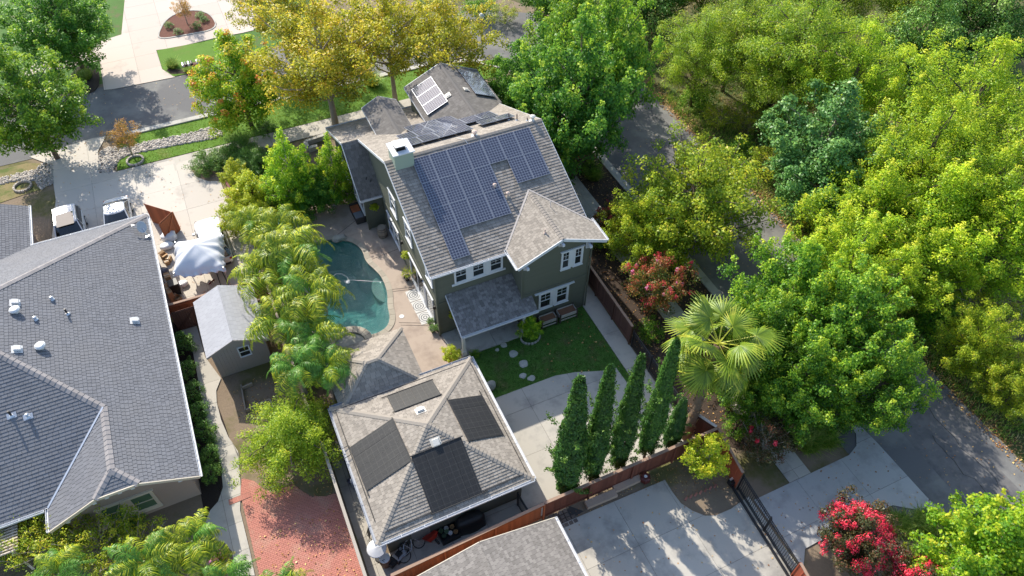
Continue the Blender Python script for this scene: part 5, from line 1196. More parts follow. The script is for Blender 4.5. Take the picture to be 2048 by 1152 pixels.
def wicker():
    x, y = at(715, 425, .4); t = thing('wicker_sofa', 'dark wicker patio seat with rust cushion beside the wing wall', 'sofa', (x, y, .03)); RA = M('dark_wicker', (.05, .045, .045), .7, .3, 3, 40, bstr=.5, bscale=90); Wm = Matrix.Translation((x, y, .03)) @ Matrix.Rotation(math.pi/2+.02, 4, 'Z')
    g = MB(); g.box(-.85, .85, -.36, .36, .0, .36); g.build('seat_base', RA, t, world=Wm, bevel=.03); g = MB(); g.box(-.85, .85, -.42, -.30, .365, .75); g.build('backrest', RA, t, world=Wm, bevel=.03)
    for s in (-1, 1): g = MB(); g.box(s*.85-.06, s*.85+.06, -.29, .36, .365, .58); g.build('armrest', RA, t, world=Wm, bevel=.03)
    g = MB(); g.box(-.76, .0, -.28, .34, .37, .48); g.build('cushion', flat('gray_cushion', (.16, .17, .19), .9), t, world=Wm, bevel=.04)
    g = MB(); g.box(.02, .76, -.28, .34, .37, .50); g.build('cushion', flat('rust_cushion', (.33, .10, .04), .9), t, world=Wm, bevel=.04, label='rust-coloured cushion')
wicker()
x, y = at(572, 440, .7); gt = thing('glass_table', 'round green glass patio table half hidden by the palm fronds', 'table', (x, y, 0)); MB().lathe((x, y, .7), [(.62, 0), (.62, .015)], 28).build('table_top', flat('green_glass', (.10, .33, .27), .1), gt)
MB().tube([(x+.61*math.cos(t_*.3), y+.61*math.sin(t_*.3), .70) for t_ in range(22)], .018, 6, cap=False).build('table_rim', WHITE, gt)
for k_ in range(4): a_ = k_*1.57+.4; MB().tube([(x+.4*math.cos(a_), y+.4*math.sin(a_), 0), (x+.25*math.cos(a_), y+.25*math.sin(a_), .7)], .02, 6).build('leg', IRON, gt)
# boulders
def rock(label, x, y, sx, sy, sz, seed, name='boulder', z=0, mat=GRANITE, cat='rock'):
    bm = bmesh.new(); bmesh.ops.create_icosphere(bm, subdivisions=3, radius=1); r = random.Random(seed); fr = [(Vector((r.gauss(0, 1), r.gauss(0, 1), r.gauss(0, 1))).normalized(), r.uniform(.6, .92)) for _ in range(11)]
    for v in bm.verts:
        for d, k in fr:
            e = v.co.dot(d)
            if e > k: v.co -= d*(e-k)*.85
        v.co = Vector((v.co.x*sx, v.co.y*sy, (v.co.z+.35)*sz))
    me = bpy.data.meshes.new(name); bm.to_mesh(me); bm.free(); me.materials.append(mat); a = me.attributes.new('rnd', 'FLOAT', 'FACE')
    return setp(link(name, me, None, Matrix.Translation((x, y, z))), label, cat)
rock('flat pale boulder set into the coping at the deep end of the pool', 4.95, 39.45, .55, .42, .28, 1); rock('rounded gray boulder on the lawn beside the garage eave', *at(981, 770, .2), .38, .33, .36, 2)
for i, (px, py, s) in enumerate(((1008, 690, .22), (994, 700, .14), (1026, 708, .3), (1047, 728, .3), (1046, 752, .22), (1063, 757, .24))):
    rock(['stepping stone nearest the porch slab', 'smallest stepping stone beside the porch slab', 'gray stepping stone, third from the porch', 'pale stepping stone in the middle of the lawn path', 'stepping stone second from the concrete', 'pointed stepping stone nearest the concrete'][i], *at(px, py), s*1.1, s, .05, 10+i, 'stepping_stone', .0, M('step_stone%d' % i, (.42, .41, .36), .85, .2, 2, 18), 'stepping stone')
# door mats with ring patterns
MAT_, nt_, n_, L_, b_ = newmat('ring_mat'); vd = n_.new('ShaderNodeVectorMath'); vd.operation = 'LENGTH'; L_.new(objc(nt_), vd.inputs[0])
wv = n_.new('ShaderNodeMath'); wv.operation = 'SINE'; ml = n_.new('ShaderNodeMath'); ml.operation = 'MULTIPLY'; ml.inputs[1].default_value = 42; L_.new(vd.outputs['Value'], ml.inputs[0]); L_.new(ml.outputs[0], wv.inputs[0])
lt = n_.new('ShaderNodeMath'); lt.operation = 'LESS_THAN'; lt.inputs[1].default_value = -.35; L_.new(wv.outputs[0], lt.inputs[0]); l2 = n_.new('ShaderNodeMath'); l2.operation = 'LESS_THAN'; l2.inputs[1].default_value = .42; L_.new(vd.outputs['Value'], l2.inputs[0]); l3 = n_.new('ShaderNodeMath'); l3.operation = 'MULTIPLY'; L_.new(lt.outputs[0], l3.inputs[0]); L_.new(l2.outputs[0], l3.inputs[1])
L_.new(mixc(nt_, (.5, .49, .47), (.07, .08, .10), l3.outputs[0]), b_.inputs['Base Color'])
for i, (x, y) in enumerate(((7.95, 32.3), (7.98, 31.25), (8.0, 30.2))):
    g = MB(); g.box(-.42, .40, -.50, .50, 0, .012); g.build('outdoor_rug', MAT_, None, world=Matrix.Translation((x, y, .032)), label=['white rug with dark ring pattern outside the slider, farthest from the porch', 'white rug with dark ring pattern outside the slider, middle one', 'white rug with dark ring pattern outside the slider, nearest the corner pots'][i], cat='rug', group='ring-patterned rugs beside the pool door')
x, y = 6.64, 30.91; MB().lathe((x, y, .03), [(.16, 0), (.16, .012)], 18).build('skimmer_lid', WHITE, None, label='round white skimmer lid in the deck beside the rugs', cat='lid')
g = MB(); pts = [at(a, b, -.08) for a, b in ((664, 555), (672, 548), (684, 548), (694, 554), (699, 563), (694, 569), (688, 562), (697, 560), (715, 561), (745, 563), (771, 563))]
g.tube([(p[0], p[1], -.075) for p in pts], .022, 6); g.build('pool_hose', WHITE, None, label='white floating hose curled on the pool surface', cat='hose', smooth=True)
x, y = at(696, 564, -.08); t = thing('pool_cleaner', 'small white pool cleaner at the curled end of the hose', 'pool cleaner', (x, y, -.1)); MB().lathe((x, y, -.12), [(.14, 0), (.16, .06), (.08, .1)], 14).build('cleaner_body', WHITE, t)
# planters by the bay
def planter(label, x0, x1, y0, y1, h):
    t = thing('planter_box', label, 'planter', ((x0+x1)/2, (y0+y1)/2, 0)); WO = M('whitewashed_wood', (.42, .38, .34), .8, .3, 2, 14, objrnd=.3)
    for zb_ in (h-.30, h-.16):
        for a, b in (((x0, y0), (x1, y0)), ((x1, y0), (x1, y1)), ((x1, y1), (x0, y1)), ((x0, y1), (x0, y0))): MB().beam((*a, zb_), (*b, zb_), .03, .12).build('board', WO, t)
    for x in (x0, x1):
        for y in (y0, y1): MB().box(x-.04, x+.04, y-.04, y+.04, 0, h).build('leg', flat('dark_leg', (.07, .05, .04), .8) if 'dark_leg' not in bpy.data.materials else bpy.data.materials['dark_leg'], t)
    MB().box(x0+.02, x1-.02, y0+.02, y1-.02, h-.3, h-.18).build('soil', M('planter_soil', (.2, .10, .06), .95, .4, 3, 20) if 'planter_soil' not in bpy.data.materials else bpy.data.materials['planter_soil'], t)
    g = MB(); g.beam((x0, y0-.01, .25), (x1, y0-.01, .25), .03, .1); g.build('shelf_board', WO, t)
planter('raised wooden planter under the bay window, right one', 15.75, 16.95, 26.2, 26.8, .82); planter('raised wooden planter under the bay window, left one beside the citrus tree', 14.45, 15.5, 26.2, 26.75, .82)
# tree ring by the porch
x, y = 13.5, 26.0; t = thing('stone_ring', 'ring of pale edging blocks around the small tree at the porch end', 'edging', (x, y-.1, 0))
for k_ in range(18):
    a_ = 2*math.pi*k_/18; MB().cbox((x+.62*math.cos(a_), y-.1+.5*math.sin(a_), .06), (.16, .1, .14), a_+1.57).build('edging_block', KERB, t)
PENDING.append(('citrus', None, x, y, 0, .85, 1.75))
PENDING.append(('agave', None, *at(950, 712), 0, .3, .45))

# ------------------------------------------------------------------ behind the garage
# covered grill, wheelbarrow, bikes, mower, tubs
x, y = at(940, 1040, .7); t = thing('covered_grill', 'large black fabric cover over a grill behind the garage', 'covered grill', (x, y, .03)); r = random.Random(8); g = MB(); vs = []; n_s = 26; lv = [(.0, 1.0), (.35, 1.02), (.8, .93), (1.02, .84), (1.06, .35), (1.06, 0)]
for h_, s_ in lv: pass
for (z_, s_) in ((0, 1.0), (.45, .95), (.8, .88), (1.0, .7), (1.05, .2)):
    for j in range(n_s):
        a_ = 2*math.pi*j/n_s; w_ = 1+.05*math.sin(a_*7+z_*3)*(1-z_*.5); vs.append((x+.85*s_*w_*math.copysign(abs(math.cos(a_))**.7, math.cos(a_)), y+.42*s_*w_*math.copysign(abs(math.sin(a_))**.7, math.sin(a_)), .03+z_))
fs = [(i*n_s+j, i*n_s+(j+1) % n_s, (i+1)*n_s+(j+1) % n_s, (i+1)*n_s+j) for i in range(4) for j in range(n_s)]+[tuple(range(4*n_s, 5*n_s))]
g.add(vs, fs); g.build('cover', BLACK, t, smooth=True)
def crate(label, px, py, sz, rz, h, mat, z=.03, name='storage_tub', cat='tub', items=None):
    x, y = at(px, py, h/2); t = thing(name, label, cat, (x, y, z)); a, b = sz; Wm = Matrix.Translation((x, y, z)) @ Matrix.Rotation(rz, 4, 'Z'); g = MB()
    for q in ((-a/2, a/2, -b/2, -b/2+.02), (-a/2, a/2, b/2-.02, b/2), (-a/2, -a/2+.02, -b/2+.02, b/2-.02), (a/2-.02, a/2, -b/2+.02, b/2-.02)): g.box(*q, 0, h)
    g.box(-a/2+.02, a/2-.02, -b/2+.02, b/2-.02, 0, .03 if not items else h*.6); g.build('tub_body', mat, t, world=Wm); g = MB(); g.box(-a/2-.02, a/2+.02, -b/2-.03, -b/2-.001, h-.03, h); g.build('rim', mat, t, world=Wm)
    return x, y
bx, by = crate('black open tub of garden pots and hoses behind the garage', 898, 1068, (1.0, .75), .05, .45, BLACK, items=1)
cols = [(.10, .16, .08), (.5, .5, .48), (.35, .22, .1), (.05, .1, .06), (.6, .6, .62), (.3, .18, .08), (.12, .2, .12)]
names = ['green coiled hose', 'white round pot', 'tan round pot', 'dark green pot', 'pale bucket', 'brown clay pot', 'green plant pot']
for i in range(7):
    ax, ay = bx+[-.35, -.05, .25, -.3, .05, .33, -.1][i], by+[.2, .22, .18, -.12, -.1, -.15, .03][i]
    MB().lathe((ax, ay, .36+(.06 if i == 6 else 0)), [(.07, 0), (.11, .15), (.12, .16), (.12, .19), (.09, .19), (.07, .08)], 12).build('garden_pot', flat('pot_col%d' % i, cols[i], .6), None, label=names[i]+' in the black tub behind the garage', cat='pot')
# wheelbarrow
x, y = at(862, 1075, .5); t = thing('wheelbarrow', 'red wheelbarrow tipped up against the wall behind the garage', 'wheelbarrow', (x, y, .03)); Wm = Matrix.Translation((x, y, .55)) @ Matrix.Rotation(.35, 4, 'Z') @ Matrix.Rotation(-.9, 4, 'X')
g = MB(); g.add([(-.22, -.25, -.12), (.22, -.25, -.12), (.22, .25, -.12), (-.22, .25, -.12), (-.36, -.38, .12), (.36, -.38, .12), (.36, .42, .12), (-.36, .42, .12)], [(3, 2, 1, 0), (0, 1, 5, 4), (1, 2, 6, 5), (2, 3, 7, 6), (3, 0, 4, 7)]); o = g.build('tray', flat('barrow_red', (.42, .035, .02), .4), t, world=Wm); sm = o.modifiers.new('s', 'SOLIDIFY'); sm.thickness = .012
for s in (-1, 1): g = MB(); g.tube([(s*.12, -.6, -.2), (s*.2, .2, -.16), (s*.28, .85, -.08)], .018, 6); g.build('handle', OLDWOOD, t, world=Wm)
g = MB(); g.tube([(-.04, -.62, -.2), (.04, -.62, -.2)], .17, 16); g.build('wheel', RUBBER, t, world=Wm)
def bike(label, px, py, rz, lean, mat, z=.03):
    x, y = at(px, py, .4); t = thing('bicycle', label, 'bicycle', (x, y, z)); Wm = Matrix.Translation((x, y, z)) @ Matrix.Rotation(rz, 4, 'Z') @ Matrix.Rotation(lean, 4, 'X')
    for nm, cx in (('wheel', -.5), ('wheel', .52)):
        g = MB(); g.tube([(cx+.33*math.cos(k*.2618), 0, .34+.33*math.sin(k*.2618)) for k in range(25)], .022, 6, cap=False); w_ = g.build(nm, RUBBER, t, world=Wm)
        g = MB()
        for k in range(10): g.tube([(cx, 0, .34), (cx+.32*math.cos(k*.628), 0, .34+.32*math.sin(k*.628))], .004, 3)
        sp = bpy.data.objects.new('spokes', g.mesh('spokes', STEEL)); COL.objects.link(sp); sp.parent = w_
    g = MB(); F = {'b': (0, 0, .3), 's': (-.18, 0, .8), 'h': (.36, 0, .85), 'r': (-.5, 0, .34), 'f': (.52, 0, .34)}
    for a, b in ('bs', 'bh', 'sh', 'rs', 'rb', 'hf'): g.tube([F[a], F[b]], .02, 8)
    g.build('frame', mat, t, world=Wm); g = MB(); g.tube([(.3, -.28, .98), (.38, 0, .95), (.3, .28, .98)], .014, 6); g.tube([(.36, 0, .85), (.38, 0, .95)], .016, 6); g.build('handlebar', BLACK, t, world=Wm); g = MB(); g.cbox((-.2, 0, .9), (.25, .12, .05)); g.tube([(-.18, 0, .8), (-.2, 0, .9)], .014, 6); g.build('saddle', BLACK, t, world=Wm, bevel=.02)
bike('silver-framed bicycle leaning over next to the mower behind the garage', 830, 1102, .42, -.95, STEEL); bike('dark bicycle leaning against the wall behind the silver one', 825, 1085, .5, -.5, flat('bike_dark', (.08, .07, .06), .5))
x, y = at(798, 1108, .3); t = thing('lawn_mower', 'gray and black push mower at the left end behind the garage', 'lawn mower', (x, y, .03)); Wm = Matrix.Translation((x, y, .03)) @ Matrix.Rotation(.5, 4, 'Z')
for nm, bxx, mt in (('deck', (-.32, .32, -.24, .24, .1, .26), flat('mower_gray', (.42, .43, .45), .4)), ('engine', (-.16, .14, -.14, .14, .261, .42), BLACK), ('grass_bag', (-.75, -.33, -.22, .22, .12, .45), BLACK)): g = MB(); g.box(*bxx); g.build(nm, mt, t, world=Wm, bevel=.03)
for s in (-1, 1):
    for xx in (-.28, .28): g = MB(); g.tube([(xx, s*.25, .1), (xx, s*.3, .1)], .1, 12); g.build('wheel', RUBBER, t, world=Wm)
g = MB(); g.tube([(-.3, -.2, .26), (-.9, -.2, .95), (-.9, .2, .95), (-.3, .2, .26)], .014, 6); g.build('handle', BLACK, t, world=Wm)
# tall heater / tank under the eave corner
x, y = at(770, 1120, .5); t = thing('water_barrel', 'brown barrel with a white lid at the bottom left corner behind the garage', 'barrel', (x, y, .03)); MB().lathe((x, y, .03), [(.26, 0), (.3, .35), (.26, .7)], 20).build('barrel_body', flat('barrel_brown', (.16, .09, .06), .7), t, smooth=False); MB().lathe((x, y, .735), [(.28, 0), (.28, .05), (.2, .08)], 20).build('lid', WHITE, t)
x, y = at(753, 1096, 1.3); t = thing('patio_umbrella', 'white dish-shaped shade standing under the lower left corner of the garage roof', 'umbrella', (x, y, .03)); MB().lathe((x, y, 1.25), [(.5, 0), (.48, .04), (.25, .12), (.04, .18)], 24).build('shade', flat('shade_gray', (.5, .5, .52), .5), t); MB().tube([(x, y, .03), (x, y, 1.3)], .03, 8).build('pole', STEEL, t); MB().lathe((x, y, .03), [(.25, 0), (.22, .06)], 16).build('base', BLACK, t)
x, y = at(712, 965, .4); t = thing('pool_filter', 'pale cylindrical pool filter on the side path left of the garage', 'pool filter', (x, y, .03)); MB().lathe((x, y, .03), [(.24, 0), (.27, .1), (.27, .7), (.18, .85), (.05, .9)], 18).build('tank', flat('tank_blue', (.45, .48, .55), .5), t); MB().tube([(x, y+.2, .2), (x, y+.6, .2), (x+.1, y+.9, .2)], .03, 8).build('pipe', STEEL, t)
for i in range(6):
    px, py = [(686, 905), (692, 918), (696, 930), (700, 940), (704, 952), (699, 962)][i]; x, y = at(px, py, .2)
    MB().lathe((x, y, .03), [(.10, 0), (.15, .2), (.16, .22), (.13, .22), (.1, .1)], 12).build('stacked_pot', flat('side_pot%d' % i, [(.35, .33, .3), (.1, .1, .12), (.5, .5, .5), (.2, .1, .08), (.4, .38, .35), (.12, .12, .16)][i], .6), None, label='small pot standing in the shade beside the garage wall', cat='pot', group='small pots beside the garage')
x, y = at(733, 1062, .8); g = MB(); t = thing('folded_chair', 'folded dark chair leaning on the garage wall beside the side path', 'chair', (x, y, .03))
for s in (-1, 1): MB().tube([(x-.05, y+s*.2, .03), (x+.2, y+s*.2, .95)], .015, 6).build('leg', BLACK, t)
MB().beam((x+.02, y, .3), (x+.16, y, .8), .4, .03).build('seat', BLACK, t)
# lower yard: timber, raised beds, pavers
for i, (a, b) in enumerate((((1172, 1010), (1232, 985)), ((1228, 978), (1280, 954)))):
    p = Vector((*at(*a, .2), .15)); q = Vector((*at(*b, .2), .15)); MB().beam(p, q, .42, .26).build('timber_block', M('pale_timber%d' % i, (.42, .31, .23), .8, .2, 2, 10), None, label=['pale timber block against the brown fence, left one', 'pale timber block against the brown fence, right one'][i], cat='timber', bevel=.01)
x, y = at(1290, 957, .2); t = thing('fire_pit', 'small dark red hexagonal box with a glass lid beside the pale timber', 'box', (x, y, 0)); MB().lathe((x, y, 0), [(.25, 0), (.32, .12), (.3, .4), (.22, .45)], 6).build('body', flat('dark_red', (.10, .02, .015), .5), t); MB().lathe((x, y, .451), [(.09, 0), (.09, .02)], 14).build('lid', WHITE, t)
t = sheet('paver_patch', ats([(1118, 1020), (1140, 1012), (1168, 1022), (1125, 1047)]), -.02, JOINT, thick=.01)
for i in range(7):
    for j in range(4):
        x, y = 9.35+i*.27, 13.95+j*.24
        if (i+j*.5) < 5 and rnd.random() < .93: MB().cbox((x, y, .01), (.22, .2, .07), rnd.uniform(-.06, .06)).build('paver', M('old_paver', (.16, .13, .11), .9, .2, 2, 14, objrnd=.3) if 'old_paver' not in bpy.data.materials else bpy.data.materials['old_paver'], t)
for i in range(7):
    p = Vector(at(1372, 998)).lerp(Vector(at(1440, 968)), i/7); MB().cbox((p.x, p.y, .0), (.22, .1, .1), .5).build('edging_brick', BRICKM, None, label='red brick of the edging line around the lemon tree', cat='brick', group='bricks edging the lemon tree')
gb = thing('garden_bed', 'weathered wooden raised bed frame in the dirt yard', 'raised bed', (*at(500, 800), 0))
for a, b in (((483, 772), (492, 822)), ((492, 822), (540, 800)), ((540, 800), (548, 818)), ((483, 778), (505, 768))): MB().beam((*at(*a, .1), .12), (*at(*b, .1), .12), .08, .26).build('board', OLDWOOD, gb)
# mailboxes
x, y = at(388, 130, .9); t = thing('mailbox_stand', 'row of metal mailboxes on a wooden post on the street verge', 'mailbox', (x, y, 0)); MB().box(x-.07, x+.07, y-.07, y+.07, 0, 1.0).build('post', DARKWOOD, t); MB().box(x-1.0, x+.8, y-.2, y+.2, 1.0, 1.05).build('shelf', DARKWOOD, t)
for i in range(6):
    xx = x-.88+i*.24+(.25 if i > 3 else 0); g = MB(); vs = []
    for yy in (y-.25, y+.25): vs += [(xx-.09, yy, 1.055), (xx+.09, yy, 1.055), (xx+.09, yy, 1.17)]+[(xx+.09*math.cos(a_), yy, 1.17+.09*math.sin(a_)) for a_ in (.5, 1.05, 1.57, 2.1, 2.64)]+[(xx-.09, yy, 1.17)]
    n9 = 9; g.add(vs, [tuple(range(n9)), tuple(range(2*n9-1, n9-1, -1))]+[((k+1) % n9, k, n9+k, n9+(k+1) % n9) for k in range(n9)]); g.build('mailbox', [STEEL, BLACK][i % 2], t)
# tree ring stones and street lamp
for j, (cx, cy) in enumerate((at(46, 374), at(271, 322))):
    t = thing('stone_ring', ['ring of stones round the trunk of the left street tree', 'ring of stones round the small orange tree'][j], 'edging', (cx, cy, 0))
    for k_ in range(16): a_ = 2*math.pi*k_/16; MB().cbox((cx+.6*math.cos(a_), cy+.6*math.sin(a_), .07), (.2, .14, .16), a_+1.57).build('edging_block', GRAVELM, t)
x, y = at(965, 110, 0); t = thing('street_lamp', 'post-top street lamp at the corner between sycamores and maple', 'street lamp', (x, y, 0)); MB().tube([(x, y, 0), (x, y, 3.6)], [.08, .05], 10).build('pole', IRON, t); MB().lathe((x, y, 3.6), [(.06, 0), (.2, .1), (.24, .35), (.12, .5)], 14).build('lamp_globe', flat('globe', (.6, .6, .58), .3), t)
# low wall and steps in the front garden
lw_ = thing('garden_wall', 'low pale block wall in the front garden left of the wing', 'wall', (*at(625, 300), 0))
for a, b in (((612, 290), (655, 275)), ((612, 290), (618, 303)), ((618, 303), (636, 298))): MB().beam((*at(*a), .2), (*at(*b), .2), .3, .4).build('wall_run', KERB, lw_)
pg = thing('pergola', 'pale slatted pergola at the bottom left edge', 'pergola', (*at(0, 1060, 2), 0)); x0, y0 = at(-30, 1100, 2.2)
for i in range(16): MB().beam((x0-1, y0+i*.16-.6, 2.2), (x0+1.45, y0+i*.16-.6, 2.2), .06, .1).build('slat', M('pergola_paint', (.6, .5, .4), .7, .1, 2, 10) if 'pergola_paint' not in bpy.data.materials else bpy.data.materials['pergola_paint'], pg)
for xx in (x0-.8, x0+1.2): MB().beam((xx, y0-.8, 2.1), (xx, y0+2.2, 2.1), .1, .1).build('beam', TANTRIM, pg); 
for xx in (x0-.8, x0+1.2):
    for yy in (y0-.6, y0+2.0): MB().box(xx-.06, xx+.06, yy-.06, yy+.06, 0, 2.05).build('post', TANTRIM, pg)
pf = plant_flower = None
# ------------------------------------------------------------------ foliage
def leaf_quads(r, C, Nn, size, fold=.35, asp=.75):
    """folded diamond leaves at C with normals Nn"""
    n = len(C); ax = r.normal(size=(n, 3)); ax -= Nn*(ax*Nn).sum(1)[:, None]; ax /= np.linalg.norm(ax, axis=1)[:, None]+1e-9
    bx = np.cross(Nn, ax); s = size[:, None]; h = s*asp*.5
    V = np.stack([C-ax*s*.5, C+bx*h+Nn*s*fold*.5, C+ax*s*.5-Nn*s*.15, C-bx*h+Nn*s*fold*.5], 1)
    return V.reshape(-1, 3), np.arange(n*4).reshape(-1, 4)
def norm(a): return a/(np.linalg.norm(a, axis=1)[:, None]+1e-9)
def crown(seed, R, H, zb, nb, cr, leaf, dens, up=.5, prof='round', spire=0, droop=0, tipc=.35, wood=True, inner=.35, asp=.75, flatl=.5, hue=.25):
    """limbs carrying clumps of leaves. returns (V,Q,rnd) and limb polylines"""
    r = np.random.default_rng(seed); limbs = []; cl = []
    for i in range(nb):
        t = (i+.5)/nb; az = i*2.39996+r.uniform(-.3, .3)
        if prof == 'round': env = R*math.sqrt(max(.05, 1-(2*t**.9-.85)**2*.95)); 
        elif prof == 'cone': env = R*(1-t)**.75+.25
        elif prof == 'dome': env = R*math.sqrt(max(.03, 1-t**2.2))
        elif prof == 'vase': env = R*(.55+.45*math.sin(t*2.6))*(1-.35*t)
        env *= r.uniform(.72, 1.12); z0 = zb*.75+(H-zb)*t*.72*r.uniform(.85, 1.1)
        z1 = z0+env*up+(H-zb)*.12*r.random()
        if t > .93: env *= .3; z1 = H
        z1 = min(z1, H)
        st = np.array([0, 0, z0*.92]); en = np.array([env*math.cos(az), env*math.sin(az), z1]); mid = (st+en)/2+np.array([0, 0, (-.12 if not droop else .25)*env])
        k = max(3, int(np.linalg.norm(en-st)/(cr*.62)))
        pl = []
        for j in range(k+1):
            u = j/k; p = st*(1-u)**2+mid*2*u*(1-u)+en*u*u; p = p+r.normal(0, .07*cr, 3)
            if droop and u > .6: p[2] -= droop*env*(u-.6)
            pl.append(p)
            if u > inner:
                rad = cr*(1.1-.5*u)*r.uniform(.75, 1.2); q = p+r.normal(0, .38*cr, 3)*np.array([1, 1, .6])
                cl.append((q, rad, u))
        if spire:
            for j in range(r.integers(2, 5)):
                rad = cr*(.52-.09*j); cl.append((en+np.array([0, 0, spire*(j+.4)*.42])+r.normal(0, .08, 3), rad, 1.0+.2*j))
        limbs.append(pl)
    Cs = []; Ns = []; Rv = []; Sz = []
    for q, rad, u in cl:
        n = int(dens*rad*rad*r.uniform(.8, 1.2))+4; d = norm(r.normal(size=(n, 3)))
        d[:, 2] = np.abs(d[:, 2])*np.where(r.random(n) < .75, 1, -1)
        sh = rad*(r.random(n)**.4); sh2 = np.array([1, 1, .8])
        P = q+d*sh[:, None]*sh2; nn = norm(d*.55+np.array([0, 0, flatl])+r.normal(0, .42, (n, 3)))
        base = r.uniform(0, hue); tip = tipc*max(0, (u-.75))*1.6*r.random()
        Cs.append(P); Ns.append(nn); Rv.append(np.clip(base+tip+r.normal(0, .17, n)+.2, 0.01, .99)); Sz.append(leaf*r.uniform(.65, 1.25, n))
    C = np.concatenate(Cs); Nn = np.concatenate(Ns); Rv = np.concatenate(Rv); Sz = np.concatenate(Sz)
    keep = C[:, 2] > .05; C, Nn, Rv, Sz = C[keep], Nn[keep], Rv[keep], Sz[keep]
    V, Q = leaf_quads(r, C, Nn, Sz, asp=asp)
    return V, Q, Rv, limbs
def wood_mesh(name, limbs, H, zb, r0, mat, seed=0, lean=(0, 0), n=7, keep=1.0, lr=.055):
    rr = random.Random(seed); mb = MB()
    pts = [(0, 0, -.1), (.03*r0, 0, .12*H), (lean[0]*.4+rr.uniform(-.1, .1), lean[1]*.4, .45*H), (lean[0], lean[1], .86*H)]
    mb.tube(pts, [r0*1.25, r0, r0*.62, r0*.15], 9, .5)
    for l in limbs:
        if rr.random() > keep: continue
        m = len(l); mb.tube(l, [lr*r0/.16*(1-.8*i/(m-1))+.008 for i in range(m)], 5, .5, cap=False)
    return mb.mesh(name, mat, True)
KIND = {}
def kind(name, leafm, woodm, r0=.2, keep=.8, **kw):
    V, Q, Rv, limbs = crown(**kw)
    KIND[name] = (fastmesh('crown', V, Q, leafm, Rv), wood_mesh('trunk', limbs, kw['H'], kw['zb'], r0, woodm, kw['seed'], keep=keep), kw['R'], kw['H'])
def plant(obname, k, label, cat, x, y, R=None, H=None, group=None, rz=None, z=0, wood='trunk', leafname='crown'):
    cm, wm, R0, H0 = KIND[k]; R = R or R0; H = H or H0
    t = thing(obname, label, cat, (x, y, z), group, 0)
    S4 = Matrix.Diagonal((R/R0, R/R0, H/H0, 1)); rz = rnd.uniform(0, 6.28) if rz is None else rz
    W4 = Matrix.Translation((x, y, z)) @ Matrix.Rotation(rz, 4, 'Z') @ S4
    if wm: link(wood, wm, t, W4)
    link(leafname, cm, t, W4)
    return t
G = lambda *c: c
L_GUM = leafmat('leaf_gum', [(0, (.022, .075, .01)), (.3, (.06, .16, .016)), (.6, (.17, .30, .02)), (1, (.42, .47, .04))])
L_DEEP = leafmat('leaf_deep', [(0, (.018, .07, .012)), (.35, (.045, .14, .018)), (.7, (.12, .25, .025)), (1, (.30, .38, .04))])
L_BLUE = leafmat('leaf_bluish', [(0, (.035, .10, .025)), (.5, (.085, .20, .045)), (1, (.22, .34, .08))], .22)
L_LOCUST = leafmat('leaf_locust', [(0, (.05, .11, .01)), (.4, (.14, .23, .014)), (.75, (.32, .38, .02)), (1, (.50, .46, .035))])
L_LIME = leafmat('leaf_lime', [(0, (.06, .15, .01)), (.35, (.18, .30, .015)), (.7, (.40, .48, .025)), (1, (.60, .52, .045))])
L_YEL = leafmat('leaf_sycamore', [(0, (.08, .115, .012)), (.3, (.21, .225, .018)), (.65, (.42, .365, .025)), (1, (.50, .27, .03))])
L_OLIVE = leafmat('leaf_olive', [(0, (.05, .11, .01)), (.4, (.18, .26, .016)), (.75, (.38, .41, .025)), (1, (.50, .36, .04))])
L_BRIGHT = leafmat('leaf_bright', [(0, (.05, .15, .01)), (.35, (.13, .27, .014)), (.7, (.32, .42, .02)), (1, (.5, .5, .04))])
L_HEDGE = leafmat('leaf_hedge', [(0, (.025, .075, .012)), (.5, (.07, .16, .022)), (1, (.18, .27, .04))], .15)
L_GOLD = leafmat('leaf_golden', [(0, (.10, .19, .012)), (.5, (.28, .34, .02)), (1, (.48, .42, .035))])
L_MYRT = leafmat('leaf_myrtle', [(0, (.03, .06, .015)), (.35, (.08, .12, .02)), (.65, (.24, .11, .04)), (.85, (.34, .09, .05)), (1, (.45, .03, .06))])
L_ORANGE = leafmat('leaf_orange', [(0, (.12, .10, .02)), (.5, (.30, .16, .04)), (1, (.42, .18, .08))])
L_PIST = leafmat('leaf_pistache', [(0, (.04, .13, .01)), (.35, (.13, .27, .014)), (.7, (.38, .43, .025)), (.88, (.5, .36, .04)), (1, (.55, .14, .04))])
L_MAROON = leafmat('leaf_maroon', [(0, (.02, .035, .01)), (.5, (.05, .045, .014)), (1, (.11, .035, .02))], .2)
L_CYP = leafmat('leaf_cypress', [(0, (.012, .045, .008)), (.5, (.04, .105, .014)), (1, (.12, .19, .025))], .12)
L_RED = leafmat('flower_red', [(0, (.45, .01, .03)), (.5, (.65, .02, .05)), (1, (.75, .07, .10))], .25)
L_PINK = leafmat('flower_pink', [(0, (.55, .02, .08)), (1, (.75, .25, .45))], .25)
L_PALM = leafmat('leaf_palm', [(0, (.025, .07, .008)), (.35, (.11, .18, .012)), (.7, (.36, .37, .02)), (1, (.56, .46, .05))], .25, .4)
L_PALMG = leafmat('leaf_palm_green', [(0, (.03, .10, .014)), (.5, (.08, .19, .025)), (1, (.2, .3, .05))], .25, .4)
L_FAN = leafmat('leaf_fan', [(0, (.03, .07, .008)), (.5, (.13, .19, .015)), (1, (.38, .36, .05))], .25, .4)
L_DEAD = leafmat('leaf_dead', [(0, (.16, .09, .04)), (1, (.34, .22, .11))], .1)
L_GRASS = leafmat('grass_blade', [(0, (.05, .12, .012)), (.5, (.12, .22, .02)), (1, (.34, .36, .08))], .2)
L_STRAW = leafmat('straw_blade', [(0, (.13, .12, .03)), (.5, (.26, .2, .08)), (1, (.42, .33, .17))], .2)
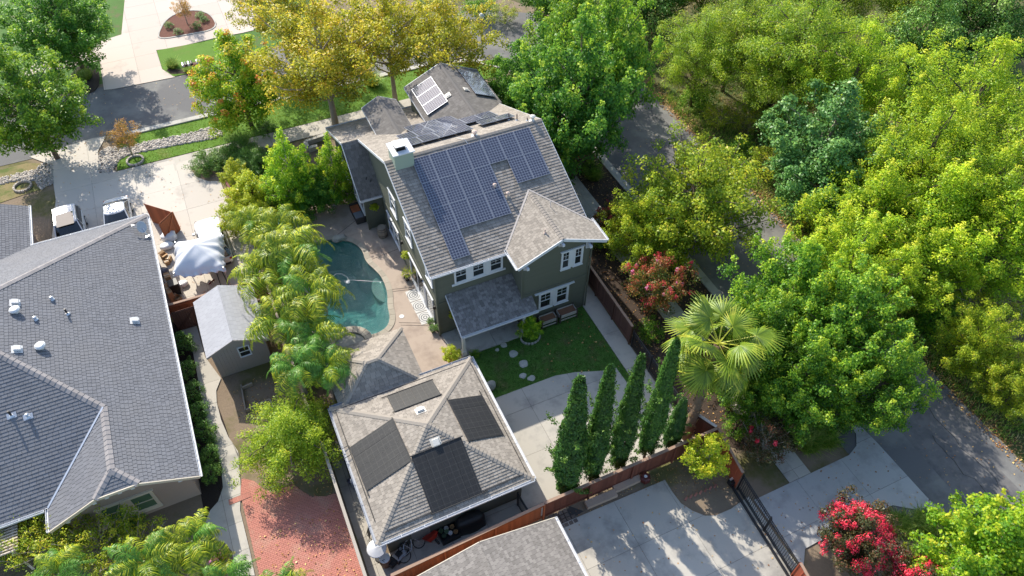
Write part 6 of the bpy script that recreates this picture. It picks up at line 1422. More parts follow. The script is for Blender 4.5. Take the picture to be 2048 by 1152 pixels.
L_LITTER = leafmat('litter', [(0, (.12, .05, .02)), (.5, (.3, .14, .05)), (1, (.45, .32, .12))], .1)

kind('gumA', L_GUM, BARK, .2, seed=1, R=5, H=10.5, zb=1.6, nb=46, cr=1.05, leaf=0.210, dens=178, up=.42, spire=1.0, tipc=.6)
kind('gumB', L_GUM, BARK, .2, seed=2, R=5, H=10.0, zb=1.4, nb=44, cr=1.1, leaf=0.202, dens=171, up=.38, spire=.9, tipc=.55)
kind('deepA', L_DEEP, BARK, .22, seed=3, R=5.2, H=11, zb=1.4, nb=50, cr=1.05, leaf=0.218, dens=171, up=.5, spire=1.1, tipc=.7)
kind('deepB', L_DEEP, BARK, .2, seed=4, R=4.6, H=8.5, zb=1.5, nb=40, cr=1.1, leaf=0.202, dens=171, up=.35, spire=.4, prof='dome', tipc=.5)
kind('blue', L_BLUE, BARKP, .2, seed=5, R=4.5, H=9, zb=1.5, nb=36, cr=1.15, leaf=0.218, dens=151, up=.35, spire=.5)
kind('locustA', L_LOCUST, BARK, .2, seed=6, R=6, H=11, zb=2.2, nb=60, cr=1.1, leaf=0.168, dens=190, up=.40, droop=.12, asp=.45, tipc=.5, flatl=.7, hue=.35)
kind('locustB', L_LIME, BARK, .2, seed=7, R=5.5, H=11, zb=2.2, nb=52, cr=1.1, leaf=0.176, dens=171, up=.45, spire=.7, asp=.5, tipc=.5, flatl=.7, hue=.35)
kind('limeA', L_LIME, BARK, .2, seed=8, R=5, H=10, zb=1.8, nb=46, cr=1.0, leaf=0.202, dens=165, up=.45, spire=1.0, asp=.5, tipc=.7, hue=.3)
kind('sycA', L_YEL, BARKP, .24, seed=9, R=5, H=11, zb=3.6, nb=44, cr=1.05, leaf=0.185, dens=175, up=.5, tipc=.3, hue=.5, inner=.4)
kind('sycB', L_YEL, BARKP, .2, seed=10, R=4.4, H=10, zb=3.2, nb=40, cr=1.0, leaf=0.185, dens=175, up=.55, tipc=.3, hue=.4, inner=.45)
kind('olive', L_OLIVE, BARK, .2, seed=11, R=5.5, H=8.5, zb=1.2, nb=56, cr=1.0, leaf=0.176, dens=184, up=.4, prof='dome', tipc=.45, hue=.4)
kind('pist', L_PIST, BARK, .15, seed=12, R=3.3, H=7.2, zb=1.2, nb=44, cr=.85, leaf=0.160, dens=330, up=.35, prof='dome', spire=.5, tipc=.8, hue=.3)
kind('bright', L_BRIGHT, BARKP, .12, seed=13, R=2.4, H=6.4, zb=.8, nb=34, cr=.62, leaf=0.143, dens=369, up=.5, prof='cone', spire=.6, tipc=.7, hue=.25)
kind('mount', L_OLIVE, BARK, .16, seed=14, R=2.7, H=4.2, zb=.8, nb=74, cr=.62, leaf=0.126, dens=554, up=.12, prof='dome', droop=.3, asp=.35, inner=.2, keep=.25, tipc=.4, hue=.3)
kind('myrt', L_MYRT, BARKP, .08, seed=15, R=2.2, H=4.6, zb=.8, nb=30, cr=.55, leaf=0.118, dens=396, up=.7, spire=.3, tipc=.9, hue=.45)
kind('maroon', L_MAROON, BARKP, .07, seed=16, R=1.7, H=3.4, zb=.5, nb=26, cr=.5, leaf=0.109, dens=369, up=.7, tipc=.5, hue=.5)
kind('small', L_ORANGE, BARKP, .07, seed=17, R=1.4, H=3.0, zb=1.0, nb=22, cr=.42, leaf=0.092, dens=435, up=.5, hue=.5)
kind('lemon', L_GOLD, BARKP, .07, seed=18, R=1.35, H=3.2, zb=.9, nb=24, cr=.45, leaf=0.118, dens=396, up=.5, spire=.35, tipc=.6, hue=.4)
kind('bush', L_HEDGE, None or BARKD, .05, seed=19, R=.75, H=1.25, zb=.15, nb=20, cr=.3, leaf=0.063, dens=1188, up=.25, prof='dome', keep=.3, hue=.45)
kind('bushg', L_GUM, BARKD, .05, seed=20, R=1.0, H=1.6, zb=.15, nb=22, cr=.38, leaf=0.084, dens=739, up=.3, prof='dome', keep=.3)
kind('golden', L_GOLD, BARKD, .06, seed=21, R=1.2, H=3.2, zb=.15, nb=30, cr=.48, leaf=0.101, dens=554, up=.35, spire=.3, hue=.4, tipc=.4)
kind('hedge', L_HEDGE, BARKD, .05, seed=22, R=1.5, H=1.5, zb=.1, nb=32, cr=.45, leaf=0.076, dens=739, up=.12, prof='dome', keep=.2, hue=.6)
kind('dark', L_HEDGE, BARKD, .2, seed=23, R=4.5, H=7.5, zb=.8, nb=44, cr=1.1, leaf=0.168, dens=198, up=.3, prof='dome', hue=.5)
kind('scrub', L_OLIVE, BARKP, .07, seed=24, R=1.7, H=2.6, zb=.3, nb=30, cr=.42, leaf=0.084, dens=435, up=.7, hue=.6, keep=1, inner=.5)
kind('orangebush', L_MYRT, BARKD, .05, seed=25, R=1.2, H=2.4, zb=.2, nb=24, cr=.42, leaf=0.101, dens=501, up=.4, hue=.7, spire=.3)

def tree(k, px, py, zc, R, H, label, cat='tree', name='street_tree', group=None, base=None, rz=None):
    """px, py: middle of the crown in the survey picture at height zc"""
    x, y = base if base else at(px, py, zc)
    return plant(name, k, label, cat, x, y, R, H, group, rz)
TR = [
 # upper left
 ('deepA', 120, 40, 5.0, 4.7, 8.6, 'tall dark green tree at the upper left edge beyond the dark planting island', None),
 ('gumA', 52, 205, 5.2, 4.3, 8.8, 'bright green spiky street tree at the left edge below the dark tree', None),
 ('pist', 475, 160, 4.3, 3.5, 7.8, 'bushy green street tree with orange tips on the verge lawn left of the yellow sycamores', None),
 ('sycA', 640, 95, 7.5, 5.5, 11.5, 'yellow sycamore with a forked pale trunk on the verge above the bright garden trees', None),
 ('sycB', 770, 40, 7.5, 4.2, 10.5, 'middle yellow sycamore standing over the front sidewalk behind the small dormer roof', None),
 ('sycB', 890, 70, 7.0, 4.0, 10.0, 'rightmost yellow sycamore over the corner of the street behind the cross gable', None),
 # maples behind the house
 ('deepB', 1040, 165, 4.5, 3.2, 7.6, 'dark maple closest to the right rear gable panels', None),
 ('deepA', 1160, 170, 8.3, 4.7, 12.4, 'large deep green maple with bright spires leaning over the side road behind the green house', None),
 ('gumA', 1215, 80, 9.3, 3.9, 13.0, 'deep green spired maple hanging over the top of the side road', None),
 ('gumB', 1150, 60, 6.0, 3.9, 9.4, 'mid green maple at the top edge left of the locust trees', None),
 # across the road, top
 ('locustA', 1480, 45, 6.5, 4.6, 9.6, 'open yellow-green locust tree at the top edge beyond the side road bend', None),
 ('locustA', 1610, 70, 7.5, 6.0, 11.5, 'open yellow-green locust tree at the top edge left of the dark evergreen', None),
 ('locustA', 1405, 95, 5.5, 4.0, 8.4, 'open yellow-green locust nearest the spired maple at the top of the side road', None),
 ('locustB', 1720, 130, 7.0, 4.2, 9.6, 'light green tree behind the bluish round tree', None),
 ('locustA', 1560, 150, 5.0, 4.0, 7.6, 'sparse low locust over the bare bank beside the side road', None),
 ('dark', 1850, 70, 5.5, 4.4, 9.5, 'dark evergreen tree at the top right between the locusts and the lime tree', None),
 ('dark', 1985, 20, 5.5, 4.8, 9.5, 'dark evergreen tree in the top right corner of the picture', None),
 ('gumB', 1500, 745, 3.0, 2.1, 5.2, 'small green tree between the fan palm trunk and the sweetgum row', None),
 ('sycB', 545, -10, 6, 3.6, 8.5, 'yellow tree cut by the top edge left of the sycamores', None),
 ('dark', 1300, -30, 4, 5, 8, 'dark tree above the spired maple, mostly cut off by the top edge', None),
 ('blue', 1660, 270, 5.5, 4.6, 9.0, 'round bluish-green tree beyond the side road, right of the dry bank', None),
 ('blue', 1655, 350, 4.5, 3.4, 7.0, 'smaller bluish-green tree under the round bluish one', None),
 ('locustB', 1960, 190, 7.5, 5.6, 11.0, 'tall lime-yellow tree at the right edge under the dark corner evergreen', None),
 ('locustB', 1860, 300, 7.0, 4.8, 10.5, 'lime-yellow tree beside the small gap of gray road at the upper right', None),
 ('locustB', 2020, 330, 7.0, 4.8, 10.5, 'lime-yellow tree cut by the right edge halfway up', None),
 ('limeA', 1740, 430, 4.6, 4.3, 8, 'lime green tree with many spires beyond the lower road, left of its twins', None),
 ('limeA', 1870, 440, 4.8, 4.7, 8.4, 'lime green tree with orange flecks in the middle of the right tree mass', None),
 ('limeA', 1995, 480, 4.8, 4.2, 8.2, 'lime green tree at the right edge above the olive oak', None),
 ('limeA', 1835, 540, 3.6, 3.3, 6.4, 'lime green tree below the orange-flecked tree', None),
 # verge right of the house
 ('olive', 1392, 390, 5.0, 5.3, 8.8, 'broad olive-yellow maple between the side road and the green house', None),
 ('olive', 1290, 455, 3.6, 3.0, 6.2, 'smaller olive-yellow maple against the right side of the green house', None),
 ('gumB', 1590, 575, 5.0, 3.5, 8.0, 'green sweetgum between the fan palm and the lower road, uppermost of its row', None),
 ('gumA', 1540, 665, 4.8, 2.7, 7.2, 'green sweetgum directly behind the fan palm', None),
 ('gumA', 1700, 640, 5.5, 3.5, 8.6, 'green sweetgum overhanging the middle of the lower road', None),
 ('gumB', 1770, 750, 5.0, 2.7, 7.4, 'green sweetgum reaching over the asphalt beside the driveway apron', None),
 ('gumA', 1610, 755, 4.2, 2.9, 6.6, 'lowest green sweetgum standing above the ornamental grasses', None),
 ('limeA', 1700, 530, 5.0, 3.7, 8.2, 'yellow-green tree at the left end of the right tree mass over the road', None),
 ('olive', 1960, 680, 3.0, 2.5, 5.6, 'rounded olive oak on the bank right of the lower road', None),
 ('olive', 2050, 760, 3.0, 2.3, 4.6, 'rounded oak cut by the right edge above the dry bank', None),
 ('bright', 1975, 1100, 3.0, 2.9, 6.4, 'bright green tree in the bottom right corner', None),
 ('bright', 2045, 1080, 3.0, 2.6, 6.0, 'bright green tree at the right end of the bottom edge', None),
 ('bright', 1890, 1150, 2.6, 1.9, 4.8, 'bright green tree at the bottom edge between the red myrtle and the corner tree', None),
 # garden trees beside the pool
 ('bright', 580, 345, 3.6, 2.1, 6.6, 'bright green cone-shaped tree in the garden above the pool', None),
 ('bright', 665, 330, 3.4, 1.5, 5.6, 'narrow bright green tree close to the wing of the green house', None),
 ('deepB', 620, 385, 2.0, 1.9, 3.8, 'low dark green tree between the two bright garden trees', None),
 ('golden', 505, 385, 1.6, 1.5, 3.2, 'golden-green shrub left of the cone-shaped garden tree', None),
 ('mount', 582, 875, 2.0, 2.9, 4.2, 'weeping olive-green tree between the garage and the brick patio', None),
 ('small', 245, 268, 2.0, 1.35, 3.0, 'small orange-leaved tree in the gravel strip', None),
 ('myrt', 1312, 575, 2.4, 2.1, 4.6, 'rust-coloured crape myrtle with a few pink blooms beyond the brown fence', None),
 ('maroon', 1530, 890, 1.7, 1.5, 3.2, 'maroon crape myrtle beside the ornamental grass', None),
 ('lemon', 1417, 915, 1.9, 1.3, 3.2, 'small golden lemon tree inside the corner of the brown fence', None),
 ('small', 365, 18, 1.6, .95, 2.8, 'small reddish tree on the mulch island at the top', None),
]
for k, px, py, zc, R, H, lab, g in TR:
    tree(k, px, py, zc, R, H, lab, 'tree', {'mount': 'weeping_tree', 'lemon': 'lemon_tree', 'myrt': 'crape_myrtle', 'maroon': 'crape_myrtle', 'dark': 'evergreen_tree', 'sycA': 'sycamore_tree', 'sycB': 'sycamore_tree'}.get(k, 'leafy_tree'))
# far trees beyond the top right edge whose shade and branches reach in
for i, (px, py) in enumerate(((1700, -40), (1560, -60), (1420, -70), (1130, -60), (1830, -50), (1920, -60))):
    tree('deepA' if i == 3 else 'locustA', px, py, 6, 5, 9.5, ['locust cut by the top edge left of the dark evergreen', 'locust cut by the top edge in the middle of the locusts', 'locust cut by the top edge beside the spired maple', 'deep green tree cut by the top edge above the corner of the street', 'locust cut by the top edge above the dark evergreen', 'locust cut by the top edge near the right corner'][i], 'tree', 'leafy_tree')
# undergrowth beyond the road: shrubs one by one
US = [(1480, 300), (1540, 330), (1500, 250), (1560, 270), (1720, 220), (1790, 190), (1845, 190), (1620, 430), (1690, 470), (1900, 560), (1940, 610), (2010, 600), (1400, 200), (1440, 240), (2035, 680), (1880, 640), (1850, 560), (1010, 30), (960, 20)]
for i, (px, py) in enumerate(US):
    x, y = at(px, py, .8)
    plant('wild_shrub', 'scrub' if i % 3 else 'bushg', 'wild olive-green shrub growing on the bank beyond the road', 'shrub', x, y, rnd.uniform(1.4, 2.1), rnd.uniform(1.5, 2.4), 'wild shrubs beyond the road', wood='stem', leafname='foliage')
# crape myrtle blossoms
def blossoms(seed, R, z0, z1, nclump, cr, mat):
    r = np.random.default_rng(seed); C = []; N_ = []; 
    for _ in range(nclump):
        a = r.uniform(0, 6.28); rr = R*r.random()**.4; z = z0+(z1-z0)*(1-.8*(rr/R)**2)*r.uniform(.8, 1.05); q = np.array([rr*math.cos(a), rr*math.sin(a), z])
        n = 70; d = norm(r.normal(size=(n, 3))); C.append(q+d*(r.random(n)**.5)[:, None]*np.array([cr, cr, cr*1.4])*r.uniform(.6, 1.2)); N_.append(norm(d+np.array([0, 0, .6])))
    C = np.concatenate(C); N_ = np.concatenate(N_); V, Q = leaf_quads(r, C, N_, np.full(len(C), .075)*r.uniform(.7, 1.3, len(C)))
    return fastmesh('blossoms', V, Q, mat, r.random(len(Q)))
kind('redm', L_MAROON, BARKP, .08, seed=31, R=2.0, H=4.0, zb=.6, nb=40, cr=.55, leaf=0.109, dens=554, up=.7, tipc=.2, hue=.5)
for i, (px, py, R, H, nc, lab) in enumerate(((1712, 1075, 1.95, 4.0, 105, 'crape myrtle covered in bright red blooms beside the driveway apron'), (1840, 1165, 1.6, 3.4, 60, 'red-blooming crape myrtle cut by the bottom edge'))):
    x, y = at(px, py, 2.2); t = plant('crape_myrtle', 'redm', lab, 'tree', x, y, R, H)
    link('blossoms', blossoms(80+i, R*.98, 1.6, H*1.0, nc, .24, L_RED), t, Matrix.Translation((x, y, 0)))
for i, (px, py, z, R) in enumerate(((1312, 575, 2.4, 1.9), (1530, 890, 1.7, 1.1))):
    x, y = at(px, py, z)
    t = [o for o in bpy.data.objects if o.name.startswith('crape_myrtle') and o.parent is None and abs(o.location.x-x) < .01][0]
    link('blossoms', blossoms(90+i, R, 2.4 if i == 0 else 1.6, 4.4 if i == 0 else 3.1, 9 if i == 0 else 5, .16, L_RED if i else L_PINK), t, Matrix.Translation((x, y, 0)))

# cypresses
def cypress(seed, R, H):
    r = np.random.default_rng(seed); C = []; N_ = []; Rv = []
    nc = 480
    for i in range(nc):
        t = r.random()**.85; rad = R*(min(1, .55+t*1.4) if t < .32 else (1-t)**.72*1.3); rad *= r.uniform(.72, 1.08); a = r.uniform(0, 6.28); c = np.array([rad*math.cos(a)*.8, rad*math.sin(a)*.8, .25+t*(H-.3)])
        n = 62; d = norm(r.normal(size=(n, 3))); d[:, 2] = np.abs(d[:, 2]); s = .22*r.uniform(.7, 1.25)
        out = np.array([math.cos(a), math.sin(a), .35])
        C.append(c+d*np.array([s, s, s*1.9])*(r.random(n)**.4)[:, None]); N_.append(norm(d*.6+out+r.normal(0, .3, (n, 3)))); Rv.append(np.clip(r.uniform(.1, .55)+r.normal(0, .15, n), 0, 1))
    for _ in range(16):   # stray side shoots
        a = r.uniform(0, 6.28); z = r.uniform(.05, .75)*H; n = 60; t = r.random(n)
        c = np.stack([(R*.9+t*.45)*math.cos(a), (R*.9+t*.45)*math.sin(a), z+t*.5], 1)+r.normal(0, .06, (n, 3)); C.append(c); N_.append(norm(r.normal(size=(n, 3))+np.array([0, 0, 1]))); Rv.append(r.uniform(.4, .9, n))
    C = np.concatenate(C); N_ = np.concatenate(N_); Rv = np.concatenate(Rv); V, Q = leaf_quads(r, C, N_, .12*r.uniform(.6, 1.3, len(C)), asp=.5)
    tb = MB(); tb.tube([(0, 0, -.1), (0, 0, H*.8)], [.1, .02], 7)
    return fastmesh('crown', V, Q, L_CYP, Rv), tb.mesh('trunk', BARKD, True), R, H
KIND['cypA'] = cypress(3, .78, 8.4); KIND['cypB'] = cypress(4, .72, 8.4)
CY = [((1130, 985), (1143, 765), 1.05, 'leftmost and widest of the tall green cypresses along the brown fence'), ((1180, 962), (1214, 738), .9, 'second cypress from the left with a side spur, in the row along the brown fence'), ((1232, 935), (1264, 718), .92, 'middle cypress, smooth and tall, in the row along the brown fence'), ((1288, 915), (1330, 688), .85, 'fourth cypress from the left, tallest in view, leaning beside the short one'), ((1338, 893), (1365, 800), .75, 'shortest cypress at the right end of the row beside the fan palm trunk')]
for i, (b, t, s, lab) in enumerate(CY):
    x, y = at(*b); y = max(y, 15.5); hh = 8.5 if i < 4 else 4.3
    # height from the survey: walk up until the tip matches
    best = 9e9
    for k_ in range(20, 130):
        hh_ = k_*.1; p = np.array([x, y, hh_-CAM_H]); py = 576-F_PX*(p@_U)/(p@_F)
        if abs(py-t[1]) < best: best = abs(py-t[1]); hh = hh_
    plant('cypress_tree', 'cypA' if i % 2 == 0 else 'cypB', lab, 'cypress', x, y, (.86 if i == 0 else .77)*s, hh, 'cypresses in a row along the brown fence')

# ------------------------------------------------------------------ palms
def frond(seed, L=2.9, nl=46, arch=1.0, ll=.62, drop=.85, mat=L_PALM, hue0=.2):
    """feather frond along +X, starting upward"""
    r = np.random.default_rng(seed); V = []; Q = []; Rv = []; el = math.radians(62); p = np.array([0., 0, 0]); step = L/nl; pts = []
    for i in range(nl+1):
        t = i/nl; e = el-arch*2.35*t**1.15; pts.append(p.copy()); p = p+np.array([math.cos(e), 0, math.sin(e)])*step
    pts = np.array(pts)
    for i in range(5, nl):
        t = i/nl; d = pts[i+1]-pts[i]; d /= np.linalg.norm(d)
        for sd_ in (-1, 1):
            for rep in range(2):
                l = ll*(math.sin(min(1, t*1.25+.12)*math.pi)**.6*.85+.15)*r.uniform(.8, 1.15); w_ = .018
                side = np.array([0, sd_, 0]); a = norm((side*.95+d*r.uniform(.35, .7)+np.array([0, 0, r.uniform(-.35, .8)]))[None])[0]
                b0 = pts[i]; b1 = b0+a*l*.5; b2 = b0+a*l*.85+np.array([0, 0, -drop*l*.55]); b3 = b0+a*l+np.array([0, 0, -drop*l])
                k = len(V); u = d*w_
                V += [b0-u*.5, b0+u*.5, b1-u, b1+u, b2-u*.8, b2+u*.8, b3, b3+u*.2]
                Q += [(k, k+1, k+3, k+2), (k+2, k+3, k+5, k+4), (k+4, k+5, k+7, k+6)]; c = np.clip(hue0+.1+.3*t+r.normal(0, .22), 0, 1); Rv += [c]*3
    for i in range(0, nl, 3):
        j = min(nl, i+3); wd = .026*(1-i/nl)+.006; k = len(V)
        V += [pts[i]+[0, -wd, 0], pts[i]+[0, wd, 0], pts[j]+[0, wd*.85, 0], pts[j]+[0, -wd*.85, 0]]; Q.append((k, k+1, k+2, k+3)); Rv.append(.3)
    return fastmesh('frond', np.array(V), np.array(Q), mat, Rv)
FR = [frond(i, 2.7+.25*(i % 3), 40, .85+.12*(i % 4), .66) for i in range(5)]
FRG = [frond(10+i, 2.6, 38, .9+.12*(i % 3), .6, mat=L_PALMG) for i in range(3)]
FRD = frond(30, 2.5, 30, .7, .45, .9, L_DEAD, .3)
def queen_palm(px, py, z, s, nf, label, H=None, mixg=.2, elmin=-.5):
    x, y = at(px, py, z); t = thing('feather_palm', label, 'palm tree', (x, y, 0)); r = random.Random(px*7+py)
    lean = (r.uniform(-.15, .15), r.uniform(-.15, .15))
    pts = [(x+lean[0]*k/4-lean[0], y+lean[1]*k/4-lean[1], z*k/4-.05) for k in range(5)]
    MB().tube(pts, [.16, .13, .12, .12, .1], 10).build('trunk', BARKP, t, smooth=True)
    MB().tube([(x, y, z-.9), (x, y, z-.3), (x, y, z+.15)], [.11, .15, .05], 10).build('crownshaft', M('crownshaft_green', (.2, .26, .09), .6, .2, 3, 10) if 'crownshaft_green' not in bpy.data.materials else bpy.data.materials['crownshaft_green'], t, smooth=True)
    nf += 4
    for i in range(nf):
        az = i*2.4+r.uniform(-.25, .25); tilt = (i/nf)*1.15-.15+r.uniform(-.1, .1)     # inner ones upright, outer hang
        me = (FRG if r.random() < mixg else FR); me = me[r.randrange(len(me))]
        Wm = Matrix.Translation((x, y, z)) @ Matrix.Rotation(az, 4, 'Z') @ Matrix.Rotation(tilt, 4, 'Y') @ Matrix.Rotation(r.uniform(-.5, .5), 4, 'X') @ Matrix.Scale(s*r.uniform(.85, 1.1), 4)
        link('frond', me, t, Wm)
    for i in range(3):
        Wm = Matrix.Translation((x, y, z-.15)) @ Matrix.Rotation(r.uniform(0, 6.28), 4, 'Z') @ Matrix.Rotation(1.35+r.uniform(-.1, .3), 4, 'Y') @ Matrix.Scale(s*.75, 4)
        link('dead_frond', FRD, t, Wm)
    return t
QP = [(560, 455, 3.8, .95, 15, 'feather palm next to the curved steps, uppermost of the pool palms', .1), (585, 505, 4.6, 1.2, 17, 'large yellow-green feather palm reaching over the deep end of the pool', .1), (535, 545, 4.2, 1.1, 15, 'feather palm rising behind the pale shed roof', .2), (620, 590, 4.4, 1.12, 17, 'yellow feather palm hanging over the middle of the pool', .05), (560, 640, 4.0, 1.0, 14, 'feather palm whose pale frond lies over the shed roof', .1), (630, 672, 3.8, .95, 14, 'green feather palm beside the spa wall', .6), (655, 735, 3.6, .85, 14, 'feather palm brushing the pavilion roof', .5), (590, 735, 4.0, .9, 15, 'feather palm drooping over the raised garden bed', .4), (500, 445, 3.0, .9, 12, 'small feather palm between the golden hedge and the white parked vehicle', .1),
 (385, 1085, 3.2, .85, 15, 'feather palm in front of the tan stucco windows, nearest the brick patio', .1), (290, 1125, 3.6, .9, 15, 'feather palm at the bottom edge below the stucco gable', .3), (120, 1150, 3.4, .85, 13, 'feather palm near the bottom left corner', .5), (560, 1175, 3.0, .65, 13, 'feather palm cut by the bottom edge over the brick patio', .3), (455, 1160, 2.8, .75, 13, 'green feather palm at the bottom edge beside the pink flowers', .7)]
for px, py, z, s, nf, lab, mg in QP: queen_palm(px, py, z, s, nf, lab, mixg=mg)
# fan palm
def fan(seed, R=1.25, n=30, petiole=1.3, droop=.5, mat=L_FAN):
    r = np.random.default_rng(seed); V = []; Q = []; Rv = []
    V += [(0, -.03, 0), (0, .03, 0), (petiole, .018, petiole*.18), (petiole, -.018, petiole*.18)]; Q.append((0, 1, 2, 3)); Rv.append(.8); o = np.array([petiole, 0, petiole*.18])
    for i in range(n):
        a = (i/(n-1)-.5)*math.radians(265); da = math.radians(265)/(n-1)*.5; L = R*(1-.22*abs(a)/2.3)*r.uniform(.9, 1.06); k = len(V); fold = .035
        def P(rr, ang, up): 
            z = -droop*.9*(rr/R)**2.4*R*.55*(1+.6*(abs(ang) > 1.2)); return o+np.array([rr*math.cos(ang), rr*math.sin(ang), z+up])
        V += [P(.03, a-da, 0), P(.03, a+da, 0), P(L*.55, a-da*.95, 0), P(L*.55, a+da*.95, 0), P(L*.55, a, fold), P(L, a-da*.15, -.02), P(L, a+da*.15, -.02), P(.03, a, .01)]
        Q += [(k, k+7, k+4, k+2), (k+7, k+1, k+3, k+4), (k+2, k+4, k+5, k+5) if 0 else (k+2, k+4, k+6, k+5), (k+4, k+3, k+6, k+5)]
        c = np.clip(.35+r.normal(0, .16), 0, 1); Rv += [c]*2+[min(1, c+.15)]*2
    return fastmesh('frond', np.array(V), np.array(Q), mat, Rv)
FN = [fan(i, 1.12+.08*(i % 3), 30, 1.2+.25*(i % 3), .3+.35*(i % 4)) for i in range(7)]; FD = [fan(20+i, 1.0, 20, .9, 1.2, L_DEAD) for i in range(2)]
px_, py_ = at(1372, 875); fz = 6.2
fpx, fpy = at(1436, 690, fz)
fp = thing('fan_palm', 'tall fan palm with hairy trunk behind the corner of the brown fence', 'palm tree', (px_, py_, 0)); r = random.Random(5)
dirx, diry = (fpx-px_)*1.0, (fpy-py_)*1.0
tp = [(px_+dirx*t**1.3, py_+diry*t**1.3, fz*t) for t in (0, .25, .5, .75, 1)]
MB().tube(tp, [.30, .25, .24, .24, .22], 14).build('trunk', M('palm_trunk', (.22, .15, .10), .95, .35, 3, 14, bstr=1, bscale=10, bdist=.05, stretch=(1, 1, 5)), fp, smooth=True)
rb = MB()
for i in range(150):
    t = r.random(); a = r.uniform(0, 6.28); c = Vector(tp[0]).lerp(Vector(tp[4]), t); c = Vector((px_+dirx*t**1.3, py_+diry*t**1.3, fz*t)); rr = .25
    rb.beam(c+Vector((math.cos(a)*rr, math.sin(a)*rr, 0)), c+Vector((math.cos(a)*(rr+.08), math.sin(a)*(rr+.08), .14)), .06, .02)
rb.build('leaf_bases', L_DEAD, fp, kind='stuff')
for i in range(34):
    az = i*2.39996; u = (i/34)**.8; tilt = -1.0+u*2.45+r.uniform(-.2, .2)
    link('frond', FN[i % 7], fp, Matrix.Translation((fpx, fpy, fz+.25-.45*u)) @ Matrix.Rotation(az, 4, 'Z') @ Matrix.Rotation(tilt, 4, 'Y') @ Matrix.Rotation(r.uniform(-.7, .7), 4, 'X') @ Matrix.Scale(r.uniform(1.0, 1.35), 4))
for i in range(12):
    az = i*2.4+.4
    link('dead_frond', FD[i % 2], fp, Matrix.Translation((fpx, fpy, fz-.35-.05*i)) @ Matrix.Rotation(az, 4, 'Z') @ Matrix.Rotation(1.15+r.uniform(-.1, .25), 4, 'Y') @ Matrix.Scale(.9, 4))

# ------------------------------------------------------------------ shrubs and hedges
def shrubs(name, k, pts, R, H, labels, group=None, cat='shrub', zc=.6):
    for i, (px, py) in enumerate(pts):
        x, y = at(px, py, zc); lab = labels[i] if isinstance(labels, (list, tuple)) else labels
        plant(name, k, lab, cat, x, y, R*rnd.uniform(.9, 1.12), H*rnd.uniform(.9, 1.1), group, wood='stem', leafname='foliage')
shrubs('round_shrub', 'bush', [(366, 690), (372, 737), (384, 785), (394, 822), (408, 866), (418, 908), (424, 945)], .68, 1.3, ['clipped round shrub under the gray house eave, nearest the shed', 'brownish round shrub, second under the gray house eave', 'round shrub under the gray house eave, third from the shed', 'round shrub under the gray house eave, middle of the row', 'large round shrub under the gray house eave, fifth from the shed', 'round shrub under the gray house eave, sixth from the shed', 'round shrub at the lower end of the row, nearest the stucco windows'], 'round shrubs along the gray house')
shrubs('round_shrub', 'hedge', [(412, 325), (450, 312), (490, 318)], 1.55, 1.5, ['long clipped hedge shrub at the edge of the white driveway', 'middle clipped shrub above the driveway edge', 'dark clipped shrub nearest the front sidewalk'], 'clipped shrubs at the driveway edge')
shrubs('round_shrub', 'hedge', [(480, 290), (525, 312)], 1.2, 1.3, ['dark shrub touching the front sidewalk', 'dark shrub left of the bright cone-shaped tree'])
shrubs('round_shrub', 'bush', [(530, 255), (215, 262)], .8, 1.1, ['dark round shrub at the foot of the orange-tipped street tree', 'low shrub left of the small orange tree']) if False else shrubs('round_shrub', 'bush', [(532, 256)], .9, 1.1, ['dark round shrub at the foot of the orange-tipped street tree'])
shrubs('golden_shrub', 'golden', [(470, 352), (488, 398), (478, 365)][:2]+[(505, 420), (470, 440), (520, 450)], 1.05, 2.6, ['golden-green hedge shrub beside the maroon gate panel', 'golden-green hedge shrub right of the driveway', 'golden-green hedge shrub above the white parked vehicle', 'golden-green hedge shrub touching the parked vehicle', 'golden-green hedge shrub left of the glass table'], 'golden hedge along the driveway', zc=1.2)
shrubs('green_shrub', 'bushg', [(640, 400), (690, 385), (600, 410), (555, 405), (650, 350)], 1.0, 1.7, ['dark leafy shrub behind the terracotta pots', 'dark leafy shrub against the wing wall', 'dark leafy shrub left of the terracotta pot', 'dark leafy shrub above the curved steps', 'dark leafy shrub between the two bright trees'], 'shrubs behind the patio', zc=.8)
shrubs('agapanthus', 'hedge', [(250, 1040)], .9, .8, ['leafy planting under the stucco windows'])
shrubs('wild_shrub', 'scrub', [(60, 1050), (130, 1065), (200, 1090), (20, 1080), (265, 1095), (90, 1100)], 1.7, 2.5, ['twiggy shrub with bare branches in the bottom left corner', 'rusty twiggy shrub under the valley of the gray roof', 'twiggy shrub under the stucco gable', 'twiggy shrub at the left edge over the pergola slats', 'twiggy shrub in front of the stucco windows', 'olive twiggy shrub at the bottom left behind the palms'], 'twiggy shrubs in the bottom left corner', zc=1.5)
shrubs('rust_shrub', 'orangebush', [(1135, 305), (1150, 290), (1215, 440)], 1.15, 2.3, ['rusty shrub right of the green house roof ridge', 'reddish-tipped shrub above the side path', 'golden-orange shrub beside the bay gable'], zc=1.2)
shrubs('green_shrub', 'bushg', [(1200, 475), (1180, 330), (1230, 480), (1300, 660)], .9, 1.5, ['green shrub at the right corner of the bay', 'brown-green shrub between the path and the kerb', 'green shrub under the olive maple', 'green shrub under the rusty crape myrtle'], zc=.8)
shrubs('green_shrub', 'bushg', [(1640, 830), (1670, 850), (1475, 850), (1510, 830), (1455, 790)], 1.0, 1.2, ['low green shrub behind the ornamental grass', 'low green shrub beside the driveway apron corner', 'low green shrub outside the corner of the brown fence', 'low green shrub above the maroon crape myrtle', 'low green shrub right of the fan palm trunk'], zc=.5)
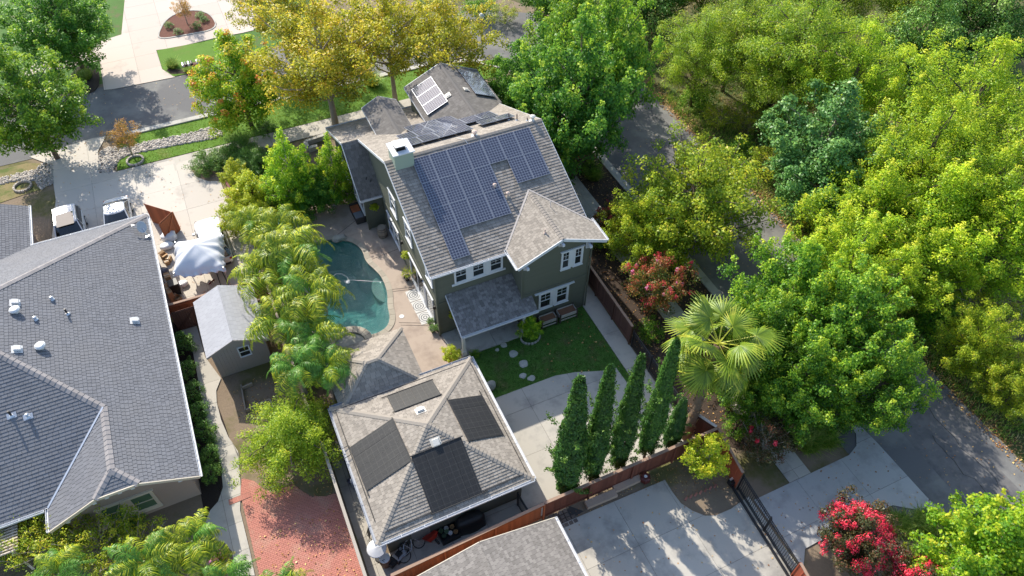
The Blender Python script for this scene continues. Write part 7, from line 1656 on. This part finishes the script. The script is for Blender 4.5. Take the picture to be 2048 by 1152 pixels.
shrubs('island_shrub', 'bush', [(338, 52), (400, 30), (408, 40), (392, 52), (356, 64)], .45, .55, 'tuft of yellow-green planting on the mulch island', 'tufts on the mulch island', zc=.2)
shrubs('dark_shrub', 'dark', [(560, 385), (520, 335)], 1.6, 2.6, ['deep shady shrub behind the golden hedge', 'deep shady shrub under the cone-shaped tree'], zc=1.0)
# ornamental grasses
def grass_clump(px, py, R, H, label, mat=L_GRASS, n=70, w=.03, seed=1, lean=.9):
    x, y = at(px, py, .2); t = thing('ornamental_grass', label, 'grass clump', (x, y, 0))
    r = random.Random(seed); pts = [(x+R*.55*math.sqrt(r.random())*math.cos(a_), y+R*.55*math.sqrt(r.random())*math.sin(a_)) for a_ in [r.uniform(0, 6.28) for _ in range(n)]]
    blades_mesh('blades', pts, 0, H, w, mat, nb=14, spread=.12, seed=seed, lean=lean, parent=t, kind=None)
GC = [(1615, 890, 1.0, 1.1, 'arching ornamental grass clump at the lower tip of the sweetgum bed'), (1650, 878, .9, 1.0, 'green ornamental grass clump nearest the driveway apron'), (1640, 850, .9, .9, 'green ornamental grass clump behind the arching one'), (1600, 860, .9, .9, 'ornamental grass clump beside the maroon crape myrtle'), (1850, 1045, 1.1, .8, 'dark green grass mound beside the lower road kerb'), (1890, 1055, 1.0, .8, 'dark green grass mound at the kerb, right one'), (1800, 1050, .9, .8, 'dark green grass mound right of the red crape myrtle'), (1188, 352, .8, .9, 'spiky grass clump between the path and the kerb'), (745, 165, .9, 1.2, 'spiky yellow-green grass clump on the verge between the sycamores'), (170, 152, 1.0, .9, 'dark grass clump on the dark planting island'), (345, 130, .8, .8, 'feathery grass clump under the mailboxes, left'), (380, 138, .8, .6, 'feathery grass clump under the mailboxes, right')]
for i, (px, py, R, H, lab) in enumerate(GC): grass_clump(px, py, R, H, lab, seed=40+i, mat=L_GRASS)
# litter and meadow tufts
R2 = [(35.0, 6), (44, 6), (60, 30), (62, 60), (40, 66), (35, 50)]
blades_mesh('meadow_grass', scatter_in(R2, 5200, 9), -.02, .35, .05, L_STRAW, 5, .5, 3)
blades_mesh('bank_grass', scatter_in([(35.0, 8), (38, 8), (38.5, 45), (35.2, 45)], 3000, 10), -.02, .30, .05, L_GRASS, 6, .4, 4)
def litter(name, poly, n, z, mat, size=.1, seed=0):
    r = np.random.default_rng(seed); P = np.array(scatter_in(poly, n, seed)); C = np.concatenate([P, np.full((len(P), 1), z)+r.uniform(.005, .03, (len(P), 1))], 1)
    N_ = norm(np.array([0, 0, 1.])+r.normal(0, .3, (len(P), 3))); V, Q = leaf_quads(r, C, N_, size*r.uniform(.5, 1.3, len(P)))
    return setp(link(name, fastmesh(name, V, Q, mat, r.random(len(P)))), kind='stuff')
litter('fallen_leaves', [(34.4, 5), (35.9, 5), (35.9, 48), (34.4, 48)], 3500, .0, L_LITTER, .13, 1)
litter('verge_litter', [(19.2, 15), (26, 15), (26, 50), (19.3, 50)], 3500, .0, L_LITTER, .11, 2)
litter('yard_litter', [(-4.5, 22), (-.6, 15.5), (-.7, 30), (-4.5, 30)], 900, -.03, L_LITTER, .08, 3)
litter('lawn_litter', [(12.5, 20.5), (17.5, 20.5), (17.5, 26.5), (14, 26)], 70, .01, L_LITTER, .13, 4)
litter('lower_yard_litter', [(14, 13), (19.5, 12), (19.5, 14.6), (9, 14.6)], 500, -.03, L_LITTER, .07, 5)
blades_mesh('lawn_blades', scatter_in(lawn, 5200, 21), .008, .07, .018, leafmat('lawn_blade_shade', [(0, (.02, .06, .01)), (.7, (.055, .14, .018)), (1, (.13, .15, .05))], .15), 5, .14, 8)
blades_mesh('verge_blades', scatter_in(park, 5200, 22), .0, .09, .022, leafmat('lawn_blade_sun', [(0, (.07, .14, .012)), (.7, (.15, .25, .02)), (1, (.3, .27, .06))], .2), 5, .16, 9)
for nm_, pl_, n_b in (('driveway_leaves', drive, 260), ('lower_driveway_leaves', dF, 200), ('apron_leaves', ap, 120), ('patio_leaves', [(-5.2, 15), (-.7, 15), (-.7, 20), (-5, 20)], 260), ('roof_road_leaves', [(-12, 58.5), (14, 58.5), (14, 65.5), (-12, 65.5)], 300)): litter(nm_, pl_, n_b, .035 if n_b != 300 else -.004, L_LITTER, .1, n_b)
litter('road_litter', [(26.5, 5), (34.5, 5), (34.5, 45), (26.5, 45)], 500, -.004, L_LITTER, .1, 6)
# plants that sit in the pots and rings
for k, t, x, y, z, R, H in PENDING:
    if k == 'citrus': plant('citrus_tree', 'bright', 'small round citrus tree in the stone ring at the porch end', 'tree', x, y, .85, 1.9); continue
    if k == 'agave': plant('green_shrub', 'bushg', 'small bright green shrub just below the porch post', 'shrub', x, y, .35, .5, wood='stem', leafname='foliage'); continue
    cm, wm, R0, H0 = KIND[k]; link('foliage', cm, t, Matrix.Translation((x, y, z)) @ Matrix.Rotation(rnd.uniform(0, 6), 4, 'Z') @ Matrix.Diagonal((R/R0, R/R0, H/H0, 1)))
for i, (px, py) in enumerate(((440, 1106), (425, 1120))):
    x, y = at(px, py, .6); t = thing('flower_plant', ['pink flowers beside the lower walk, right clump', 'pink flowers beside the lower walk, left clump'][i], 'flowers', (x, y, 0)); link('blossoms', blossoms(120+i, .22, .4, .7, 6, .09, L_PINK), t, Matrix.Translation((x, y, 0))); link('foliage', KIND['bushg'][0], t, Matrix.Translation((x, y, 0)) @ Matrix.Scale(.4, 4))
# hanging greenery on the walls
for x, y, z, lab in ((7.75, 39.3, 1.9, 'hanging basket on the wing wall above the barrel'), (8.2, 33.9, 2.0, 'hanging basket on the pool-side wall under the belt line'), (9.3, 28.25, 1.6, 'hanging basket on the wall under the porch roof edge')):
    t = thing('hanging_basket', lab, 'hanging basket', (x, y, z)); MB().lathe((x, y, z), [(.05, 0), (.14, .1), (.15, .14)], 12).build('basket', BLACK, t); link('foliage', KIND['golden'][0], t, Matrix.Translation((x, y, z+.02)) @ Matrix.Diagonal((.26, .26, .14, 1)))
    MB().tube([(x, y, z+.1), (x, y, z+.55)], .008, 5).build('hook', IRON, t)
print('tris', sum(len(p.vertices)-2 for m in bpy.data.meshes for p in m.polygons), 'objects', len(bpy.data.objects), flush=True)
